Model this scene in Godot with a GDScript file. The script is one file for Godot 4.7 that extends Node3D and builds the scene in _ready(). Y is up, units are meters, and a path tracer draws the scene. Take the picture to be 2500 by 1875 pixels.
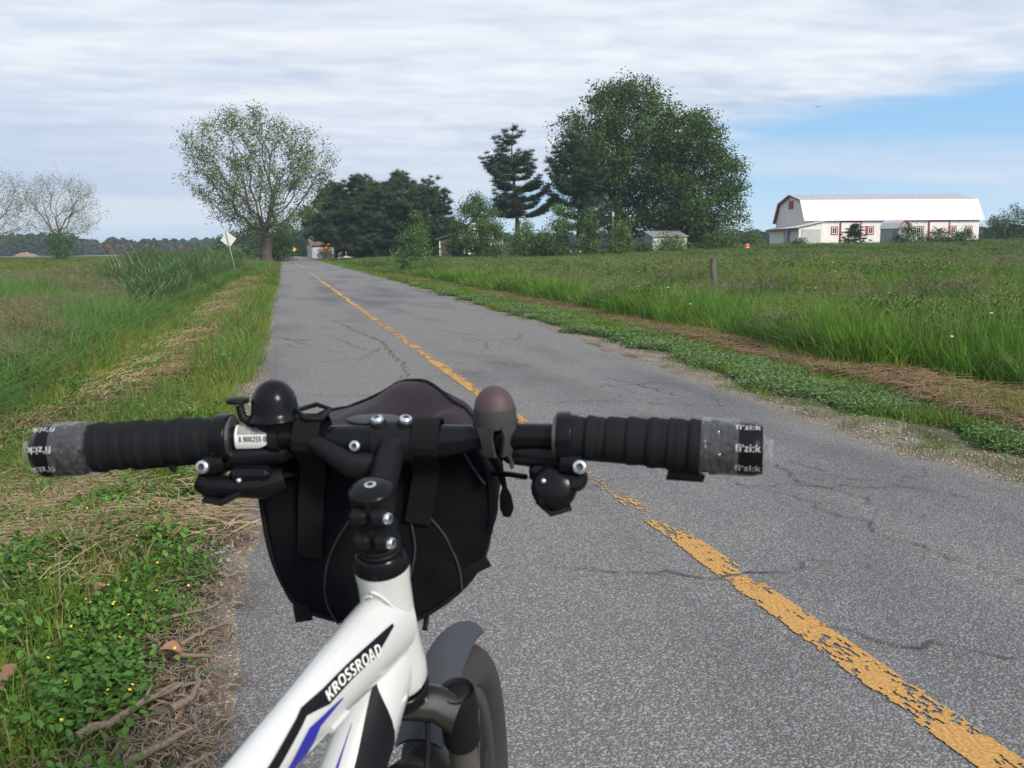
extends Node3D
# A country road seen over the handlebar of a bicycle. x runs right across the road, -z along it, y up, metres.

const CAM_H := 1.2
var rng := RandomNumberGenerator.new()
var noise := FastNoiseLite.new()
var fine := FastNoiseLite.new()
var used := {}
var M := {}


class MB:
	# collects triangles for one mesh; quads and triangles are given counter-clockwise as seen from outside
	var v := PackedVector3Array()
	var n := PackedVector3Array()
	var u := PackedVector2Array()
	var c := PackedColorArray()
	var i := PackedInt32Array()
	var col := Color.WHITE

	func vert(p: Vector3, nn: Vector3, uv := Vector2.ZERO) -> int:
		v.append(p)
		n.append(nn)
		u.append(uv)
		c.append(col)
		return v.size() - 1

	func tri(a: Vector3, b: Vector3, d: Vector3) -> void:
		var nn := (b - a).cross(d - a).normalized()
		var k := v.size()
		vert(a, nn)
		vert(b, nn)
		vert(d, nn)
		i.append_array(PackedInt32Array([k, k + 2, k + 1]))

	func quad(a: Vector3, b: Vector3, d: Vector3, e: Vector3) -> void:
		var nn := (d - a).cross(e - b).normalized()
		var k := v.size()
		vert(a, nn, Vector2(0, 0))
		vert(b, nn, Vector2(1, 0))
		vert(d, nn, Vector2(1, 1))
		vert(e, nn, Vector2(0, 1))
		i.append_array(PackedInt32Array([k, k + 2, k + 1, k, k + 3, k + 2]))

	func box(xf: Transform3D, s: Vector3, bev := 0.0) -> void:
		var h := s * 0.5
		var b := minf(bev, minf(h.x, minf(h.y, h.z)) * 0.9)
		var q := h - Vector3(b, b, b)
		# faces
		for ax in 3:
			var a1 := (ax + 1) % 3
			var a2 := (ax + 2) % 3
			for sg in [-1.0, 1.0]:
				var p := []
				for k in [[-1, -1], [1, -1], [1, 1], [-1, 1]]:
					var w := Vector3.ZERO
					w[ax] = sg * h[ax]
					w[a1] = k[0] * q[a1]
					w[a2] = k[1] * q[a2]
					p.append(xf * w)
				if sg > 0:
					quad(p[0], p[1], p[2], p[3])
				else:
					quad(p[3], p[2], p[1], p[0])
		if b <= 0.0:
			return
		for ax in 3:
			var a1 := (ax + 1) % 3
			var a2 := (ax + 2) % 3
			for s1 in [-1.0, 1.0]:
				for s2 in [-1.0, 1.0]:
					var e0 := Vector3.ZERO
					e0[ax] = -q[ax]
					e0[a1] = s1 * h[a1]
					e0[a2] = s2 * q[a2]
					var e1 := e0
					e1[a1] = s1 * q[a1]
					e1[a2] = s2 * h[a2]
					var f0 := e0
					f0[ax] = q[ax]
					var f1 := e1
					f1[ax] = q[ax]
					quad_out(xf * e0, xf * e1, xf * f1, xf * f0, xf.origin)
		for sx in [-1.0, 1.0]:
			for sy in [-1.0, 1.0]:
				for sz in [-1.0, 1.0]:
					var a := xf * Vector3(sx * h.x, sy * q.y, sz * q.z)
					var d := xf * Vector3(sx * q.x, sy * h.y, sz * q.z)
					var e := xf * Vector3(sx * q.x, sy * q.y, sz * h.z)
					if sx * sy * sz > 0:
						tri(a, d, e)
					else:
						tri(a, e, d)

	func quad_out(a: Vector3, b: Vector3, d: Vector3, e: Vector3, mid: Vector3) -> void:
		if (d - a).cross(e - b).dot((a + d) * 0.5 - mid) > 0:
			quad(a, b, d, e)
		else:
			quad(e, d, b, a)

	func grid(rows: Array, closed_u := false, flip := false, uvs := Vector2.ONE) -> void:
		var nr := rows.size()
		var nu: int = rows[0].size()
		var base := v.size()
		for r in nr:
			var row: PackedVector3Array = rows[r]
			var ra: PackedVector3Array = rows[maxi(r - 1, 0)]
			var rb: PackedVector3Array = rows[mini(r + 1, nr - 1)]
			for k in nu:
				var ka := k - 1
				var kb := k + 1
				if closed_u:
					ka = (ka + nu) % nu
					kb = kb % nu
				else:
					ka = maxi(ka, 0)
					kb = mini(kb, nu - 1)
				var du := row[kb] - row[ka]
				var dv := rb[k] - ra[k]
				if du.length_squared() < 1e-14:
					du = rb[kb] - rb[ka]
					if du.length_squared() < 1e-14:
						du = ra[kb] - ra[ka]
				var nn := du.cross(dv).normalized()
				if flip:
					nn = -nn
				vert(row[k], nn, Vector2(float(k) / nu, float(r) / maxi(nr - 1, 1)) * uvs)
		var last := nu if closed_u else nu - 1
		for r in nr - 1:
			for k in last:
				var a := base + r * nu + k
				var b := base + r * nu + (k + 1) % nu
				var d := b + nu
				var e := a + nu
				if flip:
					i.append_array(PackedInt32Array([a, b, d, a, d, e]))
				else:
					i.append_array(PackedInt32Array([a, d, b, a, e, d]))

	func fan(ring: PackedVector3Array, nn: Vector3) -> void:
		var k := v.size()
		var mid := Vector3.ZERO
		for p in ring:
			mid += p
		mid /= ring.size()
		vert(mid, nn, Vector2(0.5, 0.5))
		for p in ring:
			vert(p, nn)
		for j in ring.size():
			var a := k + 1 + j
			var b := k + 1 + (j + 1) % ring.size()
			if (v[a] - mid).cross(v[b] - mid).dot(nn) > 0:
				i.append_array(PackedInt32Array([k, b, a]))
			else:
				i.append_array(PackedInt32Array([k, a, b]))

	func loft(pts: Array, rad: Array, up := Vector3.UP, sides := 14, caps := true) -> Array:
		# rad: Vector2(half width, half height) or a number for each point
		var rows := []
		var m := pts.size()
		var t := Vector3.FORWARD
		for k in m:
			t = (pts[mini(k + 1, m - 1)] - pts[maxi(k - 1, 0)]).normalized()
			var rr := up.cross(t)
			if rr.length() < 1e-4:
				rr = Vector3.RIGHT.cross(t) if absf(t.x) < 0.9 else Vector3.BACK.cross(t)
			rr = rr.normalized()
			var uu := t.cross(rr)
			var ring := PackedVector3Array()
			var rx: float = rad[k].x if rad[k] is Vector2 else rad[k]
			var ry: float = rad[k].y if rad[k] is Vector2 else rad[k]
			for s in sides:
				var a := TAU * s / sides
				ring.append(pts[k] + rr * cos(a) * rx + uu * sin(a) * ry)
			rows.append(ring)
		grid(rows, true)
		if caps:
			fan(rows[0], (pts[0] - pts[1]).normalized())
			fan(rows[m - 1], (pts[m - 1] - pts[m - 2]).normalized())
		return rows

	func lathe(prof: Array, xf := Transform3D.IDENTITY, sides := 20, caps := true) -> void:
		# prof: Vector2(radius, height along y), from bottom to top
		var rows := []
		for p in prof:
			var ring := PackedVector3Array()
			for s in sides:
				var a := TAU * s / sides
				ring.append(xf * Vector3(cos(a) * p.x, p.y, -sin(a) * p.x))
			rows.append(ring)
		grid(rows, true)
		if caps:
			var y := xf.basis.y.normalized()
			if prof[0].x > 1e-4:
				fan(rows[0], -y)
			if prof[-1].x > 1e-4:
				fan(rows[-1], y)

	func ball(at: Vector3, r: Vector3, sides := 12, rings := 8) -> void:
		var prof := []
		for k in rings + 1:
			var a := -PI / 2 + PI * k / rings
			prof.append(Vector2(maxf(cos(a), 1e-3), sin(a)))
		lathe(prof, Transform3D(Basis.from_scale(r), at), sides, false)

	func mesh() -> ArrayMesh:
		var arr := []
		arr.resize(Mesh.ARRAY_MAX)
		arr[Mesh.ARRAY_VERTEX] = v
		arr[Mesh.ARRAY_NORMAL] = n
		arr[Mesh.ARRAY_TEX_UV] = u
		arr[Mesh.ARRAY_COLOR] = c
		arr[Mesh.ARRAY_INDEX] = i
		var m := ArrayMesh.new()
		m.add_surface_from_arrays(Mesh.PRIMITIVE_TRIANGLES, arr)
		return m


# ---------------------------------------------------------------- naming and materials

func numbered(called: String) -> String:
	if not used.has(called):
		used[called] = 0
		return called
	used[called] += 1
	return "%s_%03d" % [called, used[called]]


func tag(o: Node3D, label := "", category := "", group := "", kind := "") -> Node3D:
	if label:
		o.set_meta("label", label)
	if category:
		o.set_meta("category", category)
	if group:
		o.set_meta("group", group)
	if kind:
		o.set_meta("kind", kind)
	return o


func thing(called: String, label: String, category: String, at := Vector3.ZERO, turn := 0.0, group := "") -> Node3D:
	var o := Node3D.new()
	o.name = numbered(called)
	add_child(o)
	o.position = at
	o.rotation.y = turn
	tag(o, label, category, group)
	return o


func part(called: String, mesh: Mesh, m: Material, parent: Node = null) -> MeshInstance3D:
	var o := MeshInstance3D.new()
	o.mesh = mesh
	o.material_override = m
	if parent == null:
		o.name = numbered(called)
		add_child(o)
	else:
		o.name = called
		var k := 0
		while parent.has_node(NodePath(o.name)):
			k += 1
			o.name = "%s_%03d" % [called, k]
		parent.add_child(o, true)
	return o


func copies(called: String, mesh: Mesh, m: Material, where: Array, tints: Array, parent: Node = null) -> MultiMeshInstance3D:
	var mm := MultiMesh.new()
	mm.transform_format = MultiMesh.TRANSFORM_3D
	mm.use_colors = true
	mm.mesh = mesh
	mm.instance_count = where.size()
	for k in where.size():
		mm.set_instance_transform(k, where[k])
		mm.set_instance_color(k, tints[k])
	var o := MultiMeshInstance3D.new()
	o.multimesh = mm
	o.material_override = m
	if parent == null:
		o.name = numbered(called)
		add_child(o)
	else:
		o.name = called
		parent.add_child(o, true)
	o.set_meta("kind", "stuff")
	return o


func lin(r: float, g: float, b: float) -> Color:
	return Color(r, g, b).linear_to_srgb()


func mat(called: String, c: Color, rough := 0.6, metal := 0.0, o := {}) -> StandardMaterial3D:
	# c is a linear, real-world base colour
	var m := StandardMaterial3D.new()
	m.resource_name = called
	m.albedo_color = c.linear_to_srgb()
	m.roughness = rough
	m.metallic = metal
	for k in o:
		m.set(k, o[k])
	M[called] = m
	return m


func noise_tex(freq: float, seed_: int, size := 512, lo := Color.BLACK, hi := Color.WHITE, oct := 4, bump := 0.0, kind := FastNoiseLite.TYPE_SIMPLEX_SMOOTH) -> NoiseTexture2D:
	var f := FastNoiseLite.new()
	f.noise_type = kind
	f.seed = seed_
	f.frequency = freq
	f.fractal_octaves = oct
	var t := NoiseTexture2D.new()
	t.width = size
	t.height = size
	t.seamless = true
	t.noise = f
	if bump > 0.0:
		t.as_normal_map = true
		t.bump_strength = bump
	else:
		var g := Gradient.new()
		g.set_color(0, lo)
		g.set_color(1, hi)
		t.color_ramp = g
	return t


func ss(a: float, b: float, x: float) -> float:
	return smoothstep(a, b, x)


func edge_right(d: float) -> float:
	return 3.28 + 1.0 * (1.0 - exp(-maxf(d, 0.0) / 12.0)) + 0.0055 * clampf(d, 0, 120)


func bend(d: float) -> float:
	return -4.0 * pow(maxf(d - 170.0, 0.0) / 100.0, 2.0)


func rise(x: float, d: float) -> float:
	return 1.2 * ss(14, 62, x) * ss(25, 95, d) + 0.55 * ss(64, 100, x) * ss(40, 90, d)


func gh(x: float, z: float) -> float:
	var d := -z
	x -= bend(d)
	var h := -0.03
	if x < 0.0:
		h += -0.12 * ss(-0.4, -2.3, x) - 0.3 * ss(-2.3, -3.6, x) + 0.27 * ss(-4.6, -6.5, x)
	else:
		var e := edge_right(d)
		h += -0.08 * ss(e + 0.6, e + 1.8, x) - 0.2 * ss(e + 2.0, e + 3.2, x) + 0.3 * ss(e + 4.5, e + 7.5, x) + rise(x, d)
	return h + noise.get_noise_2d(x * 6.0, z * 6.0) * 0.035


func _ready() -> void:
	rng.seed = 20240611
	noise.seed = 7
	noise.frequency = 0.06
	noise.fractal_octaves = 3
	fine.seed = 19
	fine.frequency = 1.0
	fine.fractal_octaves = 3

	var cam := Camera3D.new()
	cam.name = "camera"
	cam.position = Vector3(0, CAM_H, 0)
	cam.basis = Basis(Vector3.UP, deg_to_rad(-14.442)) * Basis(Vector3.RIGHT, deg_to_rad(-8.608)) * Basis(Vector3.BACK, deg_to_rad(-0.4))
	cam.fov = 46.83
	cam.near = 0.05
	cam.far = 4000.0
	var lens := CameraAttributesPhysical.new()
	lens.frustum_focal_length = 27.72
	lens.frustum_focus_distance = 5.0
	lens.frustum_near = 0.05
	lens.frustum_far = 4000.0
	lens.exposure_aperture = 15.0
	cam.attributes = lens
	add_child(cam)
	cam.current = true

	var env := Environment.new()
	env.background_mode = Environment.BG_SKY
	env.sky = Sky.new()
	env.sky.sky_material = cloud_sky()
	env.tonemap_mode = Environment.TONE_MAPPER_LINEAR
	env.tonemap_exposure = 1.22
	env.fog_enabled = true
	env.fog_density = 0.00035
	env.fog_light_color = Color(0.80, 0.87, 0.95)
	env.sdfgi_enabled = true
	env.ssao_enabled = true
	env.ssil_enabled = true
	var we := WorldEnvironment.new()
	we.name = "world_environment"
	we.environment = env
	add_child(we)

	var sun := DirectionalLight3D.new()
	sun.name = "sun"
	sun.light_color = Color(1.0, 0.95, 0.88)
	sun.light_energy = 1.0
	sun.light_angular_distance = 12.0
	sun.shadow_enabled = true
	add_child(sun)
	sun.look_at_from_position(Vector3(0.325, 0.53, 0.783), Vector3.ZERO, Vector3.UP)

	materials()
	ground()
	road()
	buildings()
	trees()
	small_things()
	verges()
	bicycle()
	bag()


func cloud_sky() -> PanoramaSkyMaterial:
	# cloud layer as a sheet seen from below: a direction is carried to the sheet by dividing by its height
	var w := 3072
	var h := 1536
	var px := PackedFloat32Array()
	px.resize(w * h * 3)
	var a := FastNoiseLite.new()
	a.seed = 5
	a.frequency = 0.16
	a.fractal_octaves = 5
	var b := FastNoiseLite.new()
	b.seed = 23
	b.frequency = 0.9
	b.fractal_octaves = 3
	for r in h / 2:
		var el := PI / 2 - PI * (r + 0.5) / h
		var y := sin(el)
		var k := cos(el)
		var q := 0
		while q < w:
			var az := TAU * (q + 0.5) / w
			var rel := wrapf(rad_to_deg(az) - 14.4, -180, 180)
			var step := 1 if absf(rel) < 50 and el < 0.6 else 4
			var col := sky_colour(sin(az) * k, y, -cos(az) * k, a, b)
			for s in step:
				var at := (r * w + q + s) * 3
				px[at] = col.r
				px[at + 1] = col.g
				px[at + 2] = col.b
			q += step
	for at in range(w * h / 2 * 3, w * h * 3, 3):
		px[at] = 0.10
		px[at + 1] = 0.13
		px[at + 2] = 0.07
	var m := PanoramaSkyMaterial.new()
	m.panorama = ImageTexture.create_from_image(Image.create_from_data(w, h, false, Image.FORMAT_RGBF, px.to_byte_array()))
	return m


func sky_colour(x: float, y: float, z: float, a: FastNoiseLite, b: FastNoiseLite) -> Color:
	var fine_ := b
	var blue := Color(0.18, 0.43, 0.74)
	var low := Color(0.50, 0.68, 0.80)
	var clear := blue.lerp(low, exp(-y * 9.0))
	clear = clear.lerp(Color(0.60, 0.72, 0.80), exp(-y * 32.0))
	var t := 1.0 / (y + 0.035)
	var px := x * t
	var pz := z * t
	var big := a.get_noise_2d(px * 0.55, pz * 0.9)
	var wx := a.get_noise_2d(px * 1.1 + 300.0, pz * 1.3) * 1.2
	var streak := a.get_noise_2d(px * 1.6 + 40.0 + wx, pz * 2.6 + big * 2.0 + wx * 1.5)
	var ripple := b.get_noise_2d(px * 0.9 + pz * 0.35 + wx, pz * 1.9 - px * 0.25)
	var edge := (1.0 - x / (4.25 * maxf(y, 0.012))) * 3.2 + big * 0.55 + streak * 0.45 + ripple * 0.25
	var cover := smoothstep(-0.45, 0.6, edge)
	# thin veils in the clear part, near the horizon
	var veil := smoothstep(-0.1, 0.5, a.get_noise_2d(px * 0.35 + 9.0, pz * 0.7 - 31.0)) * 0.75 * smoothstep(0.16, 0.05, y)
	cover = maxf(cover, veil)
	cover *= smoothstep(0.0, 0.045, y) * 0.55 + 0.45
	var white := Color(0.70, 0.74, 0.80)
	var grey := Color(0.43, 0.52, 0.67)
	var shade := clampf(0.62 + (big * 0.5 + streak * 0.42 + ripple * 0.5 + fine_.get_noise_2d(px * 3.0 + pz + wx * 2.0, pz * 6.0 - px) * 0.36) * smoothstep(0.02, 0.15, y), 0.0, 1.15)
	var c := grey.lerp(white, shade)
	var band := smoothstep(-0.05, 0.30, a.get_noise_2d(px * 0.22 + 77.0, pz * 0.55 + 12.0) + 0.12)
	c = c.lerp(Color(0.41, 0.50, 0.67), band * smoothstep(3.0, -3.0, px) * smoothstep(0.19, 0.08, y) * 0.75)
	c = clear.lerp(c, cover)
	# brighter towards the veiled sun behind
	var s := maxf(0.0, x * 0.325 + y * 0.53 + z * 0.783)
	return c * (1.0 + 0.9 * pow(s, 5.0))


func stones(size: int, cell: float, grow: float, lo: float, hi: float, bed: Color, tint: Color, seed_: int) -> Array:
	# closely set stones of every grey in a darker bed, wrapping round at the edges: [colour, height]
	var r := RandomNumberGenerator.new()
	r.seed = seed_
	var hgt := PackedFloat32Array()
	hgt.resize(size * size)
	var img := PackedByteArray()
	img.resize(size * size * 3)
	var b8 := bed.linear_to_srgb()
	for k in size * size:
		var j := r.randf() * 10.0
		img[k * 3] = int(b8.r * 255 + j)
		img[k * 3 + 1] = int(b8.g * 255 + j)
		img[k * 3 + 2] = int(b8.b * 255 + j)
	var m := int(size / cell)
	for cy in m:
		for cx in m:
			if r.randf() < 0.08:
				continue
			var x := (cx + r.randf()) * cell
			var y := (cy + r.randf()) * cell
			var rad := cell * grow * r.randf_range(0.55, 1.15)
			var asp := r.randf_range(0.65, 1.0)
			var an := r.randf() * TAU
			var ca := cos(an)
			var sa := sin(an)
			var top := r.randf_range(0.5, 1.0)
			var g := lerpf(lo, hi, pow(r.randf(), 1.7))
			var warm := r.randfn(0.0, 0.06)
			var c := Color(g * tint.r * (1.0 + warm), g * tint.g, g * tint.b * (1.0 - warm)).clamp().linear_to_srgb()
			var cr := int(c.r * 255)
			var cg := int(c.g * 255)
			var cb := int(c.b * 255)
			var q := int(ceil(rad))
			for dy in range(-q, q + 1):
				for dx in range(-q, q + 1):
					var ex := (dx * ca + dy * sa) / rad
					var ey := (dy * ca - dx * sa) / (rad * asp)
					var e := ex * ex + ey * ey
					if e < 1.0:
						var at := posmod(int(y) + dy, size) * size + posmod(int(x) + dx, size)
						var hh := top * (1.0 - e * e)
						if hh > hgt[at]:
							hgt[at] = hh
							img[at * 3] = cr
							img[at * 3 + 1] = cg
							img[at * 3 + 2] = cb
	var h8 := PackedByteArray()
	h8.resize(size * size)
	for k in size * size:
		h8[k] = int(hgt[k] * 255)
	return [
		ImageTexture.create_from_image(Image.create_from_data(size, size, false, Image.FORMAT_RGB8, img)),
		ImageTexture.create_from_image(Image.create_from_data(size, size, false, Image.FORMAT_L8, h8)),
	]


func materials() -> void:
	var asphalt := stones(1024, 6.6, 0.74, 0.13, 0.30, Color(0.095, 0.093, 0.09), Color(1.01, 1.0, 0.985), 3)
	mat("asphalt", Color.WHITE, 0.88, 0.0, {
		"albedo_texture": asphalt[0], "heightmap_enabled": true, "heightmap_texture": asphalt[1], "heightmap_scale": 0.35, "vertex_color_use_as_albedo": true,
	})
	var gravel := stones(1024, 9.0, 0.6, 0.12, 0.42, Color(0.17, 0.135, 0.10), Color(1.06, 0.98, 0.88), 11)
	mat("gravel", Color.WHITE, 0.95, 0.0, {
		"albedo_texture": gravel[0], "heightmap_enabled": true, "heightmap_texture": gravel[1], "heightmap_scale": 0.7, "vertex_color_use_as_albedo": true,
	})
	mat("soil", Color.WHITE, 1.0, 0.0, {
		"albedo_texture": noise_tex(0.03, 4, 512, Color(0.62, 0.62, 0.62), Color(1, 1, 1), 6), "uv1_triplanar": true, "uv1_world_triplanar": true, "uv1_scale": Vector3(0.4, 0.4, 0.4), "vertex_color_use_as_albedo": true,
	})
	mat("road_paint", Color(0.66, 0.37, 0.105), 0.8, 0.0, {
		"albedo_texture": noise_tex(0.06, 8, 512, Color(0.66, 0.64, 0.62), Color(1, 1, 1), 5), "uv1_triplanar": true, "uv1_world_triplanar": true, "uv1_scale": Vector3(2.5, 2.5, 2.5),
	})
	mat("crack_tar", Color(0.055, 0.053, 0.052), 0.95)
	var leafy := {"vertex_color_use_as_albedo": true, "metallic_specular": 0.22, "backlight_enabled": true, "backlight": Color(0.5, 0.5, 0.5)}
	mat("grass_blade", Color.WHITE, 0.75, 0.0, leafy)
	mat("leaf", Color.WHITE, 0.7, 0.0, leafy)
	mat("needle", Color.WHITE, 0.75, 0.0, {"metallic_specular": 0.25, "vertex_color_use_as_albedo": true, "backlight_enabled": true, "backlight": Color(0.2, 0.2, 0.2)})
	mat("dry", Color.WHITE, 0.85, 0.0, {"vertex_color_use_as_albedo": true, "backlight_enabled": true, "backlight": Color(0.25, 0.25, 0.25)})
	var grain := noise_tex(0.05, 31, 256, Color(0.55, 0.55, 0.55), Color(1, 1, 1), 5)
	mat("bark", Color(0.16, 0.135, 0.11), 0.95, 0.0, {"albedo_texture": grain, "uv1_triplanar": true, "uv1_scale": Vector3(1.2, 0.25, 1.2)})
	mat("bark_pale", Color(0.24, 0.19, 0.15), 0.95, 0.0, {"albedo_texture": grain, "uv1_triplanar": true, "uv1_scale": Vector3(1.2, 0.25, 1.2)})
	mat("wood_grey", Color(0.22, 0.20, 0.18), 0.95, 0.0, {"albedo_texture": grain, "uv1_triplanar": true, "uv1_scale": Vector3(4, 0.6, 4)})
	mat("stick", Color(0.30, 0.23, 0.165), 0.9, 0.0, {"albedo_texture": grain, "uv1_triplanar": true, "uv1_scale": Vector3(9, 9, 9)})
	mat("pebble", Color.WHITE, 0.9, 0.0, {"vertex_color_use_as_albedo": true})
	# buildings
	var weather := noise_tex(0.02, 12, 256, Color(0.92, 0.92, 0.91), Color(1, 1, 1), 5)
	var wx := {"albedo_texture": weather, "uv1_triplanar": true, "uv1_scale": Vector3(0.35, 0.12, 0.35)}
	mat("barn_white", Color(0.80, 0.805, 0.79), 0.7, 0.0, wx)
	mat("barn_panel", Color(0.52, 0.515, 0.52), 0.75, 0.0, wx)
	mat("barn_red", Color(0.36, 0.028, 0.035), 0.65, 0.0, wx)
	mat("roof_metal", Color(0.88, 0.885, 0.89), 0.4, 0.0, wx)
	mat("roof_galvanised", Color(0.52, 0.52, 0.56), 0.45, 0.4, wx)
	mat("shed_green", Color(0.48, 0.54, 0.44), 0.6, 0.1, wx)
	mat("shed_grey", Color(0.36, 0.38, 0.40), 0.55, 0.2, wx)
	mat("siding_tan", Color(0.22, 0.18, 0.15), 0.8, 0.0, wx)
	mat("trim_white", Color(0.78, 0.78, 0.76), 0.6)
	mat("roof_shingle", Color(0.115, 0.105, 0.10), 0.95, 0.0, wx)
	mat("roof_brown", Color(0.13, 0.095, 0.08), 0.95, 0.0, wx)
	mat("dark_inside", Color(0.02, 0.02, 0.02), 0.9)
	mat("pane", Color(0.03, 0.035, 0.04), 0.08)
	mat("steel_post", Color(0.34, 0.34, 0.34), 0.5, 0.6)
	mat("sign_back", Color(0.60, 0.60, 0.58), 0.45, 0.25)
	mat("sign_yellow", Color(0.72, 0.42, 0.03), 0.5)
	mat("sign_orange", Color(0.75, 0.22, 0.02), 0.5)
	mat("orange", Color(0.80, 0.14, 0.03), 0.6)
	mat("red_sign", Color(0.45, 0.04, 0.04), 0.5)
	mat("clay", Color(0.23, 0.15, 0.115), 0.95)
	mat("car_dark", Color(0.03, 0.035, 0.045), 0.25, 0.2, {"clearcoat_enabled": true})
	mat("car_blue", Color(0.05, 0.07, 0.10), 0.25, 0.2, {"clearcoat_enabled": true})
	mat("car_glass", Color(0.02, 0.025, 0.03), 0.05)
	mat("tyre_far", Color(0.02, 0.02, 0.02), 0.8)
	mat("headlight", Color(0.85, 0.85, 0.85), 0.15, 0.4)
	mat("chrome", Color(0.7, 0.7, 0.7), 0.2, 0.9)


func ground() -> void:
	var xs := PackedFloat32Array()
	var x := 0.0
	while x < 1400.0:
		xs.append(x)
		x += 0.3 if x < 12.0 else (x * 0.05 if x > 40 else 1.2)
	var allx := PackedFloat32Array()
	for k in range(xs.size() - 1, 0, -1):
		allx.append(-xs[k])
	allx.append_array(xs)
	var zs := PackedFloat32Array()
	var d := -60.0
	while d < 1500.0:
		zs.append(-d)
		d += 4.0 if d < -6 else (0.35 if d < 14.0 else (1.2 if d < 40 else maxf(1.5, d * 0.03)))
	var mb := MB.new()
	var rows := []
	for z in zs:
		var row := PackedVector3Array()
		for xx in allx:
			var y := gh(xx, z)
			var q := xx - bend(-z)
			if q > -0.22 and q < edge_right(-z) - 0.05:
				y = -0.07
			row.append(Vector3(xx, y, z))
		rows.append(row)
	mb.grid(rows, false)
	for k in mb.v.size():
		var p := mb.v[k]
		var q := p.x - bend(-p.z)
		var n1 := noise.get_noise_2d(p.x * 3.0, p.z * 3.0)
		var c := Color(0.075, 0.092, 0.036).lerp(Color(0.11, 0.095, 0.05), clampf(0.3 + n1, 0, 1))
		if q < -7.0:
			c = c.lerp(Color(0.155, 0.20, 0.06), ss(-9.0, -13.0, q))
		elif q < -0.3 and q > -2.4:
			c = Color(0.115, 0.11, 0.05).lerp(Color(0.15, 0.115, 0.075), clampf(0.4 + n1 * 1.5, 0, 1))
		elif q > 3.0 and q < 5.2:
			c = Color(0.13, 0.11, 0.065)
		mb.c[k] = c
	tag(part("ground", mb.mesh(), M.soil), "", "", "", "structure")


func road_edge(d: float, right: bool) -> float:
	var w := noise.get_noise_2d(d * 14.0, 40.0 if right else 90.0) * (0.16 if right else 0.07) + fine.get_noise_2d(d * 1.3, 3.0 if right else 8.0) * 0.03
	return bend(d) + (edge_right(d) + w if right else -0.24 + w)


func road() -> void:
	var mb := MB.new()
	var d := -8.0
	var ds := []
	while d < 430.0:
		ds.append(d)
		d += 0.12 if d < 9.0 else (0.3 if d < 26 else maxf(0.5, d * 0.03))
	var nx := 26
	for r in ds.size():
		var z: float = -ds[r]
		var xl := road_edge(ds[r], false)
		var xr := road_edge(ds[r], true)
		for k in nx + 3:
			var f := clampf(float(k - 1) / nx, 0, 1)
			var xx := lerpf(xl, xr, f)
			var y := 0.03 * (1.0 - pow(2.0 * f - 1.0, 2.0)) - 0.03 + noise.get_noise_2d(xx * 5.0, z * 5.0) * 0.008
			if k == 0 or k == nx + 2:
				y = -0.09
				xx += -0.03 if k == 0 else 0.03
			var q := xx - bend(ds[r])
			# bluish aggregate with browner, polished wheel tracks and a tarred left edge
			var n1 := noise.get_noise_2d(q * 14.0, z * 3.2)
			var n2 := noise.get_noise_2d(q * 3.0 + 70.0, z * 1.1)
			var tone := 1.0 + n1 * 0.42 + n2 * 0.38
			var warm := 0.35 * exp(-pow((q - 0.75) / 0.45, 2.0)) + 0.15 * exp(-pow((q - 2.6) / 0.4, 2.0)) + n2 * 0.4
			tone *= 1.0 + 0.16 * fine.get_noise_2d(q * 1.7, z * 0.8) + 0.10 * fine.get_noise_2d(q * 5.0 + 9.0, z * 2.5)
			tone *= 1.0 + 0.14 * exp(-pow((q - 0.75) / 0.4, 2.0)) - 0.12 * exp(-pow((q + 0.1) / 0.2, 2.0))
			var c := Color(tone * (0.99 + 0.07 * warm), tone * (0.99 + 0.02 * warm), tone * (1.01 - 0.09 * warm))
			if r > 0 and f > 0.93:
				c = c.lerp(Color(1.15, 0.98, 0.8) * tone, clampf((f - 0.93) * 9.0 + n1, 0, 0.7))
			mb.col = c
			mb.vert(Vector3(xx, y, z), Vector3.UP, Vector2(xx, z) / 1.1)
	for r in ds.size() - 1:
		for k in nx + 2:
			var a := r * (nx + 3) + k
			var b := a + 1
			var e := a + nx + 3
			mb.i.append_array(PackedInt32Array([a, e, b, b, e, e + 1]))
	var rd := tag(part("road", mb.mesh(), M.asphalt), "", "", "", "structure")
	paint_line(rd)
	cracks(rd)
	for side in 2:
		shoulder(side == 1)


func road_y(x: float, d: float) -> float:
	var f := (x - road_edge(d, false)) / (road_edge(d, true) - road_edge(d, false))
	return 0.03 * (1.0 - pow(2.0 * f - 1.0, 2.0)) - 0.03 + noise.get_noise_2d(x * 5.0, -d * 5.0) * 0.008


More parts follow.
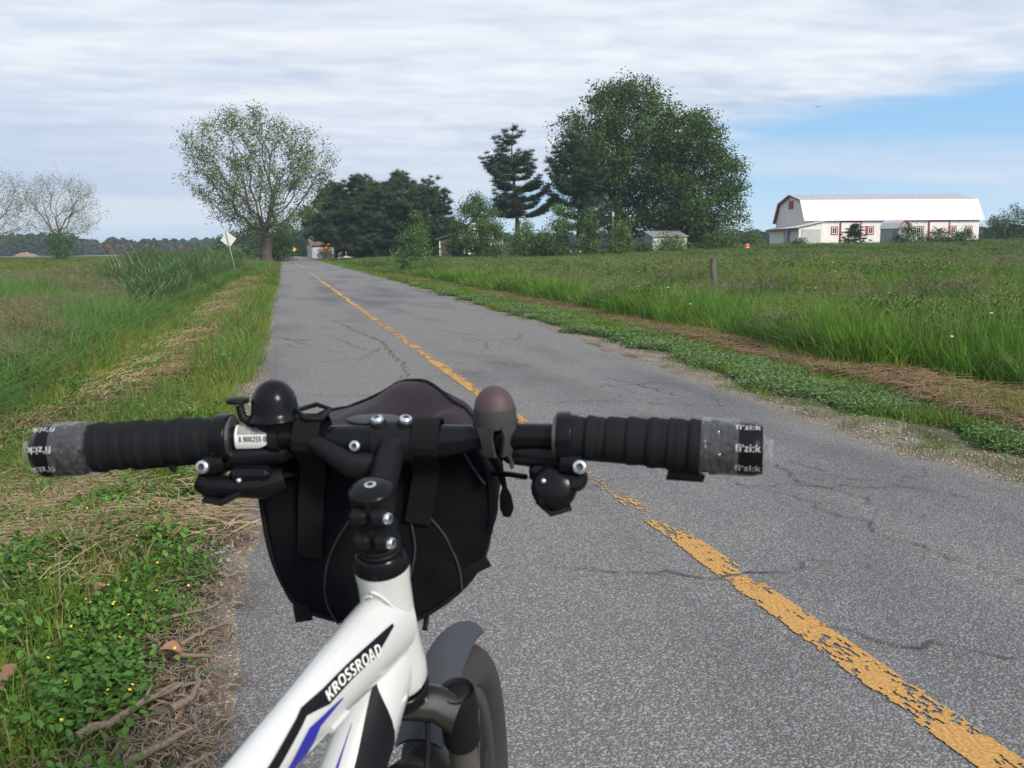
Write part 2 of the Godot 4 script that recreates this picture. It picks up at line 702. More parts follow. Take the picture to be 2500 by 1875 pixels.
func paint_line(rd: Node) -> void:
	var mb := MB.new()
	var worn := FastNoiseLite.new()
	worn.seed = 77
	worn.frequency = 1.0
	worn.fractal_octaves = 4
	var d := 0.9
	var wid := 0.125
	while d < 240.0:
		var ld := 0.006 if d < 4.5 else (0.015 if d < 9 else (0.05 if d < 20 else 0.4 + d * 0.006))
		var m := 22 if d < 4.5 else (14 if d < 9 else (6 if d < 20 else 2))
		var keep := 0.42
		if d > 3.55 and d < 4.75:
			keep = -0.32
		elif d > 3.2 and d <= 3.55:
			keep = lerpf(0.42, -0.1, (d - 3.2) / 0.35)
		elif d > 9.5 and d < 15.5:
			keep = 0.1
		elif d >= 36.0 and d < 60.0:
			keep = 0.05
		elif d >= 15.5:
			keep = 0.3
		var gap := absf(d - 2.83 + 0.0) < 0.012
		var k := 0
		while k < m and not gap:
			var k0 := k
			while k < m:
				var f := (k + 0.5) / m
				var xx := 1.515 + f * wid
				var v := worn.get_noise_2d(xx * 40.0, d * 15.0) * 1.1 + worn.get_noise_2d(xx * 11.0, d * 4.0 + 50.0) * 0.55
				v += worn.get_noise_2d(xx * 3.0 + 9.0, d * 2.1) * 0.5
				v -= 0.75 * smoothstep(0.5, 1.0, f) * (0.6 + worn.get_noise_2d(5.0, d * 1.7) * 1.5)
				v -= 0.5 * smoothstep(0.12, 0.0, f)
				if v + keep < 0.0:
					break
				k += 1
			if k > k0:
				var x0 := 1.515 + wid * k0 / m + bend(d)
				var x1 := 1.515 + wid * k / m + bend(d)
				var j := worn.get_noise_2d(d * 60.0, k * 9.0) * 0.004
				var j2 := worn.get_noise_2d(d * 60.0, k0 * 9.0 + 30.0) * 0.004
				var y0 := road_y(x0, d) + 0.004
				var y1 := road_y(x0, d + ld) + 0.004
				mb.quad(Vector3(x0 + j2, y0, -d), Vector3(x1 + j, y0, -d), Vector3(x1 + j, y1, -d - ld), Vector3(x0 + j2, y1, -d - ld))
			k += 1
		d += ld
	part("painted_line", mb.mesh(), M.road_paint, rd)


func cracks(rd: Node) -> void:
	# [points x, distance], width in metres
	var lines := [
		[[[0.84, 16.1], [1.05, 13.6], [1.28, 11.7], [1.2, 10.2], [1.22, 9.2], [1.05, 8.0]], 0.022],
		[[[0.62, 13.0], [0.9, 11.4], [1.0, 10.6]], 0.016],
		[[[0.05, 7.7], [0.4, 7.55], [0.86, 7.25], [1.2, 7.2], [1.5, 6.9]], 0.012],
		[[[1.62, 6.75], [2.0, 6.62], [2.4, 6.6], [2.9, 6.35], [3.4, 6.1]], 0.013],
		[[[1.95, 6.1], [2.25, 5.4], [2.6, 4.6], [2.62, 3.9], [2.75, 3.2]], 0.014],
		[[[2.7, 4.4], [2.95, 3.9], [3.3, 3.4]], 0.012],
		[[[2.2, 4.3], [2.4, 3.6], [2.45, 2.9], [2.62, 2.3]], 0.011],
		[[[0.95, 3.12], [1.2, 2.96], [1.5, 2.83], [1.66, 2.8], [1.95, 2.86], [2.2, 2.75]], 0.012],
		[[[1.58, 2.33], [1.76, 2.18], [2.0, 2.05], [2.3, 1.95]], 0.014],
		[[[2.05, 9.4], [2.35, 9.0], [2.6, 8.9]], 0.02],
		[[[2.3, 13.2], [2.55, 12.5], [2.7, 12.2]], 0.025],
		[[[2.9, 8.0], [3.1, 7.2], [3.15, 6.6]], 0.018],
		[[[1.9, 19.0], [2.3, 18.0], [2.4, 17.0]], 0.03],
		[[[0.0, 12.9], [0.25, 12.5], [0.4, 12.6]], 0.05],
		[[[0.3, 24.0], [0.7, 23.0], [1.2, 22.6]], 0.035],
		[[[1.75, 27.0], [2.6, 26.0], [3.6, 25.6]], 0.04],
	]
	var rr := RandomNumberGenerator.new()
	rr.seed = 61
	for k in 80:
		var d := 3.6 * exp(rr.randf() * 2.1)
		var x := rr.randf_range(0.1, 3.2)
		var long := rr.randf() < 0.35
		var l := rr.randf_range(0.3, 0.9) * (1.0 + d * 0.04)
		var s := -1.0 if rr.randf() < 0.5 else 1.0
		lines.append([[[x, d], [clampf(x + s * l * (0.25 if long else 0.5), 0, 3.4), d + l * (0.6 if long else 0.12)], [clampf(x + s * l * (0.35 if long else 1.0), 0, 3.5), d + l * (1.2 if long else 0.3)]], rr.randf_range(0.005, 0.009) + d * 0.0007])
	for l in lines:
		var mb := MB.new()
		var pts: Array = l[0]
		var path := []
		for k in pts.size() - 1:
			var a := Vector2(pts[k][0], pts[k][1])
			var b := Vector2(pts[k + 1][0], pts[k + 1][1])
			var m := maxi(4, int(a.distance_to(b) / 0.035))
			for s in m:
				var p := a.lerp(b, float(s) / m)
				p += Vector2(fine.get_noise_2d(p.y * 5.0, 11.0), fine.get_noise_2d(p.x * 5.0, 23.0)) * 0.09
				path.append(p)
		for k in path.size() - 1:
			var a: Vector2 = path[k]
			var b: Vector2 = path[k + 1]
			var t := float(k) / path.size()
			var w: float = l[1] * 0.21 * (0.25 + sqrt(maxf(0.0, 4.0 * t * (1.0 - t)))) * (1.0 + fine.get_noise_2d(a.x * 9.0, a.y * 9.0) * 1.3)
			if w < 0.0012:
				continue
			var nn := (b - a).orthogonal().normalized() * w
			var y := road_y(a.x, a.y) + 0.007
			var q := [Vector3(a.x - nn.x, y, -a.y + nn.y), Vector3(a.x + nn.x, y, -a.y - nn.y), Vector3(b.x + nn.x, y, -b.y - nn.y), Vector3(b.x - nn.x, y, -b.y + nn.y)]
			if (q[1] - q[0]).cross(q[3] - q[0]).y < 0:
				q.reverse()
			mb.quad(q[0], q[1], q[2], q[3])
		part("crack", mb.mesh(), M.crack_tar, rd)


func shoulder(right: bool) -> void:
	var mb := MB.new()
	var rows := []
	var d := -4.0
	while d < 120.0:
		var row := PackedVector3Array()
		var e := road_edge(d, right)
		var wid := (lerpf(1.0, 0.62, ss(4.5, 8.0, d)) if right else 0.36) * (1.0 + noise.get_noise_2d(d * 9.0, 300.0) * 0.9)
		if right:
			wid *= lerpf(1.0, 0.55, ss(4.0, 12.0, d))
		else:
			wid = lerpf(wid, wid * 0.35, ss(8.5, 11.0, d))
		for k in 6:
			var f := float(k) / 5
			var xx := e + (-0.09 + (wid + 0.09) * f) * (1.0 if right else -1.0)
			var y := gh(xx, -d) + 0.012 - 0.03 * f * f
			if k < 2:
				y = -0.034 if k == 0 else maxf(y, -0.03)
			row.append(Vector3(xx, y + fine.get_noise_2d(xx * 7.0, d * 7.0) * 0.006, -d))
		rows.append(row)
		d += 0.1 if d < 12 else 0.5
	mb.grid(rows, false, not right)
	for k in mb.v.size():
		var p := mb.v[k]
		mb.u[k] = Vector2(p.x, p.z) / 1.3
		var t := 0.95 + noise.get_noise_2d(p.x * 30.0, p.z * 30.0) * 0.5
		mb.c[k] = Color(t * 1.03, t * 0.95, t * 0.84)
	tag(part("gravel_shoulder", mb.mesh(), M.gravel), "", "", "", "structure")


# ---------------------------------------------------------------- buildings

func box_part(called: String, m: Material, parent: Node, lo: Vector3, hi: Vector3, bev := 0.0) -> MeshInstance3D:
	var mb := MB.new()
	mb.box(Transform3D(Basis(), (lo + hi) * 0.5), (hi - lo).abs(), bev)
	return part(called, mb.mesh(), m, parent)


func slab(mb: MB, pts: Array, thick: Vector3) -> void:
	# a flat polygon (convex, counter-clockwise from outside) given thickness
	var k := pts.size()
	for j in range(1, k - 1):
		mb.tri(pts[0], pts[j], pts[j + 1])
		mb.tri(pts[0] + thick, pts[j + 1] + thick, pts[j] + thick)
	for j in k:
		var a: Vector3 = pts[j]
		var b: Vector3 = pts[(j + 1) % k]
		mb.quad(b, a, a + thick, b + thick)


func ribbed(mb: MB, a: Vector3, b: Vector3, up: Vector3, pitch: float, lift: Vector3) -> void:
	# a sheet from edge a-b up along `up`, with raised ribs running upwards
	slab(mb, [a, b, b + up, a + up], -lift.normalized() * 0.04)
	var m := int(a.distance_to(b) / pitch)
	var along := (b - a).normalized()
	for k in range(1, m):
		var p := a.lerp(b, float(k) / m)
		var w := along * 0.035
		var t := lift.normalized() * 0.035
		mb.quad(p - w + lift.normalized() * 0.002, p + t, p + t + up, p - w + up + lift.normalized() * 0.002)
		mb.quad(p + t, p + w + lift.normalized() * 0.002, p + w + up + lift.normalized() * 0.002, p + t + up)


func window_part(parent: Node, at: Vector3, w: float, h: float, frame_mat: Material, turn := 0.0, called := "window", border := 0.1, inner: Material = null) -> void:
	# frame facing +z at the middle of its lower edge; pane, sash bars and sill are its pieces
	var mb := MB.new()
	for s in [-1.0, 1.0]:
		mb.box(Transform3D(Basis(), Vector3(s * (w + border) * 0.5, h * 0.5, 0.03)), Vector3(border, h + 2 * border, 0.09), 0.01)
		mb.box(Transform3D(Basis(), Vector3(0, h * 0.5 + s * (h + border) * 0.5, 0.032)), Vector3(w, border, 0.085), 0.01)
	var o := part(called, mb.mesh(), frame_mat, parent)
	o.position = at
	o.rotation.y = turn
	box_part("pane", M.pane, o, Vector3(-w / 2, 0, -0.02), Vector3(w / 2, h, 0.012))
	var sm := MB.new()
	var b2: Material = inner if inner else frame_mat
	for s in [-1.0, 1.0]:
		sm.box(Transform3D(Basis(), Vector3(s * (w * 0.5 - 0.04), h * 0.5, 0.028)), Vector3(0.08, h, 0.04))
		sm.box(Transform3D(Basis(), Vector3(0, h * 0.5 + s * (h * 0.5 - 0.04), 0.03)), Vector3(w - 0.16, 0.08, 0.04))
	sm.box(Transform3D(Basis(), Vector3(0, h * 0.5, 0.026)), Vector3(0.05, h - 0.16, 0.03))
	part("sash", sm.mesh(), b2, o)


func buildings() -> void:
	barn()
	mini_barn()
	shed()
	tan_house()
	white_house()


func barn() -> void:
	var L := 22.4
	var W := 13.3
	var o := thing("barn", "long white gambrel-roofed barn with red trim across the right-hand field", "barn", Vector3(66.05, 1.42, -103.3), deg_to_rad(-14.442))
	var mb := MB.new()
	var prof := [Vector2(0, -0.4), Vector2(0, 3.42), Vector2(-1.75, 5.9), Vector2(-W / 2, 6.83), Vector2(-W + 1.75, 5.9), Vector2(-W, 3.42), Vector2(-W, -0.4)]
	for end in 2:
		var xx := 0.0 if end == 0 else L
		for k in range(1, prof.size() - 1):
			var a := Vector3(xx, prof[0].y, prof[0].x)
			var b := Vector3(xx, prof[k].y, prof[k].x)
			var d := Vector3(xx, prof[k + 1].y, prof[k + 1].x)
			if end == 0:
				mb.tri(a, b, d)
			else:
				mb.tri(a, d, b)
	mb.quad(Vector3(0, -0.4, 0), Vector3(L, -0.4, 0), Vector3(L, 3.42, 0), Vector3(0, 3.42, 0))
	mb.quad(Vector3(L, -0.4, -W), Vector3(0, -0.4, -W), Vector3(0, 3.42, -W), Vector3(L, 3.42, -W))
	part("wall", mb.mesh(), M.barn_white, o)
	var e0 := -0.4
	var e1 := L + 0.45
	var roof := MB.new()
	ribbed(roof, Vector3(e0, 3.2, 0.42), Vector3(e1, 3.2, 0.42), Vector3(0, 2.78, -2.1), 0.46, Vector3(0, 0.6, 0.8))
	ribbed(roof, Vector3(e1, 3.2, -W - 0.42), Vector3(e0, 3.2, -W - 0.42), Vector3(0, 2.78, 2.1), 0.46, Vector3(0, 0.6, -0.8))
	tag(part("roof", roof.mesh(), M.roof_metal, o), "bright white lower slopes of the barn roof")
	var top := MB.new()
	ribbed(top, Vector3(e0 + 0.03, 5.97, -1.64), Vector3(e1 - 0.03, 5.97, -1.64), Vector3(0, 0.97, -W / 2 + 1.64), 0.9, Vector3(0, 1, 0.19))
	ribbed(top, Vector3(e1 - 0.03, 5.97, -W + 1.64), Vector3(e0 + 0.03, 5.97, -W + 1.64), Vector3(0, 0.97, W / 2 - 1.64), 0.9, Vector3(0, 1, -0.19))
	tag(part("roof", top.mesh(), M.roof_galvanised, o), "grey upper slopes of the barn roof")
	# red trim: barge boards on the near gable, fascia under the eave
	var tr := MB.new()
	for k in range(1, 5):
		var a := Vector3(-0.2, prof[k].y - 0.02, prof[k].x)
		var b := Vector3(-0.2, prof[k + 1].y - 0.02, prof[k + 1].x)
		var mid := (a + b) * 0.5
		var bas := Basis.looking_at(b - a, Vector3.UP)
		tr.box(Transform3D(bas, mid), Vector3(0.3, 0.2, a.distance_to(b) + 0.1))
	part("barge_board", tr.mesh(), M.barn_red, o)
	box_part("fascia", M.barn_red, o, Vector3(1.9, 3.16, 0.02), Vector3(L - 1.5, 3.34, 0.12))
	for x in [3.69, 8.36, 12.1, 14.85, 19.05, 21.1]:
		window_part(o, Vector3(x, 1.5, 0.0), 0.66, 0.86, M.barn_red, 0.0, "window", 0.11, M.trim_white)
	window_part(o, Vector3(0.0, 5.1, -W / 2 + 0.1), 1.7, 0.9, M.barn_red, deg_to_rad(-90), "gable_window", 0.1, M.barn_red)
	box_part("gable_shutter", M.barn_red, o, Vector3(-0.1, 5.06, -W / 2 - 0.78), Vector3(-0.05, 6.04, -W / 2 + 0.98), 0.01)
	box_part("shutter", M.barn_red, o, Vector3(7.72, 1.3, 0.005), Vector3(7.98, 2.5, 0.08), 0.01)
	for dd in [[4.45, 7.05, 1.75], [15.9, 18.5, 1.62]]:
		var door := box_part("door", M.barn_white, o, Vector3(dd[0], -0.3, 0.004), Vector3(dd[1], 3.08, 0.07))
		var fr := MB.new()
		for x in [dd[0], dd[1]]:
			fr.box(Transform3D(Basis(), Vector3(x, 1.42, 0.06)), Vector3(0.17, 3.5, 0.12), 0.01)
		fr.box(Transform3D(Basis(), Vector3((dd[0] + dd[1]) / 2, 3.08, 0.075)), Vector3(dd[1] - dd[0] - 0.17, 0.18, 0.14), 0.01)
		fr.box(Transform3D(Basis(), Vector3((dd[0] + dd[1]) / 2, dd[2], 0.09)), Vector3(dd[1] - dd[0] - 0.17, 0.13, 0.09), 0.01)
		part("door_frame", fr.mesh(), M.barn_red, door)
	var hatch := box_part("hatch", M.barn_white, o, Vector3(7.12, 0.95, 0.004), Vector3(7.66, 2.35, 0.05))
	box_part("hatch_rail", M.barn_red, hatch, Vector3(7.02, 2.35, 0.0), Vector3(7.76, 2.45, 0.09))
	box_part("hatch_rail", M.barn_red, hatch, Vector3(7.02, 0.85, 0.0), Vector3(7.76, 0.95, 0.09))
	box_part("vent_window", M.pane, o, Vector3(16.95, 1.35, 0.07), Vector3(17.5, 2.1, 0.11))
	# lean-to along the gable, running out in front of the corner
	var lt := MB.new()
	slab(lt, [Vector3(-2.2, -0.5, -8.6), Vector3(-2.2, -0.5, -2.1), Vector3(-2.2, 2.33, -2.1), Vector3(-2.2, 2.33, -8.6)], Vector3(0.12, 0, 0))
	slab(lt, [Vector3(-2.2, -0.5, 0.55), Vector3(-2.2, -0.5, 4.0), Vector3(-2.2, 2.33, 4.0), Vector3(-2.2, 2.33, 0.55)], Vector3(0.12, 0, 0))
	slab(lt, [Vector3(-2.2, 2.15, -2.1), Vector3(-2.2, 2.15, 0.55), Vector3(-2.2, 2.33, 0.55), Vector3(-2.2, 2.33, -2.1)], Vector3(0.12, 0, 0))
	slab(lt, [Vector3(-2.078, -0.5, 4.0), Vector3(0.8, -0.5, 4.0), Vector3(0.8, 2.98, 4.0), Vector3(-2.078, 2.36, 4.0)], Vector3(0, 0, -0.12))
	slab(lt, [Vector3(0.8, -0.5, 3.87), Vector3(0.8, -0.5, 0.0), Vector3(0.8, 2.98, 0.0), Vector3(0.8, 2.98, 3.87)], Vector3(-0.12, 0, 0))
	var lean := part("lean_to", lt.mesh(), M.barn_white, o)
	var lr := MB.new()
	ribbed(lr, Vector3(-2.62, 2.26, -9.0), Vector3(-2.62, 2.26, 4.35), Vector3(3.55, 0.78, 0), 0.5, Vector3(-0.25, 1, 0))
	part("lean_to_roof", lr.mesh(), M.roof_galvanised, lean)
	box_part("lean_to_fascia", M.barn_red, lean, Vector3(-2.66, 2.1, -9.0), Vector3(-2.58, 2.24, 4.3))
	box_part("lean_to_panel", M.barn_panel, lean, Vector3(-1.85, 0.05, 4.005), Vector3(0.55, 2.05, 4.06))
	box_part("doorway", M.dark_inside, lean, Vector3(-1.2, -0.5, -2.05), Vector3(-1.1, 2.1, 0.5))


func mini_barn() -> void:
	var o := thing("garden_shed", "small grey gambrel-roofed shed half hidden by shrubs in front of the barn", "shed", Vector3(73.4, 1.6, -93.8), deg_to_rad(22.0))
	var w := 1.15
	var prof := [Vector2(-w, 0), Vector2(w, 0), Vector2(w, 1.75), Vector2(w * 0.68, 2.45), Vector2(0, 2.8), Vector2(-w * 0.68, 2.45), Vector2(-w, 1.75)]
	var mb := MB.new()
	for k in range(1, prof.size() - 1):
		mb.tri(Vector3(prof[0].x, prof[0].y, 0), Vector3(prof[k].x, prof[k].y, 0), Vector3(prof[k + 1].x, prof[k + 1].y, 0))
		mb.tri(Vector3(prof[0].x, prof[0].y, -2.4), Vector3(prof[k + 1].x, prof[k + 1].y, -2.4), Vector3(prof[k].x, prof[k].y, -2.4))
	mb.quad(Vector3(-w, 0, -2.4), Vector3(-w, 0, 0), Vector3(-w, 1.75, 0), Vector3(-w, 1.75, -2.4))
	mb.quad(Vector3(w, 0, 0), Vector3(w, 0, -2.4), Vector3(w, 1.75, -2.4), Vector3(w, 1.75, 0))
	part("wall", mb.mesh(), M.shed_grey, o)
	var rf := MB.new()
	var tr := MB.new()
	for k in range(2, 6):
		var a := Vector3(prof[k].x * 1.08, prof[k].y + 0.03, 0.12)
		var b := Vector3(prof[k + 1].x * 1.08, prof[k + 1].y + 0.03, 0.12)
		var nn := (b - a).cross(Vector3(0, 0, -1)).normalized()
		slab(rf, [a, Vector3(a.x, a.y, -2.5), Vector3(b.x, b.y, -2.5), b], Vector3(0, 0.05, 0))
		tr.box(Transform3D(Basis.looking_at(b - a, Vector3.BACK), (a + b) * 0.5 + Vector3(0, -0.05, 0.03)), Vector3(0.12, 0.05, a.distance_to(b)))
	part("roof", rf.mesh(), M.roof_galvanised, o)
	part("barge_board", tr.mesh(), M.barn_red, o)


func shed() -> void:
	var o := thing("metal_shed", "low pale green metal shed with a sloping grey roof between the big trees", "shed", Vector3(41.7, 0.5, -91.6), deg_to_rad(-6.0))
	var w := 3.9
	var dp := 3.0
	var a := 2.0
	var b := 2.6
	var mb := MB.new()
	slab(mb, [Vector3(-w / 2, -0.5, 0), Vector3(w / 2, -0.5, 0), Vector3(w / 2, a, 0), Vector3(-w / 2, a, 0)], Vector3(0, 0, -0.06))
	for k in 11:
		mb.box(Transform3D(Basis(), Vector3(-w / 2 + 0.2 + k * 0.35, 0.8, 0.012)), Vector3(0.05, a * 1.15, 0.03))
	part("front_wall", mb.mesh(), M.shed_green, o)
	var sb := MB.new()
	for s in [-1.0, 1.0]:
		var p := [Vector3(s * w / 2, -0.5, -dp), Vector3(s * w / 2, -0.5, -0.06), Vector3(s * w / 2, a, -0.06), Vector3(s * w / 2, b, -dp)]
		if s > 0:
			p.reverse()
		slab(sb, p, Vector3(-s * 0.05, 0, 0))
	slab(sb, [Vector3(w / 2, -0.5, -dp), Vector3(-w / 2, -0.5, -dp), Vector3(-w / 2, b, -dp), Vector3(w / 2, b, -dp)], Vector3(0, 0, 0.05))
	part("side_wall", sb.mesh(), M.shed_grey, o)
	var rf := MB.new()
	ribbed(rf, Vector3(-w / 2 - 0.15, a + 0.03, 0.2), Vector3(w / 2 + 0.15, a + 0.03, 0.2), Vector3(0, b - a + 0.06, -dp - 0.3), 0.5, Vector3(0, 1, 0.2))
	part("roof", rf.mesh(), M.roof_galvanised, o)


func tan_house() -> void:
	var o := thing("tan_house", "tan house with a dark gable roof behind the young maple", "house", Vector3(22.4, 0.05, -101.5), deg_to_rad(-13.0))
	var w := 5.4
	var e := 2.55
	var p := 5.2
	var mb := MB.new()
	slab(mb, [Vector3(-w / 2, -0.4, 0), Vector3(w / 2, -0.4, 0), Vector3(w / 2, e, 0), Vector3(0, p, 0), Vector3(-w / 2, e, 0)], Vector3(0, 0, -8))
	# lap siding: each board its own course, proud at its lower edge
	for k in 13:
		mb.box(Transform3D(Basis(Vector3.RIGHT, -0.06), Vector3(0, 0.1 + k * 0.19, 0.012)), Vector3(w - 0.02, 0.18, 0.02))
	part("wall", mb.mesh(), M.siding_tan, o)
	var wing := MB.new()
	wing.box(Transform3D(Basis(), Vector3(-w / 2 - 1.0, 1.0, -3.2)), Vector3(1.99, 2.8, 5.0))
	part("porch_wall", wing.mesh(), M.siding_tan, o)
	var rf := MB.new()
	for s in [-1.0, 1.0]:
		var q := [Vector3(s * (w / 2 + 0.5), e - 0.45, 0.45), Vector3(0, p + 0.1, 0.45), Vector3(0, p + 0.1, -8.4), Vector3(s * (w / 2 + 0.5), e - 0.45, -8.4)]
		if s < 0:
			q.reverse()
		slab(rf, q, Vector3(0, 0.14, 0))
	slab(rf, [Vector3(-w / 2 - 2.4, 2.3, 0.0), Vector3(-w / 2 - 0.55, 2.9, 0.0), Vector3(-w / 2 - 0.55, 2.9, -6), Vector3(-w / 2 - 2.4, 2.3, -6)], Vector3(0, 0.12, 0))
	part("roof", rf.mesh(), M.roof_shingle, o)
	var gb := MB.new()
	slab(gb, [Vector3(-w / 2 + 0.15, e + 0.15, 0.03), Vector3(w / 2 - 0.15, e + 0.15, 0.03), Vector3(0, p - 0.25, 0.03)], Vector3(0, 0, 0.02))
	gb.box(Transform3D(Basis(), Vector3(0, e - 0.02, 0.06)), Vector3(w + 0.1, 0.2, 0.1))
	for s in [-1.0, 1.0]:
		gb.box(Transform3D(Basis(), Vector3(s * (w / 2 - 0.05), 1.1, 0.05)), Vector3(0.13, 2.6, 0.1))
	gb.box(Transform3D(Basis(), Vector3(-w / 2 - 1.95, 1.0, -0.65)), Vector3(0.13, 2.6, 0.13))
	part("trim", gb.mesh(), M.trim_white, o)
	window_part(o, Vector3(-1.3, 0.75, 0.03), 0.95, 1.3, M.trim_white)
	window_part(o, Vector3(1.75, 0.75, 0.03), 0.95, 1.1, M.trim_white)


func white_house() -> void:
	var o := thing("white_house", "white house with a brown roof behind the pines at the roadside", "house", Vector3(9.1, -0.05, -165.0), deg_to_rad(6.0))
	var mb := MB.new()
	slab(mb, [Vector3(0.4, -0.3, 0), Vector3(4.6, -0.3, 0), Vector3(4.6, 2.7, 0), Vector3(2.5, 4.5, 0), Vector3(0.4, 2.7, 0)], Vector3(0, 0, -8))
	part("wall", mb.mesh(), M.barn_white, o)
	var gr := MB.new()
	gr.box(Transform3D(Basis(), Vector3(-1.6, 1.0, -3.0)), Vector3(3.98, 2.6, 6.0))
	part("garage_wall", gr.mesh(), M.shed_grey, o)
	var rf := MB.new()
	slab(rf, [Vector3(-4.0, 2.2, 0.5), Vector3(0.9, 2.2, 0.5), Vector3(0.9, 4.6, -4.0), Vector3(-4.0, 4.6, -4.0)], Vector3(0, 0.15, 0))
	for s in [-1.0, 1.0]:
		var q := [Vector3(2.5 + s * 2.5, 2.35, 0.4), Vector3(2.5, 4.6, 0.4), Vector3(2.5, 4.6, -8.2), Vector3(2.5 + s * 2.5, 2.35, -8.2)]
		if s < 0:
			q.reverse()
		slab(rf, q, Vector3(0, 0.15, 0))
	part("roof", rf.mesh(), M.roof_brown, o)
	box_part("garage_door", M.barn_panel, o, Vector3(-3.2, -0.3, 0.004), Vector3(-0.7, 1.95, 0.06))
	window_part(o, Vector3(2.9, 0.8, 0.0), 0.8, 1.2, M.trim_white)
	for s in [-1.0, 1.0]:
		box_part("shutter", M.roof_brown, o, Vector3(2.9 + s * 0.72 - 0.16, 0.65, 0.003), Vector3(2.9 + s * 0.72 + 0.16, 2.15, 0.06))


# ---------------------------------------------------------------- trees

func leaf_spray(seed_: int, count: int, spread: float, size: float, c0: Color, c1: Color, flat := 0.8) -> ArrayMesh:
	# a twig's worth of leaves: folded pointed leaves round a centre
	var r := RandomNumberGenerator.new()
	r.seed = seed_
	var mb := MB.new()
	for k in count:
		var at := Vector3(r.randfn(), r.randfn() * flat, r.randfn()) * spread * 0.5
		var b := Basis.from_euler(Vector3(r.randf_range(-1.2, 1.2), r.randf() * TAU, r.randf_range(-0.9, 0.9)))
		var s := size * r.randf_range(0.6, 1.25)
		mb.col = c0.lerp(c1, r.randf())
		var p0 := at
		var p1 := at + b * Vector3(s * 0.34, s * 0.08, s * 0.45)
		var p2 := at + b * Vector3(0, -s * 0.06, s)
		var p3 := at + b * Vector3(-s * 0.34, s * 0.08, s * 0.45)
		mb.tri(p0, p1, p2)
		mb.tri(p0, p2, p3)
	return mb.mesh()


func needle_spray(seed_: int, count: int, len_: float, up: float, c0: Color, c1: Color) -> ArrayMesh:
	var r := RandomNumberGenerator.new()
	r.seed = seed_
	var mb := MB.new()
	for k in count:
		var d := Vector3(r.randfn(), absf(r.randfn()) * up - 0.15, r.randfn()).normalized()
		var s := d.cross(Vector3(r.randfn(), r.randfn(), r.randfn())).normalized() * len_ * 0.055
		var at := Vector3(r.randfn(), r.randfn() * 0.4, r.randfn()) * len_ * 0.28
		mb.col = c0.lerp(c1, r.randf())
		mb.tri(at - s, at + s, at + d * len_ * r.randf_range(0.7, 1.2))
	return mb.mesh()


func envelope(profile: Array, height: float, count: int, seed_: int, bias: float, lump: float) -> Array:
	# points inside a crown given as [height share, radius] pairs, denser towards its lumpy outside
	var r := RandomNumberGenerator.new()
	r.seed = seed_
	var nz := FastNoiseLite.new()
	nz.seed = seed_
	nz.frequency = 1.0
	var rmax := 0.0
	for p in profile:
		rmax = maxf(rmax, p[1])
	var h0: float = profile[0][0]
	var h1: float = profile[-1][0]
	var out := []
	var tries := 0
	while out.size() < count and tries < count * 40:
		tries += 1
		var h := r.randf_range(h0, h1)
		var rad := 0.0
		for k in profile.size() - 1:
			if h >= profile[k][0] and h <= profile[k + 1][0]:
				rad = lerpf(profile[k][1], profile[k + 1][1], (h - profile[k][0]) / maxf(1e-4, profile[k + 1][0] - profile[k][0]))
		if r.randf() > pow(rad / rmax, 1.3):
			continue
		var a := r.randf() * TAU
		var q := rad * pow(r.randf(), bias)
		q *= 1.0 + lump * nz.get_noise_3d(cos(a) * 1.6, h * 5.0, sin(a) * 1.6)
		out.append(Vector3(cos(a) * q, h * height, sin(a) * q))
	return out


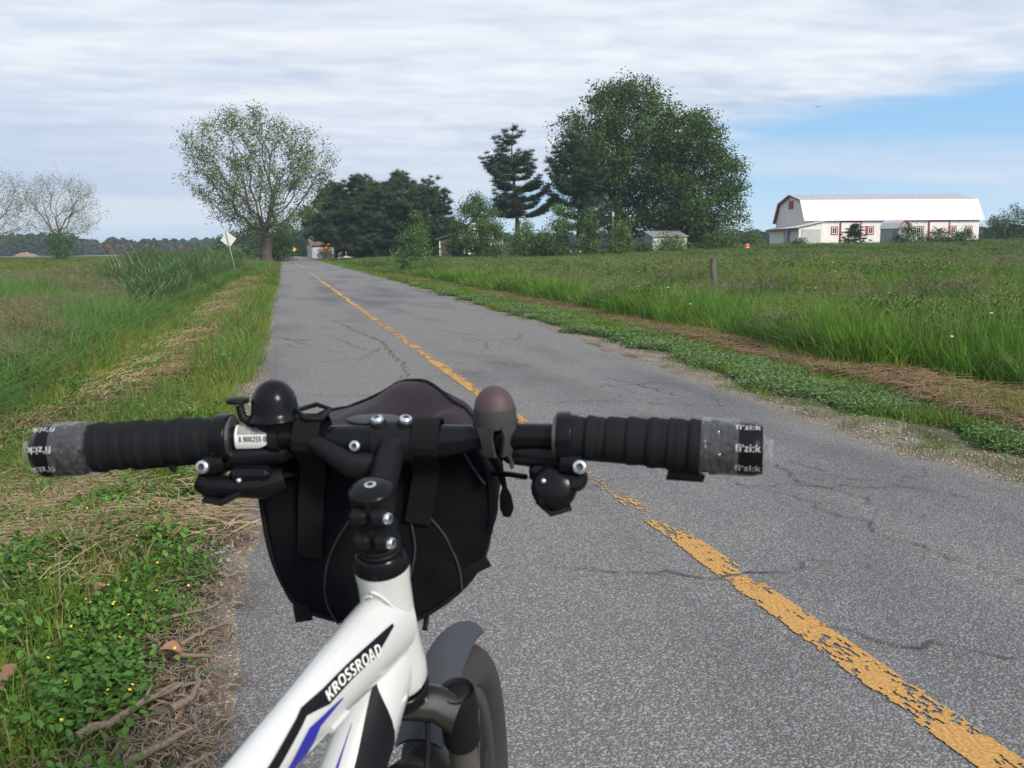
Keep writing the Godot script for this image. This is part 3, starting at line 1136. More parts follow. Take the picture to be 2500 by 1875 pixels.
func tree(called: String, label: String, at: Vector3, height: float, profile: Array, o: Dictionary) -> Node3D:
	var seed_: int = o.get("seed", 1)
	var r := RandomNumberGenerator.new()
	r.seed = seed_ * 31 + 5
	var th: float = o.get("trunk_h", height * 0.25)
	var tr: float = o.get("trunk_r", 0.3)
	var off: Vector3 = o.get("off", Vector3.ZERO)
	var k_path: float = o.get("k", 0.35)
	var lift: float = o.get("lift", 0.25)
	var pts := envelope(profile, height, o.get("points", 250), seed_, o.get("bias", 0.4), o.get("lump", 0.35))
	for k in pts.size():
		pts[k] += off * (pts[k].y / height)
	var pos := PackedVector3Array()
	var par := PackedInt32Array()
	var dir := PackedVector3Array()
	var plen := PackedFloat32Array()
	var tn := maxi(3, int(th / 0.8))
	var lean: Vector3 = o.get("lean", Vector3.ZERO)
	for k in tn + 1:
		var f := float(k) / tn
		pos.append(Vector3(lean.x * f * f, th * f, lean.z * f * f) + Vector3(sin(f * 5.0 + seed_), 0, cos(f * 4.0)) * tr * 0.25 * f)
		par.append(k - 1)
		dir.append(Vector3.UP)
		plen.append(0.0 if k == 0 else th * f * 0.3)
	var fork := pos[tn]
	var first: int = int(tn * o.get("first", 0.8))
	pts.sort_custom(func(a, b): return a.distance_squared_to(fork) < b.distance_squared_to(fork))
	var seg: float = o.get("seg", 0.9)
	for p in pts:
		var best := first
		var bd := 1e9
		for k in range(first, pos.size()):
			var q: Vector3 = p - pos[k]
			var dd := q.length()
			var cost := dd + k_path * plen[k]
			if cost < bd:
				cost += maxf(0.0, -q.dot(dir[k])) * 0.8 + maxf(0.0, -q.y) * 0.5
				if cost < bd:
					bd = cost
					best = k
		var a: Vector3 = pos[best]
		var dist := a.distance_to(p)
		var ctl: Vector3 = a + (dir[best] * 0.6 + Vector3.UP * lift).normalized() * dist * o.get("curve", 0.42)
		var m := maxi(1, int(dist / seg))
		var prev := best
		for s in range(1, m + 1):
			var t := float(s) / m
			var w := a.lerp(ctl, t).lerp(ctl.lerp(p, t), t)
			if s < m:
				w += Vector3(r.randfn(), r.randfn(), r.randfn()) * seg * 0.07
			dir.append((w - pos[prev]).normalized())
			plen.append(plen[prev] + w.distance_to(pos[prev]))
			pos.append(w)
			par.append(prev)
			prev = pos.size() - 1
	var tips := PackedInt32Array()
	tips.resize(pos.size())
	var kids := PackedInt32Array()
	kids.resize(pos.size())
	for k in range(pos.size() - 1, 0, -1):
		if kids[k] == 0:
			tips[k] = 1
		if par[k] >= 0:
			tips[par[k]] += tips[k]
			kids[par[k]] += 1
	var rt: float = o.get("twig_r", 0.018)
	var ex := log(tr / rt) / log(maxf(2.0, tips[0]))
	var mb := MB.new()
	for k in range(1, pos.size()):
		var r0 := rt * pow(tips[par[k]], ex)
		var r1 := rt * pow(tips[k], ex)
		r0 = minf(r0, r1 * 1.25)
		if par[k] == 0:
			r0 *= 1.35
		var sides := 8 if r1 > 0.15 else (5 if r1 > 0.05 else 3)
		stub(mb, pos[par[k]], pos[k], r0, r1, sides)
	var t := thing(called, label, o.get("category", "tree"), at, o.get("turn", 0.0), o.get("group", ""))
	part("trunk", mb.mesh(), o.get("bark", M.bark), t)
	var where := []
	var tints := []
	var nz := FastNoiseLite.new()
	nz.seed = seed_
	nz.frequency = o.get("clump", 0.28)
	var per: float = o.get("per", 4.0)
	var sc: float = o.get("spray", 1.0)
	var reach: float = o.get("reach", 0.35)
	var tone: Color = o.get("tone", Color.WHITE)
	var most: int = o.get("twig_tips", 3)
	for k in range(tn + 1, pos.size()):
		if tips[k] > most:
			continue
		var want := per * (1.0 if tips[k] == 1 else 0.7)
		# gaps: some twigs bear little
		want *= clampf(0.85 + nz.get_noise_3d(pos[k].x * 1.7 + 50.0, pos[k].y * 1.7, pos[k].z * 1.7) * o.get("gap", 1.2), 0.1, 1.5)
		var m := int(want) + (1 if r.randf() < fmod(want, 1.0) else 0)
		for s in m:
			var b := Basis.from_euler(Vector3(r.randf_range(-0.5, 0.5), r.randf() * TAU, r.randf_range(-0.5, 0.5))).scaled(Vector3.ONE * sc * r.randf_range(0.7, 1.25))
			var back := pos[k].lerp(pos[par[k]], r.randf() * 0.8)
			where.append(Transform3D(b, back + Vector3(r.randfn(), r.randfn() * 0.8, r.randfn()) * reach))
			var g := 1.0 + nz.get_noise_3d(pos[k].x, pos[k].y, pos[k].z) * 0.5 + r.randfn() * 0.1
			tints.append(Color(tone.r * g, tone.g * g, tone.b * g))
	copies("crown", o.get("mesh"), o.get("leaf", M.leaf), where, tints, t)
	return t


func stub(mb: MB, a: Vector3, b: Vector3, ra: float, rb: float, sides: int) -> void:
	var t := (b - a).normalized()
	var x := t.cross(Vector3.UP if absf(t.y) < 0.9 else Vector3.RIGHT).normalized()
	var y := t.cross(x)
	var k := mb.v.size()
	for s in sides:
		var an := TAU * s / sides
		var nn := x * cos(an) + y * sin(an)
		mb.vert(a + nn * ra, nn)
		mb.vert(b + nn * rb, nn)
	for s in sides:
		var p := k + s * 2
		var q := k + ((s + 1) % sides) * 2
		mb.i.append_array(PackedInt32Array([p, q + 1, q, p, p + 1, q + 1]))


func conifer(called: String, label: String, at: Vector3, height: float, o: Dictionary) -> Node3D:
	# whorled branches carrying flat plates of needles; profile: [height share, branch length]
	var r := RandomNumberGenerator.new()
	r.seed = o.get("seed", 1)
	var t := thing(called, label, o.get("category", "tree"), at, o.get("turn", 0.0), o.get("group", ""))
	var mb := MB.new()
	var tr: float = o.get("trunk_r", 0.25)
	var profile: Array = o.profile
	var steps := 14
	var sway: float = o.get("sway", 0.3)
	var axis := func(h: float) -> Vector3:
		return Vector3(sin(h * 0.35) * sway, h, cos(h * 0.3) * sway * 0.6)
	for k in steps:
		var f0 := float(k) / steps
		var f1 := float(k + 1) / steps
		stub(mb, axis.call(f0 * height), axis.call(f1 * height), tr * (1.0 - f0 * 0.93) * (1.3 if k == 0 else 1.0), tr * (1.0 - f1 * 0.93), 8)
	var where := []
	var tints := []
	var h: float = profile[0][0] * height
	var gap: float = o.get("spacing", 0.75)
	var ph := r.randf() * TAU
	var rise_: float = o.get("rise", 0.15)
	while h < height * 0.985:
		var f := h / height
		var len_ := 0.3
		for k in profile.size() - 1:
			if f >= profile[k][0] and f <= profile[k + 1][0]:
				len_ = lerpf(profile[k][1], profile[k + 1][1], (f - profile[k][0]) / (profile[k + 1][0] - profile[k][0]))
		var m := r.randi_range(3, 5) if f < 0.9 else 3
		ph += r.randf_range(0.5, 1.3)
		for b in m:
			if r.randf() < o.get("miss", 0.12):
				continue
			var a := ph + TAU * b / m + r.randf_range(-0.3, 0.3)
			var l := len_ * r.randf_range(0.62, 1.12)
			var out := Vector3(cos(a), 0, sin(a))
			var base: Vector3 = axis.call(h)
			var up: float = rise_ + f * o.get("steep", 0.55) + r.randf_range(-0.1, 0.12)
			var prev := base
			var n := maxi(3, int(l / 0.35))
			for s in range(1, n + 1):
				var q := float(s) / n
				var p: Vector3 = base + out * l * q + Vector3(0, l * (up * q + o.get("tip", 0.25) * q * q - o.get("sag", 0.12) * sin(q * PI)), 0)
				stub(mb, prev, p, 0.05 * (1.2 - q) * minf(1.0, l / 3.0) + 0.012, 0.05 * (1.1 - q) * minf(1.0, l / 3.0) + 0.01, 4)
				prev = p
				if q < o.get("bare", 0.3) and f < 0.85:
					continue
				var side := out.cross(Vector3.UP)
				var width := l * 0.30 * sin(clampf(q * 1.05, 0, 1) * PI * 0.92 + 0.12) + 0.1
				var cnt: int = maxi(2, int(width * o.get("dense", 6.0)))
				for c in cnt:
					var w := r.randf_range(-1, 1) * width
					var b3 := Basis(Vector3.UP, r.randf() * TAU) * Basis(Vector3.RIGHT, r.randf_range(-0.4, 0.4))
					b3 = b3.scaled(Vector3.ONE * r.randf_range(0.75, 1.3) * o.get("spray", 1.0))
					where.append(Transform3D(b3, p + side * w + out * absf(w) * 0.4 + Vector3(0, r.randf_range(-0.05, 0.1) + absf(w) * 0.1, 0)))
					var g := r.randf_range(0.75, 1.2)
					tints.append(Color(g, g, g))
		h += gap * r.randf_range(0.7, 1.3) * (1.0 - 0.45 * f)
	part("trunk", mb.mesh(), o.get("bark", M.bark), t)
	copies("crown", o.mesh, M.needle, where, tints, t)
	return t


func crown_clump(seed_: int, tall: float, wide: float, count: int, size: float, pointed: bool) -> ArrayMesh:
	# a whole distant tree: leaf faces through an ovoid crown
	var r := RandomNumberGenerator.new()
	r.seed = seed_
	var mb := MB.new()
	for k in count:
		var y := pow(r.randf(), 0.8)
		var rad := wide * (1.0 - y if pointed else sqrt(maxf(0.03, 1.0 - pow(1.9 * y - 0.8, 2.0))))
		var a := r.randf() * TAU
		var q := rad * pow(r.randf(), 0.35) * (0.8 + 0.3 * sin(a * 3.0 + y * 9.0 + seed_))
		var at := Vector3(cos(a) * q, y * tall, sin(a) * q)
		var b := Basis.from_euler(Vector3(r.randf() * TAU, r.randf() * TAU, r.randf() * TAU))
		var s := size * r.randf_range(0.6, 1.4)
		var g := r.randf_range(0.7, 1.2)
		mb.col = Color(g, g, g)
		mb.tri(at + b * Vector3(-s, -s * 0.6, 0), at + b * Vector3(s, -s * 0.5, 0), at + b * Vector3(0, s, 0))
	return mb.mesh()


func trees() -> void:
	var elm_spray := leaf_spray(1, 14, 0.85, 0.235, Color(0.085, 0.145, 0.042), Color(0.15, 0.195, 0.07))
	var elm_spray_pale := leaf_spray(2, 12, 0.95, 0.20, Color(0.11, 0.145, 0.06), Color(0.175, 0.19, 0.09))
	var maple_spray := leaf_spray(3, 16, 0.85, 0.33, Color(0.042, 0.088, 0.024), Color(0.085, 0.14, 0.042))
	var small_spray := leaf_spray(4, 12, 0.5, 0.17, Color(0.062, 0.13, 0.035), Color(0.115, 0.185, 0.06))
	var dark_spray := leaf_spray(5, 12, 0.5, 0.18, Color(0.042, 0.085, 0.027), Color(0.075, 0.12, 0.042))
	var poplar_spray := leaf_spray(6, 14, 0.34, 0.105, Color(0.08, 0.165, 0.045), Color(0.14, 0.23, 0.085))
	var pine_needles := needle_spray(7, 46, 0.42, 1.0, Color(0.032, 0.06, 0.03), Color(0.055, 0.09, 0.042))
	var pine_tuft := needle_spray(8, 60, 0.5, 0.7, Color(0.036, 0.068, 0.034), Color(0.062, 0.10, 0.05))
	var spruce_needles := needle_spray(9, 40, 0.26, 0.5, Color(0.025, 0.055, 0.028), Color(0.04, 0.075, 0.035))

	# roadside elm and the two out in the field
	tree("elm_tree", "tall spreading elm with thin foliage at the left edge of the road", Vector3(-1.6, -0.25, -110), 17.7, [[0.18, 2.6], [0.28, 5.6], [0.40, 7.4], [0.58, 8.5], [0.72, 8.6], [0.86, 7.4], [0.95, 5.2], [1.0, 2.0]], {
		"seed": 17, "curve": 0.26, "trunk_h": 3.6, "trunk_r": 0.66, "points": 560, "bias": 0.42, "lump": 0.4, "k": 0.62, "seg": 0.8, "mesh": elm_spray, "per": 4.2, "reach": 0.4, "off": Vector3(-1.1, 0, 0), "first": 0.55, "gap": 2.6, "twig_tips": 2, "twig_r": 0.02,
	})
	var far_elm := {"seed": 25, "curve": 0.3, "trunk_h": 4.2, "trunk_r": 0.55, "points": 300, "bias": 0.4, "lump": 0.35, "k": 0.6, "seg": 1.1, "mesh": elm_spray_pale, "per": 4.0, "reach": 0.6, "bark": M.bark_pale, "gap": 1.5, "twig_tips": 2, "spray": 1.15, "lift": 0.15, "first": 0.95, "group": "bare-looking elms in the left field"}
	tree("elm_tree", "pale thin-leaved elm with a forked trunk and ivy at its foot in the left field", Vector3(-40.3, -0.25, -185.7), 16.0, [[0.3, 5.5], [0.45, 8.0], [0.6, 8.6], [0.78, 8.2], [0.92, 6.0], [1.0, 2.5]], far_elm)
	far_elm.seed = 39
	tree("elm_tree", "pale thin-leaved elm cut off by the left edge of the photo", Vector3(-51.5, -0.25, -183.0), 15.9, [[0.18, 5.0], [0.35, 8.5], [0.6, 9.0], [0.78, 8.2], [0.92, 6.0], [1.0, 2.5]], far_elm)
	tree("ivy_clump", "dense dark ivy clump round the foot of the forked field elm", Vector3(-40.0, -0.3, -184.6), 5.6, [[0.02, 1.5], [0.3, 1.9], [0.6, 2.2], [0.85, 1.6], [1.0, 0.6]], {"seed": 51, "trunk_h": 1.0, "trunk_r": 0.15, "points": 90, "mesh": small_spray, "per": 7.0, "reach": 0.4, "seg": 0.7, "spray": 1.5, "category": "ivy", "gap": 0.5})
	tree("shrub", "dark round shrub at the foot of the roadside elm", Vector3(-0.2, -0.2, -114), 3.9, [[0.02, 1.6], [0.4, 1.8], [0.75, 1.5], [1.0, 0.5]], {"seed": 52, "trunk_h": 0.6, "trunk_r": 0.1, "points": 80, "mesh": small_spray, "per": 7.0, "reach": 0.35, "seg": 0.6, "spray": 1.3, "category": "shrub", "gap": 0.5})
	tree("shrub", "low broad thicket left of the roadside elm trunk", Vector3(-5.6, -0.3, -106), 1.9, [[0.02, 2.6], [0.5, 2.4], [1.0, 0.8]], {"seed": 53, "trunk_h": 0.3, "trunk_r": 0.08, "points": 70, "mesh": small_spray, "per": 6.0, "reach": 0.4, "seg": 0.6, "spray": 1.2, "category": "shrub", "gap": 0.4})

	# pines in a dense group beyond the poplar
	var pine_o := {"k": 0.1, "seg": 0.8, "mesh": pine_tuft, "leaf": M.needle, "per": 7.5, "reach": 0.45, "lift": 0.3, "bias": 0.36, "lump": 0.4, "gap": 0.4, "twig_tips": 3, "spray": 1.15, "group": "dark pines in a dense group beyond the poplar"}
	var pines := [
		[Vector3(7.9, -0.1, -134.0), 10.9, 4.1, "left-most of the grouped pines, its bare trunk before the white house"],
		[Vector3(10.9, -0.1, -127.5), 12.2, 5.6, "tallest of the grouped pines, with a broad rounded top"],
		[Vector3(15.0, -0.1, -121.5), 11.6, 5.4, "middle pine of the group, its trunk showing through the boughs"],
		[Vector3(18.6, -0.05, -116.5), 10.3, 4.0, "right-most of the grouped pines, next to the tan house"],
		[Vector3(11.6, -0.1, -124.0), 8.6, 3.4, "shortest of the grouped pines, low at the front of the group"],
		[Vector3(13.0, -0.1, -122.5), 9.6, 4.4, "pine at the front of the group, under its tallest top"],
		[Vector3(13.2, -0.1, -131.0), 11.2, 4.6, "pine at the back of the group, showing between its two tallest"],
	]
	for k in pines.size():
		var q: Array = pines[k]
		var w: float = q[2]
		pine_o.merge({"seed": 60 + k, "trunk_h": q[1] * 0.8, "trunk_r": 0.22, "points": int(240 * w / 5.0), "first": 0.08 if k != 0 else 0.25}, true)
		tree("pine_tree", q[3], q[0], q[1], [[0.07 if k != 0 else 0.3, w * 0.7], [0.2 if k != 0 else 0.36, w * 0.95], [0.45, w], [0.65, w * 0.85], [0.82, w * 0.62], [0.93, w * 0.35], [1.0, 0.4]], pine_o)

	# two old white pines
	conifer("white_pine", "lone tall white pine with tiers of flat boughs and a bare lower trunk", Vector3(28.4, 0.1, -108.3), 16.5, {"seed": 4, "trunk_r": 0.36, "mesh": pine_needles, "profile": [[0.31, 4.6], [0.36, 4.2], [0.46, 3.9], [0.56, 3.8], [0.66, 3.3], [0.76, 2.4], [0.86, 1.4], [0.95, 0.6], [1.0, 0.2]], "spacing": 1.3, "miss": 0.2, "spray": 1.12, "rise": 0.0, "steep": 0.5, "dense": 8.0, "bare": 0.25})
	conifer("white_pine", "second tall white pine, standing against the left side of the biggest maple", Vector3(31.5, 0.2, -93.6), 13.0, {"seed": 8, "trunk_r": 0.34, "mesh": pine_needles, "profile": [[0.24, 3.0], [0.36, 3.3], [0.56, 3.3], [0.7, 2.7], [0.82, 1.8], [0.93, 0.9], [1.0, 0.3]], "spacing": 1.2, "miss": 0.1, "spray": 1.2, "rise": 0.0, "steep": 0.6, "dense": 6.0, "bare": 0.25})

	# the two big maples by the farmyard
	tree("maple_tree", "biggest tree of all, a many-stemmed silver maple by the farmyard", Vector3(41.4, 0.45, -104), 20.8, [[0.12, 3.5], [0.2, 5.2], [0.34, 6.6], [0.5, 7.6], [0.66, 8.1], [0.78, 7.4], [0.88, 5.6], [0.95, 3.8], [1.0, 1.6]], {
		"seed": 72, "trunk_h": 2.6, "trunk_r": 0.62, "points": 560, "bias": 0.5, "lump": 0.9, "k": 0.5, "seg": 0.85, "mesh": maple_spray, "per": 7.3, "reach": 0.6, "first": 0.6, "gap": 2.3, "spray": 1.0, "clump": 0.22, "lift": 0.45,
	})
	tree("maple_tree", "round full-crowned maple to the right of the biggest one", Vector3(47.0, 0.6, -97.2), 15.9, [[0.10, 2.6], [0.18, 4.2], [0.3, 4.9], [0.45, 5.0], [0.62, 4.9], [0.76, 4.4], [0.88, 3.4], [0.96, 2.2], [1.0, 0.8]], {
		"seed": 83, "trunk_h": 3.2, "trunk_r": 0.5, "points": 400, "bias": 0.45, "lump": 0.85, "k": 0.4, "seg": 0.8, "mesh": maple_spray, "per": 8.2, "reach": 0.55, "first": 0.4, "gap": 2.0, "spray": 0.95, "clump": 0.25, "lift": 0.35, "tone": Color(1.05, 1.05, 0.95),
	})
	tree("young_maple", "bushy young maple in front of the tan house", Vector3(19.6, 0.0, -89.9), 7.1, [[0.05, 2.1], [0.25, 2.7], [0.5, 2.5], [0.75, 1.7], [0.92, 0.9], [1.0, 0.3]], {"seed": 91, "trunk_h": 1.4, "trunk_r": 0.13, "points": 150, "mesh": small_spray, "per": 10.0, "reach": 0.35, "seg": 0.5, "spray": 1.15, "k": 0.2, "lift": 0.6, "lump": 0.5, "tone": Color(0.82, 0.86, 0.85), "gap": 0.9})
	tree("young_poplar", "bright green young poplar at the edge of the right-hand field", Vector3(7.0, -0.2, -47.5), 3.35, [[0.03, 1.0], [0.2, 1.15], [0.45, 1.0], [0.65, 0.7], [0.82, 0.45], [1.0, 0.12]], {"seed": 95, "trunk_h": 1.6, "trunk_r": 0.06, "points": 150, "mesh": poplar_spray, "per": 4.0, "reach": 0.17, "seg": 0.3, "first": 0.1, "k": 0.2, "lift": 0.5, "lump": 0.5, "twig_r": 0.008, "lean": Vector3(0.1, 0, 0), "gap": 0.9})

	# row of small trees and shrubs along the back of the field
	var row := [
		["young_tree", "leafy young tree under the lone white pine", Vector3(22.6, 0.1, -83.0), 4.0, 1.3, "small", 0.05],
		["young_tree", "smaller dark sapling beside the young tree under the lone pine", Vector3(24.3, 0.1, -82.0), 3.0, 0.9, "dark", 0.03],
		["young_tree", "slim airy tree in front of the second white pine", Vector3(27.0, 0.15, -85.9), 5.6, 1.05, "small", 0.1],
		["young_tree", "upright leafy tree in front of the biggest maple's left side", Vector3(29.3, 0.2, -83.1), 4.9, 1.0, "small", 0.1],
		["shrub", "shrub at the foot of the biggest maple, by the grey pole", Vector3(32.0, 0.25, -82.1), 3.6, 1.15, "small", 0.03],
		["shrub", "low dark shrub between the slim trees and the parked cars", Vector3(25.6, 0.1, -80.5), 1.6, 1.1, "dark", 0.02],
		["shrub", "bush in front of the pale green metal shed", Vector3(40.0, 0.4, -87.5), 2.4, 1.7, "small", 0.02],
		["shrub", "dark bush to the left of the metal shed", Vector3(36.6, 0.3, -87.6), 1.7, 1.3, "dark", 0.02],
		["shrub", "bush under the round maple, right of the orange cloth", Vector3(45.4, 0.55, -86.5), 3.0, 1.7, "small", 0.02],
		["shrub", "low bush between the metal shed and the orange cloth", Vector3(43.4, 0.5, -87.2), 1.0, 1.1, "dark", 0.02],
		["shrub", "dark shrub in front of the white house's garage", Vector3(7.6, -0.1, -158.0), 1.9, 1.6, "dark", 0.02],
		["shrub", "low shrub at the left corner of the tan house", Vector3(18.0, 0.0, -95.0), 2.3, 1.5, "dark", 0.02],
		["shrub", "low shrub at the right corner of the tan house", Vector3(23.2, 0.0, -95.0), 1.9, 1.3, "small", 0.02],
		["sapling", "lone leafy sapling between the round maple and the barn", Vector3(57.9, 1.0, -102.8), 2.6, 1.35, "small", 0.05],
		["shrub", "low shrub left of the lone sapling", Vector3(52.6, 0.85, -100.5), 1.9, 1.7, "dark", 0.02],
		["shrub", "small bush at the corner of the barn's lean-to", Vector3(61.6, 1.1, -97.6), 1.1, 0.8, "small", 0.02],
		["shrub", "dark shrub nearest to the small gambrel shed", Vector3(72.3, 1.3, -91.6), 2.3, 1.7, "dark", 0.02],
		["shrub", "broad shrub right of the small gambrel shed", Vector3(75.4, 1.35, -90.2), 2.0, 1.9, "dark", 0.02],
		["shrub", "dark shrub before the second barn door", Vector3(77.9, 1.4, -89.3), 1.7, 1.4, "dark", 0.02],
	]
	var index := 100
	for q in row:
		var dark: bool = q[5] == "dark"
		index += 1
		tree(q[0], q[1], q[2] + Vector3(0, -0.05, 0), q[3], [[q[6], q[4] * 0.8], [0.25, q[4]], [0.55, q[4] * 0.9], [0.8, q[4] * 0.6], [1.0, q[4] * 0.15]], {
			"seed": index, "trunk_h": q[3] * 0.4, "trunk_r": 0.03 + q[3] * 0.015, "points": int(40 + 14 * q[3] * q[4]), "mesh": dark_spray if dark else small_spray, "per": 3.6, "reach": 0.3, "seg": 0.5, "first": 0.1, "k": 0.2, "lift": 0.5, "lump": 0.5, "spray": 1.1, "category": "shrub" if q[0] == "shrub" else "tree", "gap": 0.8, "twig_r": 0.012,
		})
	conifer("spruce_tree", "small dark spruce against the first barn door", Vector3(67.2, 1.15, -94.8), 2.7, {"seed": 33, "trunk_r": 0.09, "mesh": spruce_needles, "profile": [[0.05, 1.75], [0.3, 1.6], [0.6, 0.95], [0.85, 0.45], [1.0, 0.1]], "spacing": 0.33, "miss": 0.05, "spray": 1.1, "rise": 0.1, "steep": 0.3, "dense": 9.0, "bare": 0.15, "sway": 0.05})
	tree("edge_tree", "broad dark tree at the right edge of the photo", Vector3(104.0, 1.3, -107.8), 5.6, [[0.02, 3.8], [0.3, 4.2], [0.6, 3.8], [0.85, 2.2], [1.0, 0.8]], {"seed": 141, "trunk_h": 1.6, "trunk_r": 0.3, "points": 200, "mesh": dark_spray, "per": 4.0, "reach": 0.5, "seg": 0.7, "spray": 1.6, "gap": 0.7, "lump": 0.5})
	tree("far_tree", "tall thin tree rising above the distant wood right of the barn", Vector3(271, 0.0, -294), 12.5, [[0.5, 1.0], [0.75, 1.8], [0.9, 2.2], [1.0, 1.2]], {"seed": 151, "trunk_h": 7.5, "trunk_r": 0.3, "points": 60, "mesh": maple_spray, "per": 3.0, "reach": 0.4, "spray": 1.3, "gap": 1.0})

	# dark trees where the road bends away
	var bendtrees := [[-6.0, -255.0, 9.0, 4.5], [1.5, -290.0, 10.5, 5.5], [8.5, -270.0, 9.5, 5.0], [14.0, -240.0, 8.5, 4.5], [-13.0, -268.0, 7.0, 4.5], [4.6, -232.0, 6.0, 3.0]]
	var where_is := ["round tree at the road's end, left of where it bends away", "tallest tree at the road's end, where it bends away", "tree at the road's end, behind the yellow warning sign", "tree at the road's end, behind the white house's pole", "low tree left of the road's end, behind the elm shrub", "smaller tree on the right verge where the road bends away"]
	for k in bendtrees.size():
		var q: Array = bendtrees[k]
		tree("far_tree", where_is[k], Vector3(q[0], -0.2, q[1]), q[2], [[0.02, q[3] * 0.8], [0.35, q[3]], [0.65, q[3] * 0.85], [0.88, q[3] * 0.5], [1.0, 0.5]], {"seed": 160 + k, "trunk_h": q[2] * 0.3, "trunk_r": 0.25, "points": 110, "mesh": maple_spray, "per": 4.0, "reach": 0.6, "seg": 1.2, "spray": 1.9, "gap": 0.6, "tone": Color(0.8, 0.85, 0.85), "group": "dark trees where the road bends away"})

	# the distant wood all along the horizon
	var crowns := [crown_clump(1, 1.0, 0.5, 420, 0.085, false), crown_clump(2, 1.0, 0.42, 420, 0.085, false)]
	for kind in 2:
		var where := []
		var tints := []
		for k in 520:
			var az := rng.randf_range(-34.0, 62.0)
			if kind == 1 and az < 8.0:
				az = rng.randf_range(-34.0, 12.0)
			var dd := rng.randf_range(560, 660) if az < 10 else rng.randf_range(400, 480)
			var h := rng.randf_range(7.0, 10.5) * (1.0 if az < 10 else 0.95)
			if az < -11.5 and az > -15.5:
				dd *= 0.86
				h *= 1.1
			if az > -1.5 and az < 0.5:
				h *= 1.25
			var a := deg_to_rad(az)
			var b := Basis(Vector3.UP, rng.randf() * TAU).scaled(Vector3(h * rng.randf_range(0.9, 1.5), h, h * rng.randf_range(0.9, 1.5)))
			where.append(Transform3D(b, Vector3(sin(a) * dd, -0.6, -cos(a) * dd)))
			var g := rng.randf_range(0.75, 1.2)
			tints.append(Color(0.055 * g, 0.082 * g, 0.04 * g))
		tag(copies("distant_wood", crowns[kind], M.leaf, where, tints), "dark line of woods along the horizon", "woods")


# ---------------------------------------------------------------- signs, posts, cars and other small things

func pole(mb: MB, a: Vector3, b: Vector3, ra: float, rb: float, sides := 10) -> void:
	mb.loft([a, b], [ra, rb], Vector3.BACK if absf((b - a).normalized().y) > 0.7 else Vector3.UP, sides)


func diamond(mb: MB, at: Vector3, half: float, b: Basis) -> void:
	slab(mb, [at + b * Vector3(0, -half, 0), at + b * Vector3(half, 0, 0), at + b * Vector3(0, half, 0), at + b * Vector3(-half, 0, 0)], b * Vector3(0, 0, -0.006))


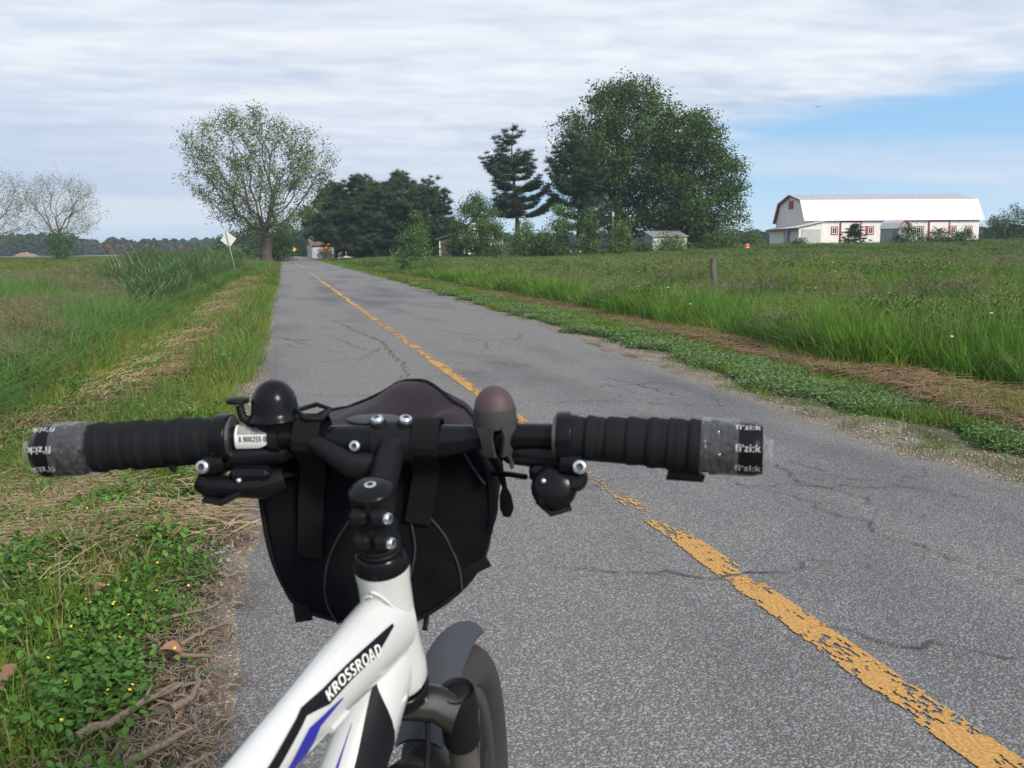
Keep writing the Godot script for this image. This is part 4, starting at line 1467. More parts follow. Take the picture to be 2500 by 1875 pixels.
func small_things() -> void:
	var o := thing("road_sign", "bare back of a leaning diamond road sign in the reeds left of the road", "road sign", Vector3(-2.36, -0.25, -51.9))
	var mb := MB.new()
	pole(mb, Vector3.ZERO, Vector3(-0.5, 2.58, 0), 0.032, 0.032)
	part("post", mb.mesh(), M.steel_post, o)
	mb = MB.new()
	diamond(mb, Vector3(-0.37, 2.12, -0.04), 0.43, Basis(Vector3.BACK, 0.12))
	part("plate", mb.mesh(), M.sign_back, o)

	o = thing("warning_sign", "small yellow diamond sign far down the road, right verge", "road sign", Vector3(3.0, -0.1, -200))
	mb = MB.new()
	pole(mb, Vector3.ZERO, Vector3(0, 1.6, 0), 0.04, 0.04)
	part("post", mb.mesh(), M.wood_grey, o)
	mb = MB.new()
	diamond(mb, Vector3(0, 1.65, 0.05), 0.5, Basis())
	part("plate", mb.mesh(), M.sign_yellow, o)

	o = thing("warning_sign", "orange diamond sign with a dark arrow in front of the white house", "road sign", Vector3(7.7, -0.1, -150))
	mb = MB.new()
	pole(mb, Vector3.ZERO, Vector3(0, 2.2, 0), 0.04, 0.04)
	part("post", mb.mesh(), M.wood_grey, o)
	mb = MB.new()
	diamond(mb, Vector3(0, 2.0, 0.05), 0.56, Basis())
	part("plate", mb.mesh(), M.sign_orange, o)
	mb = MB.new()
	mb.box(Transform3D(Basis(), Vector3(0.06, 2.02, 0.058)), Vector3(0.42, 0.12, 0.006))
	slab(mb, [Vector3(-0.36, 2.02, 0.061), Vector3(-0.12, 1.84, 0.061), Vector3(-0.12, 2.2, 0.061)], Vector3(0, 0, -0.004))
	part("arrow", mb.mesh(), M.dark_inside, o)
	o = thing("stop_sign", "small red sign just left of the orange diamond sign", "road sign", Vector3(7.05, -0.1, -150.5))
	mb = MB.new()
	pole(mb, Vector3.ZERO, Vector3(0, 1.7, 0), 0.03, 0.03)
	part("post", mb.mesh(), M.wood_grey, o)
	mb = MB.new()
	mb.lathe([Vector2(0.3, -0.004), Vector2(0.3, 0.004)], Transform3D(Basis(Vector3.RIGHT, PI / 2), Vector3(0, 1.6, 0.04)), 8)
	part("plate", mb.mesh(), M.red_sign, o)

	o = thing("utility_pole", "grey pole with a lamp head in front of the white house", "pole", Vector3(5.9, -0.2, -176))
	mb = MB.new()
	pole(mb, Vector3.ZERO, Vector3(-0.15, 4.6, 0), 0.13, 0.1)
	part("shaft", mb.mesh(), M.wood_grey, o)
	mb = MB.new()
	mb.box(Transform3D(Basis(), Vector3(-0.15, 4.55, 0.1)), Vector3(0.7, 0.16, 0.2), 0.03)
	part("lamp_head", mb.mesh(), M.trim_white, o)
	mb = MB.new()
	mb.ball(Vector3(-0.3, 1.5, 0.05), Vector3(0.22, 0.2, 0.2))
	part("meter", mb.mesh(), M.trim_white, o)
	o = thing("utility_pole", "short grey pole standing among the leaves of the biggest maple", "pole", Vector3(33.9, 0.25, -88.6))
	mb = MB.new()
	pole(mb, Vector3.ZERO, Vector3(-0.1, 4.9, 0), 0.13, 0.11)
	part("shaft", mb.mesh(), M.wood_grey, o)
	mb = MB.new()
	mb.box(Transform3D(Basis(), Vector3(-0.1, 4.5, 0.1)), Vector3(0.3, 0.5, 0.2), 0.05)
	part("meter_box", mb.mesh(), M.steel_post, o)

	o = thing("fence_post", "old grey wooden fence post leaning in the tall grass", "post", Vector3(9.75, -0.25, -18.8))
	mb = MB.new()
	var pts := []
	var rad := []
	for k in 7:
		var f := k / 6.0
		pts.append(Vector3(-0.12 * f + sin(k * 2.1) * 0.006, 1.2 * f, 0))
		rad.append(Vector2(0.085 - 0.02 * f + fine.get_noise_2d(k * 3.0, 2.0) * 0.01, 0.075 - 0.01 * f))
	mb.loft(pts, rad, Vector3.BACK, 9, false)
	var crown := PackedVector3Array()
	for s in 9:
		var a := TAU * s / 9
		crown.append(Vector3(-0.12 + cos(a) * 0.06, 1.2 + 0.035 * sin(s * 2.3), sin(a) * 0.06))
	mb.fan(crown, Vector3.UP)
	part("post", mb.mesh(), M.wood_grey, o)
	for s in 3:
		mb = MB.new()
		mb.box(Transform3D(Basis(Vector3.UP, s * 2.1 + 0.4), Vector3(-0.1, 1.15, 0)) * Transform3D(Basis(), Vector3(0.055, 0.04, 0)), Vector3(0.02, 0.16 - s * 0.03, 0.035), 0.004)
		part("splinter", mb.mesh(), M.wood_grey, o)

	# orange cloth over a rail
	o = thing("rail_frame", "low grey rail frame under the round maple", "rack", Vector3(49.3, 0.75, -100.6), deg_to_rad(-14))
	mb = MB.new()
	for s in [-1.3, 0.9, 1.9]:
		box_part("post", M.wood_grey, o, Vector3(s - 0.05, -0.2, -0.05), Vector3(s + 0.05, 1.5, 0.05), 0.01)
	mb = MB.new()
	mb.box(Transform3D(Basis(), Vector3(0.2, 1.56, 0)), Vector3(3.6, 0.12, 0.14), 0.01)
	part("rail", mb.mesh(), M.wood_grey, o)
	mb = MB.new()
	var rows := []
	for rr in 7:
		var line := PackedVector3Array()
		for k in 13:
			var f := k / 12.0
			line.append(Vector3(0.0 + f * 0.95, 1.48 - rr * 0.13, 0.1 + sin(f * 14.0) * 0.04 * (0.3 + rr * 0.15)))
		rows.append(line)
	mb.grid(rows, false, true)
	tag(part("orange_cloth", mb.mesh(), M.orange), "orange cloth hung on the grey rail frame under the round maple", "cloth")
	var cloth: Node3D = get_node("orange_cloth")
	cloth.position = Vector3(49.3, 0.75, -100.6)
	cloth.rotation.y = deg_to_rad(-14)

	o = thing("traffic_barrel", "small bright orange barrel at the far edge of the right-hand field", "barrel", Vector3(46.3, 0.62, -82.9))
	mb = MB.new()
	mb.lathe([Vector2(0.29, 0.0), Vector2(0.3, 0.05), Vector2(0.25, 0.1), Vector2(0.245, 0.4), Vector2(0.225, 0.43), Vector2(0.22, 0.75), Vector2(0.2, 0.78), Vector2(0.19, 1.0), Vector2(0.12, 1.03)], Transform3D.IDENTITY, 16)
	part("body", mb.mesh(), M.orange, o)
	mb = MB.new()
	mb.lathe([Vector2(0.2525, 0.3), Vector2(0.252, 0.39)], Transform3D.IDENTITY, 16, false)
	mb.lathe([Vector2(0.232, 0.6), Vector2(0.23, 0.7)], Transform3D.IDENTITY, 16, false)
	part("band", mb.mesh(), M.trim_white, o)

	mb = MB.new()
	rows = []
	for rr in 12:
		var line := PackedVector3Array()
		for k in 24:
			var a := TAU * k / 24
			var q := 1.0 - rr / 11.0
			var w := 1.0 + 0.3 * noise.get_noise_2d(cos(a) * 30.0, sin(a) * 30.0)
			line.append(Vector3(cos(a) * 4.6 * q * w, 1.7 * (1.0 - pow(q, 1.9)) + noise.get_noise_2d(cos(a) * q * 60.0, sin(a) * q * 60.0) * 0.5 * (1.0 - q * q), -sin(a) * 3.0 * q * w))
		rows.append(line)
	mb.grid(rows, true)
	var mound := tag(part("dirt_mound", mb.mesh(), M.clay), "reddish brown mound of earth at the back of the left field", "mound")
	mound.position = Vector3(-79.7, -0.3, -320)

	car("parked_car", "dark pickup parked behind the slim trees, headlights towards the road", Vector3(31.9, 0.25, -93.8), deg_to_rad(-30), M.car_dark)
	car("parked_car", "bluish car parked right of the dark pickup, under the biggest maple", Vector3(34.6, 0.3, -95.6), deg_to_rad(35), M.car_blue)

	mb = MB.new()
	for s in [-1.0, 1.0]:
		slab(mb, [Vector3(0, 0, 0), Vector3(s * 0.1, 0.0, 0.16), Vector3(s * 0.32, 0.03, 0.12), Vector3(s * 0.42, 0.1, 0.0)] if s > 0 else [Vector3(s * 0.42, 0.1, 0.0), Vector3(s * 0.32, 0.03, 0.12), Vector3(s * 0.1, 0.0, 0.16), Vector3(0, 0, 0)], Vector3(0, 0.01, 0))
	mb.ball(Vector3(0, 0, 0.06), Vector3(0.05, 0.045, 0.2), 8, 6)
	var bird := tag(part("bird", mb.mesh(), M.dark_inside), "tiny dark bird in the blue patch of sky above the barn", "bird")
	bird.position = Vector3(76.5, 21.4, -118)
	sticks()


func car(called: String, label: String, at: Vector3, turn: float, paint: Material) -> void:
	var o := thing(called, label, "car", at, turn, "cars parked behind the small trees")
	# sections along z: front at +z
	var mb := MB.new()
	var rows := []
	for q in [[-2.2, 0.55, 0.95, 0.72], [-2.1, 0.32, 1.0, 0.84], [-1.0, 0.28, 1.02, 0.88], [0.9, 0.28, 1.0, 0.88], [1.9, 0.3, 0.95, 0.84], [2.15, 0.42, 0.85, 0.74]]:
		var ring := PackedVector3Array()
		var lo: float = q[1]
		var hi: float = q[2]
		var w: float = q[3]
		for p in [[w, lo + 0.12], [w * 1.02, (lo + hi) * 0.5], [w * 0.97, hi - 0.1], [w * 0.85, hi], [-w * 0.85, hi], [-w * 0.97, hi - 0.1], [-w * 1.02, (lo + hi) * 0.5], [-w, lo + 0.12], [-w * 0.85, lo], [w * 0.85, lo]]:
			ring.append(Vector3(p[0], p[1], q[0]))
		rows.append(ring)
	mb.grid(rows, true)
	mb.fan(rows[0], Vector3.FORWARD)
	mb.fan(rows[-1], Vector3.BACK)
	part("body", mb.mesh(), paint, o)
	mb = MB.new()
	rows = []
	for q in [[-1.95, 1.0, 0.8], [-1.5, 1.5, 0.64], [0.0, 1.56, 0.66], [0.45, 1.5, 0.64], [1.15, 1.0, 0.78]]:
		var ring := PackedVector3Array()
		for p in [[q[2] * 1.06, 0.97], [q[2], q[1] - 0.08], [q[2] * 0.85, q[1]], [-q[2] * 0.85, q[1]], [-q[2], q[1] - 0.08], [-q[2] * 1.06, 0.97]]:
			ring.append(Vector3(p[0], maxf(p[1], 0.97), q[0]))
		rows.append(ring)
	mb.grid(rows, true)
	part("cabin", mb.mesh(), M.car_glass, o)
	mb = MB.new()
	slab(mb, [Vector3(-0.56, 1.565, -1.5), Vector3(-0.56, 1.575, 0.3), Vector3(0.56, 1.575, 0.3), Vector3(0.56, 1.565, -1.5)], Vector3(0, 0.02, 0))
	part("roof", mb.mesh(), paint, o)
	for s in [-1.0, 1.0]:
		mb = MB.new()
		mb.box(Transform3D(Basis(), Vector3(s * 0.55, 0.7, 2.1)), Vector3(0.34, 0.17, 0.14), 0.03)
		part("headlight", mb.mesh(), M.headlight, o)
		for z in [-1.35, 1.35]:
			mb = MB.new()
			mb.lathe([Vector2(0.2, -0.1), Vector2(0.32, -0.1), Vector2(0.34, -0.05), Vector2(0.34, 0.05), Vector2(0.32, 0.1), Vector2(0.2, 0.1)], Transform3D(Basis(Vector3.BACK, PI / 2), Vector3(s * 0.8, 0.34, z)), 18)
			part("wheel", mb.mesh(), M.tyre_far, o)
	box_part("grille", M.chrome, o, Vector3(-0.35, 0.6, 2.12), Vector3(0.35, 0.75, 2.17), 0.01)


func sticks() -> void:
	# dead branches and reed stems washed up along the road's left edge
	var list := [
		[-0.42, 2.33, 0.30, 0.55, 0.013, "long pale curved branch lying across the litter beside the bicycle frame"],
		[-0.30, 2.42, 0.22, 1.35, 0.011, "forked knobbly branch pointing up the road in the litter strip"],
		[-0.36, 2.10, 0.26, 1.05, 0.013, "thick grey-brown branch at the bottom of the litter strip"],
		[-0.29, 2.62, 0.13, -0.9, 0.009, "short crooked twig by the tarred road edge"],
		[-0.27, 2.78, 0.20, 0.5, 0.007, "thin bent twig above the crooked one"],
		[-0.34, 2.95, 0.24, 0.75, 0.007, "slender branched twig in the middle of the litter strip"],
		[-0.27, 3.08, 0.14, 1.5, 0.008, "upright-looking hooked twig near the top of the litter strip"],
		[-0.40, 3.22, 0.22, 0.35, 0.005, "long thin reed stem highest in the litter strip"],
		[-0.40, 1.98, 0.2, 1.9, 0.012, "dark rotten branch end at the bottom edge of the photo"],
		[-0.30, 2.02, 0.18, 0.35, 0.009, "broken pale stick nearest to the road at the bottom"],
	]
	var r := RandomNumberGenerator.new()
	r.seed = 404
	for q in list:
		var mb := MB.new()
		var pts := []
		var rad := []
		var n := 9
		for k in n:
			var f := k / (n - 1.0)
			var s := Vector3(cos(q[3]), 0, -sin(q[3]))
			var side := Vector3(-s.z, 0, s.x)
			pts.append(s * (f - 0.5) * q[2] + side * (sin(f * 3.0 + q[0] * 40.0) * 0.03 + r.randfn() * 0.006) + Vector3(0, q[4] + 0.008 + r.randf() * 0.012, 0))
			rad.append(q[4] * 1.05 * (1.0 - 0.55 * f) * r.randf_range(0.8, 1.2))
		mb.loft(pts, rad, Vector3.UP, 7)
		for b in 2:
			var k := r.randi_range(2, 6)
			var a: Vector3 = pts[k]
			var dd: Vector3 = (Vector3(r.randfn(), 0.15, r.randfn())).normalized() * q[2] * 0.22
			mb.loft([a, a + dd * 0.5 + Vector3(0, 0.004, 0), a + dd], [q[4] * 0.5, q[4] * 0.4, q[4] * 0.2], Vector3.UP, 5)
		var o := tag(part("branch", mb.mesh(), M.stick), q[5], "branch", "dead branches along the left road edge")
		o.position = Vector3(q[0], gh(q[0], -q[1]) + 0.034, -q[1])
	# dry leaves
	for q in [[-0.8, 2.58, 0.05, 0.4, "big curled brown leaf in the clover at the left edge of the photo"], [-0.33, 2.62, 0.03, 1.4, "reddish brown dead leaf among the branches"], [-0.62, 3.2, 0.028, 2.2, "small brown leaf sunk in the clover"]]:
		var mb := MB.new()
		var rows := []
		for rr in 7:
			var f := rr / 6.0
			var w: float = q[2] * sin(PI * clampf(f * 0.9 + 0.08, 0, 1))
			var line := PackedVector3Array()
			for k in 5:
				var s := k / 2.0 - 1.0
				line.append(Vector3(s * w, 0.03 + s * s * 0.02 + 0.02 * sin(f * 3.0), -f * q[2] * 2.2))
			rows.append(line)
		mb.grid(rows, false)
		var o := tag(part("dead_leaf", mb.mesh(), mat("dead_leaf%d" % rng.randi(), Color(0.24, 0.13, 0.085), 0.9)), q[4], "leaf", "dead leaves beside the road")
		o.position = Vector3(q[0], gh(q[0], -q[1]) + 0.02, -q[1])
		o.rotation.y = q[3]


# ---------------------------------------------------------------- grass, weeds, straw and litter

func blade(mb: MB, at: Vector3, h: float, w: float, lean: Vector3, face: float) -> void:
	var x := Vector3(cos(face), 0, sin(face)) * w * 0.5
	var m := at + Vector3(0, h * 0.55, 0) + lean * 0.28
	var t := at + Vector3(0, h * (1.0 - 0.25 * minf(1.0, lean.length() / h)), 0) + lean
	var n := x.cross(Vector3.UP).normalized()
	n = (n + Vector3.UP * 0.35).normalized()
	var k := mb.v.size()
	mb.vert(at - x, n)
	mb.vert(at + x, n)
	mb.vert(m - x * 0.8, n)
	mb.vert(m + x * 0.8, n)
	mb.vert(t, n)
	mb.i.append_array(PackedInt32Array([k, k + 2, k + 1, k + 1, k + 2, k + 3, k + 2, k + 4, k + 3]))


func tuft(seed_: int, count: int, radius: float, h0: float, h1: float, w: float, bend_: float, wind: Vector3, c0: Color, c1: Color, dry := 0.0) -> MB:
	var r := RandomNumberGenerator.new()
	r.seed = seed_
	var mb := MB.new()
	for k in count:
		var a := r.randf() * TAU
		var q := radius * sqrt(r.randf())
		var h := r.randf_range(h0, h1)
		var out := Vector3(cos(a), 0, sin(a))
		mb.col = c0.lerp(c1, r.randf())
		if r.randf() < dry:
			mb.col = Color(0.30, 0.235, 0.125).lerp(Color(0.22, 0.17, 0.09), r.randf())
		var a2 := r.randf() * TAU
		var l := (out * 0.6 + Vector3(cos(a2), 0, sin(a2)) * 0.7 + wind) * h * bend_ * r.randf_range(0.4, 1.3)
		blade(mb, out * q, h, w * r.randf_range(0.6, 1.3), l, r.randf() * PI)
	return mb


func seed_heads(mb: MB, seed_: int, count: int, radius: float, h0: float, h1: float, wind: Vector3, c0: Color, c1: Color, fat: float) -> void:
	# grass stems ending in a nodding panicle
	var r := RandomNumberGenerator.new()
	r.seed = seed_
	for k in count:
		var a := r.randf() * TAU
		var at := Vector3(cos(a), 0, sin(a)) * radius * sqrt(r.randf())
		var h := r.randf_range(h0, h1)
		mb.col = Color(0.13, 0.14, 0.06)
		var l := (wind + Vector3(r.randfn(), 0, r.randfn()) * 0.5) * h * 0.22
		blade(mb, at, h, 0.005, l, r.randf() * PI)
		var tip := at + Vector3(0, h * 0.93, 0) + l
		mb.col = c0.lerp(c1, r.randf())
		for s in 7:
			var f := s / 7.0
			var d := Vector3(r.randfn(), r.randf_range(0.3, 1.6), r.randfn()).normalized()
			var p := tip + Vector3(0, -0.14 + 0.16 * f, 0) + l.normalized() * 0.05 * f
			var sd := d.cross(Vector3(r.randfn(), 0, r.randfn())).normalized() * fat * (1.1 - f)
			mb.tri(p - sd, p + sd, p + (d + l.normalized() * 0.4) * 0.075 * (1.15 - 0.6 * f))


func leaf_clump(seed_: int, count: int, radius: float, h0: float, h1: float, size: float, narrow: float, c0: Color, c1: Color) -> MB:
	# low leafy plants: small leaves held at all heights, facing upwards
	var r := RandomNumberGenerator.new()
	r.seed = seed_
	var mb := MB.new()
	for k in count:
		var a := r.randf() * TAU
		var q := radius * sqrt(r.randf())
		var at := Vector3(cos(a) * q, r.randf_range(h0, h1) * (1.0 - 0.4 * q / radius), sin(a) * q)
		var b := Basis.from_euler(Vector3(r.randf_range(-0.7, 0.5), r.randf() * TAU, r.randf_range(-0.6, 0.6)))
		var s := size * r.randf_range(0.55, 1.3)
		mb.col = c0.lerp(c1, r.randf())
		var p := [Vector3(0, 0, 0), Vector3(narrow, 0.12, 0.35), Vector3(narrow * 0.75, 0.1, 0.78), Vector3(0, -0.02, 1.0), Vector3(-narrow * 0.75, 0.1, 0.78), Vector3(-narrow, 0.12, 0.35)]
		for j in 6:
			p[j] = at + b * (p[j] * s)
		mb.tri(p[0], p[1], p[2])
		mb.tri(p[0], p[2], p[3])
		mb.tri(p[0], p[3], p[4])
		mb.tri(p[0], p[4], p[5])
	return mb


func weed(seed_: int, stems: int, radius: float, h0: float, h1: float, leaf: float, narrow: float, c0: Color, c1: Color, heads := Color(0, 0, 0, 0)) -> MB:
	# leafy stems of goldenrod, milkweed and the like
	var r := RandomNumberGenerator.new()
	r.seed = seed_
	var mb := MB.new()
	for k in stems:
		var a := r.randf() * TAU
		var at := Vector3(cos(a), 0, sin(a)) * radius * sqrt(r.randf())
		var h := r.randf_range(h0, h1)
		var l := Vector3(r.randfn(), 0, r.randfn()) * h * 0.1
		mb.col = c0
		blade(mb, at, h, 0.008, l, r.randf() * PI)
		var n := int(h / (leaf * 0.42)) + 3
		for s in n:
			var f := (s + 0.8) / n
			var p := at + Vector3(0, h * f, 0) + l * f * f
			var b := Basis.from_euler(Vector3(r.randf_range(-0.7, 0.1), s * 2.4 + r.randf(), 0))
			var z := leaf * (1.2 - 0.7 * f) * r.randf_range(0.7, 1.2)
			mb.col = c0.lerp(c1, r.randf())
			mb.tri(p, p + b * Vector3(narrow * z, 0.03, z * 0.45), p + b * Vector3(0, -0.12 * z, z))
			mb.tri(p, p + b * Vector3(0, -0.12 * z, z), p + b * Vector3(-narrow * z, 0.03, z * 0.45))
		if heads.a > 0.0:
			mb.col = heads
			for s in 10:
				var p := at + l + Vector3(r.randfn() * 0.03, h * r.randf_range(0.85, 1.04), r.randfn() * 0.03)
				mb.tri(p, p + Vector3(r.randfn(), r.randfn(), r.randfn()) * 0.02, p + Vector3(r.randfn(), r.randf() * 2.0, r.randfn()) * 0.02)
	return mb


func straw_bunch(seed_: int, count: int, radius: float, length: float, c0: Color, c1: Color, along: float) -> MB:
	var r := RandomNumberGenerator.new()
	r.seed = seed_
	var mb := MB.new()
	for k in count:
		var at := Vector3(r.randfn() * radius * 0.5, r.randf() * 0.035, r.randfn() * radius * 0.5)
		var a := r.randfn() * along
		var d := Vector3(sin(a), r.randf_range(-0.1, 0.16), cos(a)) * length * r.randf_range(0.3, 1.0)
		var s := Vector3(cos(a), 0.2, -sin(a)) * r.randf_range(0.0012, 0.003)
		mb.col = c0.lerp(c1, r.randf())
		var mid := at + Vector3(s.x, 0, s.z) * r.randfn() * 2.5 + Vector3(0, 0.008, 0)
		mb.quad(at - d * 0.5 - s, at - d * 0.5 + s, mid + s, mid - s)
		mb.quad(mid - s, mid + s, at + d * 0.5 + s, at + d * 0.5 - s)
	return mb


func log_d(r: RandomNumberGenerator, a: float, b: float) -> float:
	return a * exp(r.randf() * log(b / a))


class Bed:
	# collects copies per mesh
	var where := {}
	var tint := {}

	func put(key: String, t: Transform3D, c: Color) -> void:
		if not where.has(key):
			where[key] = []
			tint[key] = []
		where[key].append(t)
		tint[key].append(c)


func spot(x: float, d: float, turn: float, wide: float, tall: float, sink := 0.01) -> Transform3D:
	return Transform3D(Basis(Vector3.UP, turn).scaled(Vector3(wide, tall, wide)), Vector3(x, gh(x, -d) - sink, -d))


func grey(g: float, warm := 0.0) -> Color:
	return Color(g * (1.0 + warm), g, g * (1.0 - warm))


func along(path: Array, t: float) -> Vector2:
	var k := clampi(int(t * (path.size() - 1)), 0, path.size() - 2)
	return path[k].lerp(path[k + 1], t * (path.size() - 1) - k)


func patchy(x: float, d: float, f: float, o: float) -> float:
	return noise.get_noise_2d(x * f * 10.0 + o, d * f * 10.0 - o)


func brown_x(d: float) -> float:
	# near edge of the brown mown row on the right
	return 4.3 + 1.15 * (1.0 - exp(-(d - 2.5) / 4.2)) - 0.35 * ss(18, 36, d) + 0.3 * ss(36, 60, d)


func straw_x(d: float) -> float:
	# where the row of dry straw lies on the left verge
	if d < 6.5:
		return -9.0
	return -1.05 - 0.85 * exp(-(d - 6.5) / 1.8) - 0.12 * ss(14, 30, d) + 0.2 * ss(32, 45, d)


func verges() -> void:
	var r := RandomNumberGenerator.new()
	r.seed = 99
	var wind := Vector3(0.5, 0, -0.25)
	var g0 := Color(0.065, 0.14, 0.025)
	var g1 := Color(0.125, 0.225, 0.048)
	var kinds := {}
	kinds["mown_grass"] = [tuft(1, 30, 0.11, 0.04, 0.13, 0.0045, 0.5, wind, Color(0.085, 0.165, 0.026), Color(0.15, 0.25, 0.046), 0.14).mesh(), M.grass_blade, "short mown grass on the verges beside the road"]
	kinds["mown_grass_tall"] = [tuft(2, 26, 0.13, 0.1, 0.28, 0.006, 0.55, wind, g0, g1, 0.08).mesh(), M.grass_blade, "longer verge grass between mown strips"]
	kinds["tall_grass"] = [tuft(3, 36, 0.22, 0.4, 0.95, 0.010, 0.38, wind, Color(0.072, 0.165, 0.022), Color(0.14, 0.275, 0.045), 0.03).mesh(), M.grass_blade, "tall green grass on both sides beyond the verges"]
	kinds["blue_grass"] = [tuft(4, 34, 0.24, 0.4, 0.95, 0.011, 0.34, wind, Color(0.07, 0.15, 0.046), Color(0.125, 0.235, 0.08), 0.05).mesh(), M.grass_blade, "bluish green tall grass in the left ditch"]
	var sg := tuft(5, 26, 0.22, 0.4, 0.8, 0.009, 0.5, wind, Color(0.06, 0.13, 0.028), Color(0.105, 0.19, 0.045), 0.06)
	seed_heads(sg, 6, 13, 0.24, 0.6, 1.0, wind, Color(0.15, 0.135, 0.085), Color(0.22, 0.185, 0.12), 0.006)
	kinds["seeding_grass"] = [sg.mesh(), M.grass_blade, "grass with brownish purple seed heads"]
	var pale := tuft(7, 20, 0.22, 0.4, 0.75, 0.009, 0.5, wind, Color(0.08, 0.165, 0.026), Color(0.145, 0.255, 0.048), 0.04)
	seed_heads(pale, 8, 12, 0.24, 0.55, 0.9, wind, Color(0.16, 0.19, 0.085), Color(0.24, 0.25, 0.13), 0.006)
	kinds["pale_seeding_grass"] = [pale.mesh(), M.grass_blade, "pale seeding grass in the right-hand field"]
	var rd := MB.new()
	for k in 13:
		var a := r.randf() * TAU
		var at := Vector3(cos(a), 0, sin(a)) * 0.3 * sqrt(r.randf())
		var h := r.randf_range(1.15, 1.75)
		rd.col = Color(0.10, 0.135, 0.06)
		blade(rd, at, h, 0.011, wind * h * 0.12, r.randf() * PI)
		for s in 7:
			var f := 0.3 + 0.1 * s
			rd.col = Color(0.085, 0.16, 0.06).lerp(Color(0.14, 0.235, 0.095), r.randf())
			var a2 := r.randf() * TAU
			var b := Vector3(cos(a2), 0, sin(a2))
			blade(rd, at + Vector3(0, h * f, 0), 0.3, 0.019, b * 0.25 + wind * 0.14, a2 + PI / 2)
	kinds["reeds"] = [rd.mesh(), M.grass_blade, "tall green reeds in the left ditch around the leaning sign"]
	var pl := MB.new()
	for k in 2:
		var at := Vector3(r.randfn() * 0.15, 0, r.randfn() * 0.15)
		pl.col = Color(0.34, 0.28, 0.19)
		blade(pl, at, 2.1, 0.012, Vector3(-0.35, 0, 0), 0.0)
		for s in 26:
			var f := s / 26.0
			pl.col = Color(0.34, 0.26, 0.18).lerp(Color(0.24, 0.17, 0.12), r.randf())
			var p := at + Vector3(-0.3 - 0.1 * f, 1.68 + 0.36 * f, 0)
			var dd := Vector3(r.randfn() * 0.06 - 0.05, 0.09, r.randfn() * 0.06)
			pl.tri(p, p + Vector3(0.014, 0, 0.01), p + dd)
	kinds["reed_plumes"] = [pl.mesh(), M.dry, "old tan reed plumes standing above the green reeds"]
	kinds["clover"] = [leaf_clump(9, 150, 0.13, 0.01, 0.10, 0.0145, 0.40, Color(0.045, 0.115, 0.022), Color(0.105, 0.205, 0.045)).mesh(), M.leaf, "clover and creeping weeds on the near left verge"]
	kinds["broad_weeds"] = [leaf_clump(10, 90, 0.13, 0.01, 0.13, 0.024, 0.30, Color(0.055, 0.13, 0.028), Color(0.11, 0.215, 0.05)).mesh(), M.leaf, "broad-leaved low weeds on the verges"]
	kinds["mugwort"] = [leaf_clump(11, 150, 0.16, 0.01, 0.15, 0.034, 0.15, Color(0.085, 0.17, 0.05), Color(0.24, 0.33, 0.17)).mesh(), M.leaf, "pale feathery mugwort along the right road edge"]
	kinds["leafy_weeds"] = [weed(12, 11, 0.2, 0.3, 0.7, 0.075, 0.13, Color(0.075, 0.155, 0.03), Color(0.135, 0.25, 0.055)).mesh(), M.leaf, "leafy upright weeds at the foot of the tall grass"]
	kinds["tall_weeds"] = [weed(13, 9, 0.24, 0.45, 0.9, 0.075, 0.16, Color(0.065, 0.14, 0.03), Color(0.12, 0.22, 0.06), Color(0.15, 0.21, 0.07)).mesh(), M.leaf, "tall pale-topped weeds in the right-hand field"]
	kinds["dry_straw"] = [straw_bunch(14, 26, 0.14, 0.3, Color(0.40, 0.31, 0.17), Color(0.27, 0.20, 0.11), 0.9).mesh(), M.dry, "rows of dry mown straw on the left verge"]
	kinds["brown_straw"] = [straw_bunch(15, 30, 0.16, 0.28, Color(0.23, 0.155, 0.085), Color(0.15, 0.095, 0.052), 1.4).mesh(), M.dry, "brown dead mown grass along the right verge"]
	kinds["litter"] = [straw_bunch(16, 12, 0.09, 0.085, Color(0.28, 0.21, 0.14), Color(0.10, 0.07, 0.05), 2.0).mesh(), M.dry, "broken stems and bark litter on the left road edge"]
	var st := MB.new()
	st.ball(Vector3.ZERO, Vector3(0.011, 0.006, 0.008), 6, 4)
	kinds["pebbles"] = [st.mesh(), M.pebble, "loose pebbles on the gravel shoulders"]
	var fl := MB.new()
	fl.lathe([Vector2(0.0042, 0.0), Vector2(0.005, 0.0025), Vector2(0.001, 0.0035)], Transform3D.IDENTITY, 6)
	kinds["yellow_flowers"] = [fl.mesh(), mat("petal_yellow", Color(0.65, 0.50, 0.03), 0.6), "tiny yellow flowers dotted over the near left verge"]
	var wf := MB.new()
	wf.lathe([Vector2(0.016, 0.0), Vector2(0.02, 0.008), Vector2(0.006, 0.014)], Transform3D.IDENTITY, 7)
	kinds["white_flowers"] = [wf.mesh(), mat("petal_white", Color(0.62, 0.62, 0.56), 0.6), "white flower heads scattered in the right-hand field"]

	var bed := Bed.new()

	# left verge
	for k in 15000:
		var d := log_d(r, 1.3, 110)
		var x := r.randf_range(-2.75, -0.36)
		var e := road_edge(d, false)
		if x < -0.3 * d - 0.9:
			continue
		x = minf(x, e - 0.12) if d > 9.5 else x
		var edge_in := -0.50 + patchy(0.0, d, 1.0, 5.0) * 0.22
		if d < 8.5 and x > edge_in - 0.02:
			if r.randf() > 0.10:
				continue
		if d < 4.8 and r.randf() < 0.72:
			continue
		if absf(x - straw_x(d)) < 0.13 + d * 0.004 and r.randf() < 0.8 and patchy(0.0, d, 1.4, 71.0) > -0.12:
			continue
		var s := 1.0 if d < 7 else pow(d / 7.0, 0.55)
		var n: float = patchy(x, d * 0.4, 1.0, 0.0)
		var dryness := clampf(0.35 + n * 1.6, 0, 1)
		var kind := "mown_grass" if r.randf() < 0.86 + n * 0.3 else "mown_grass_tall"
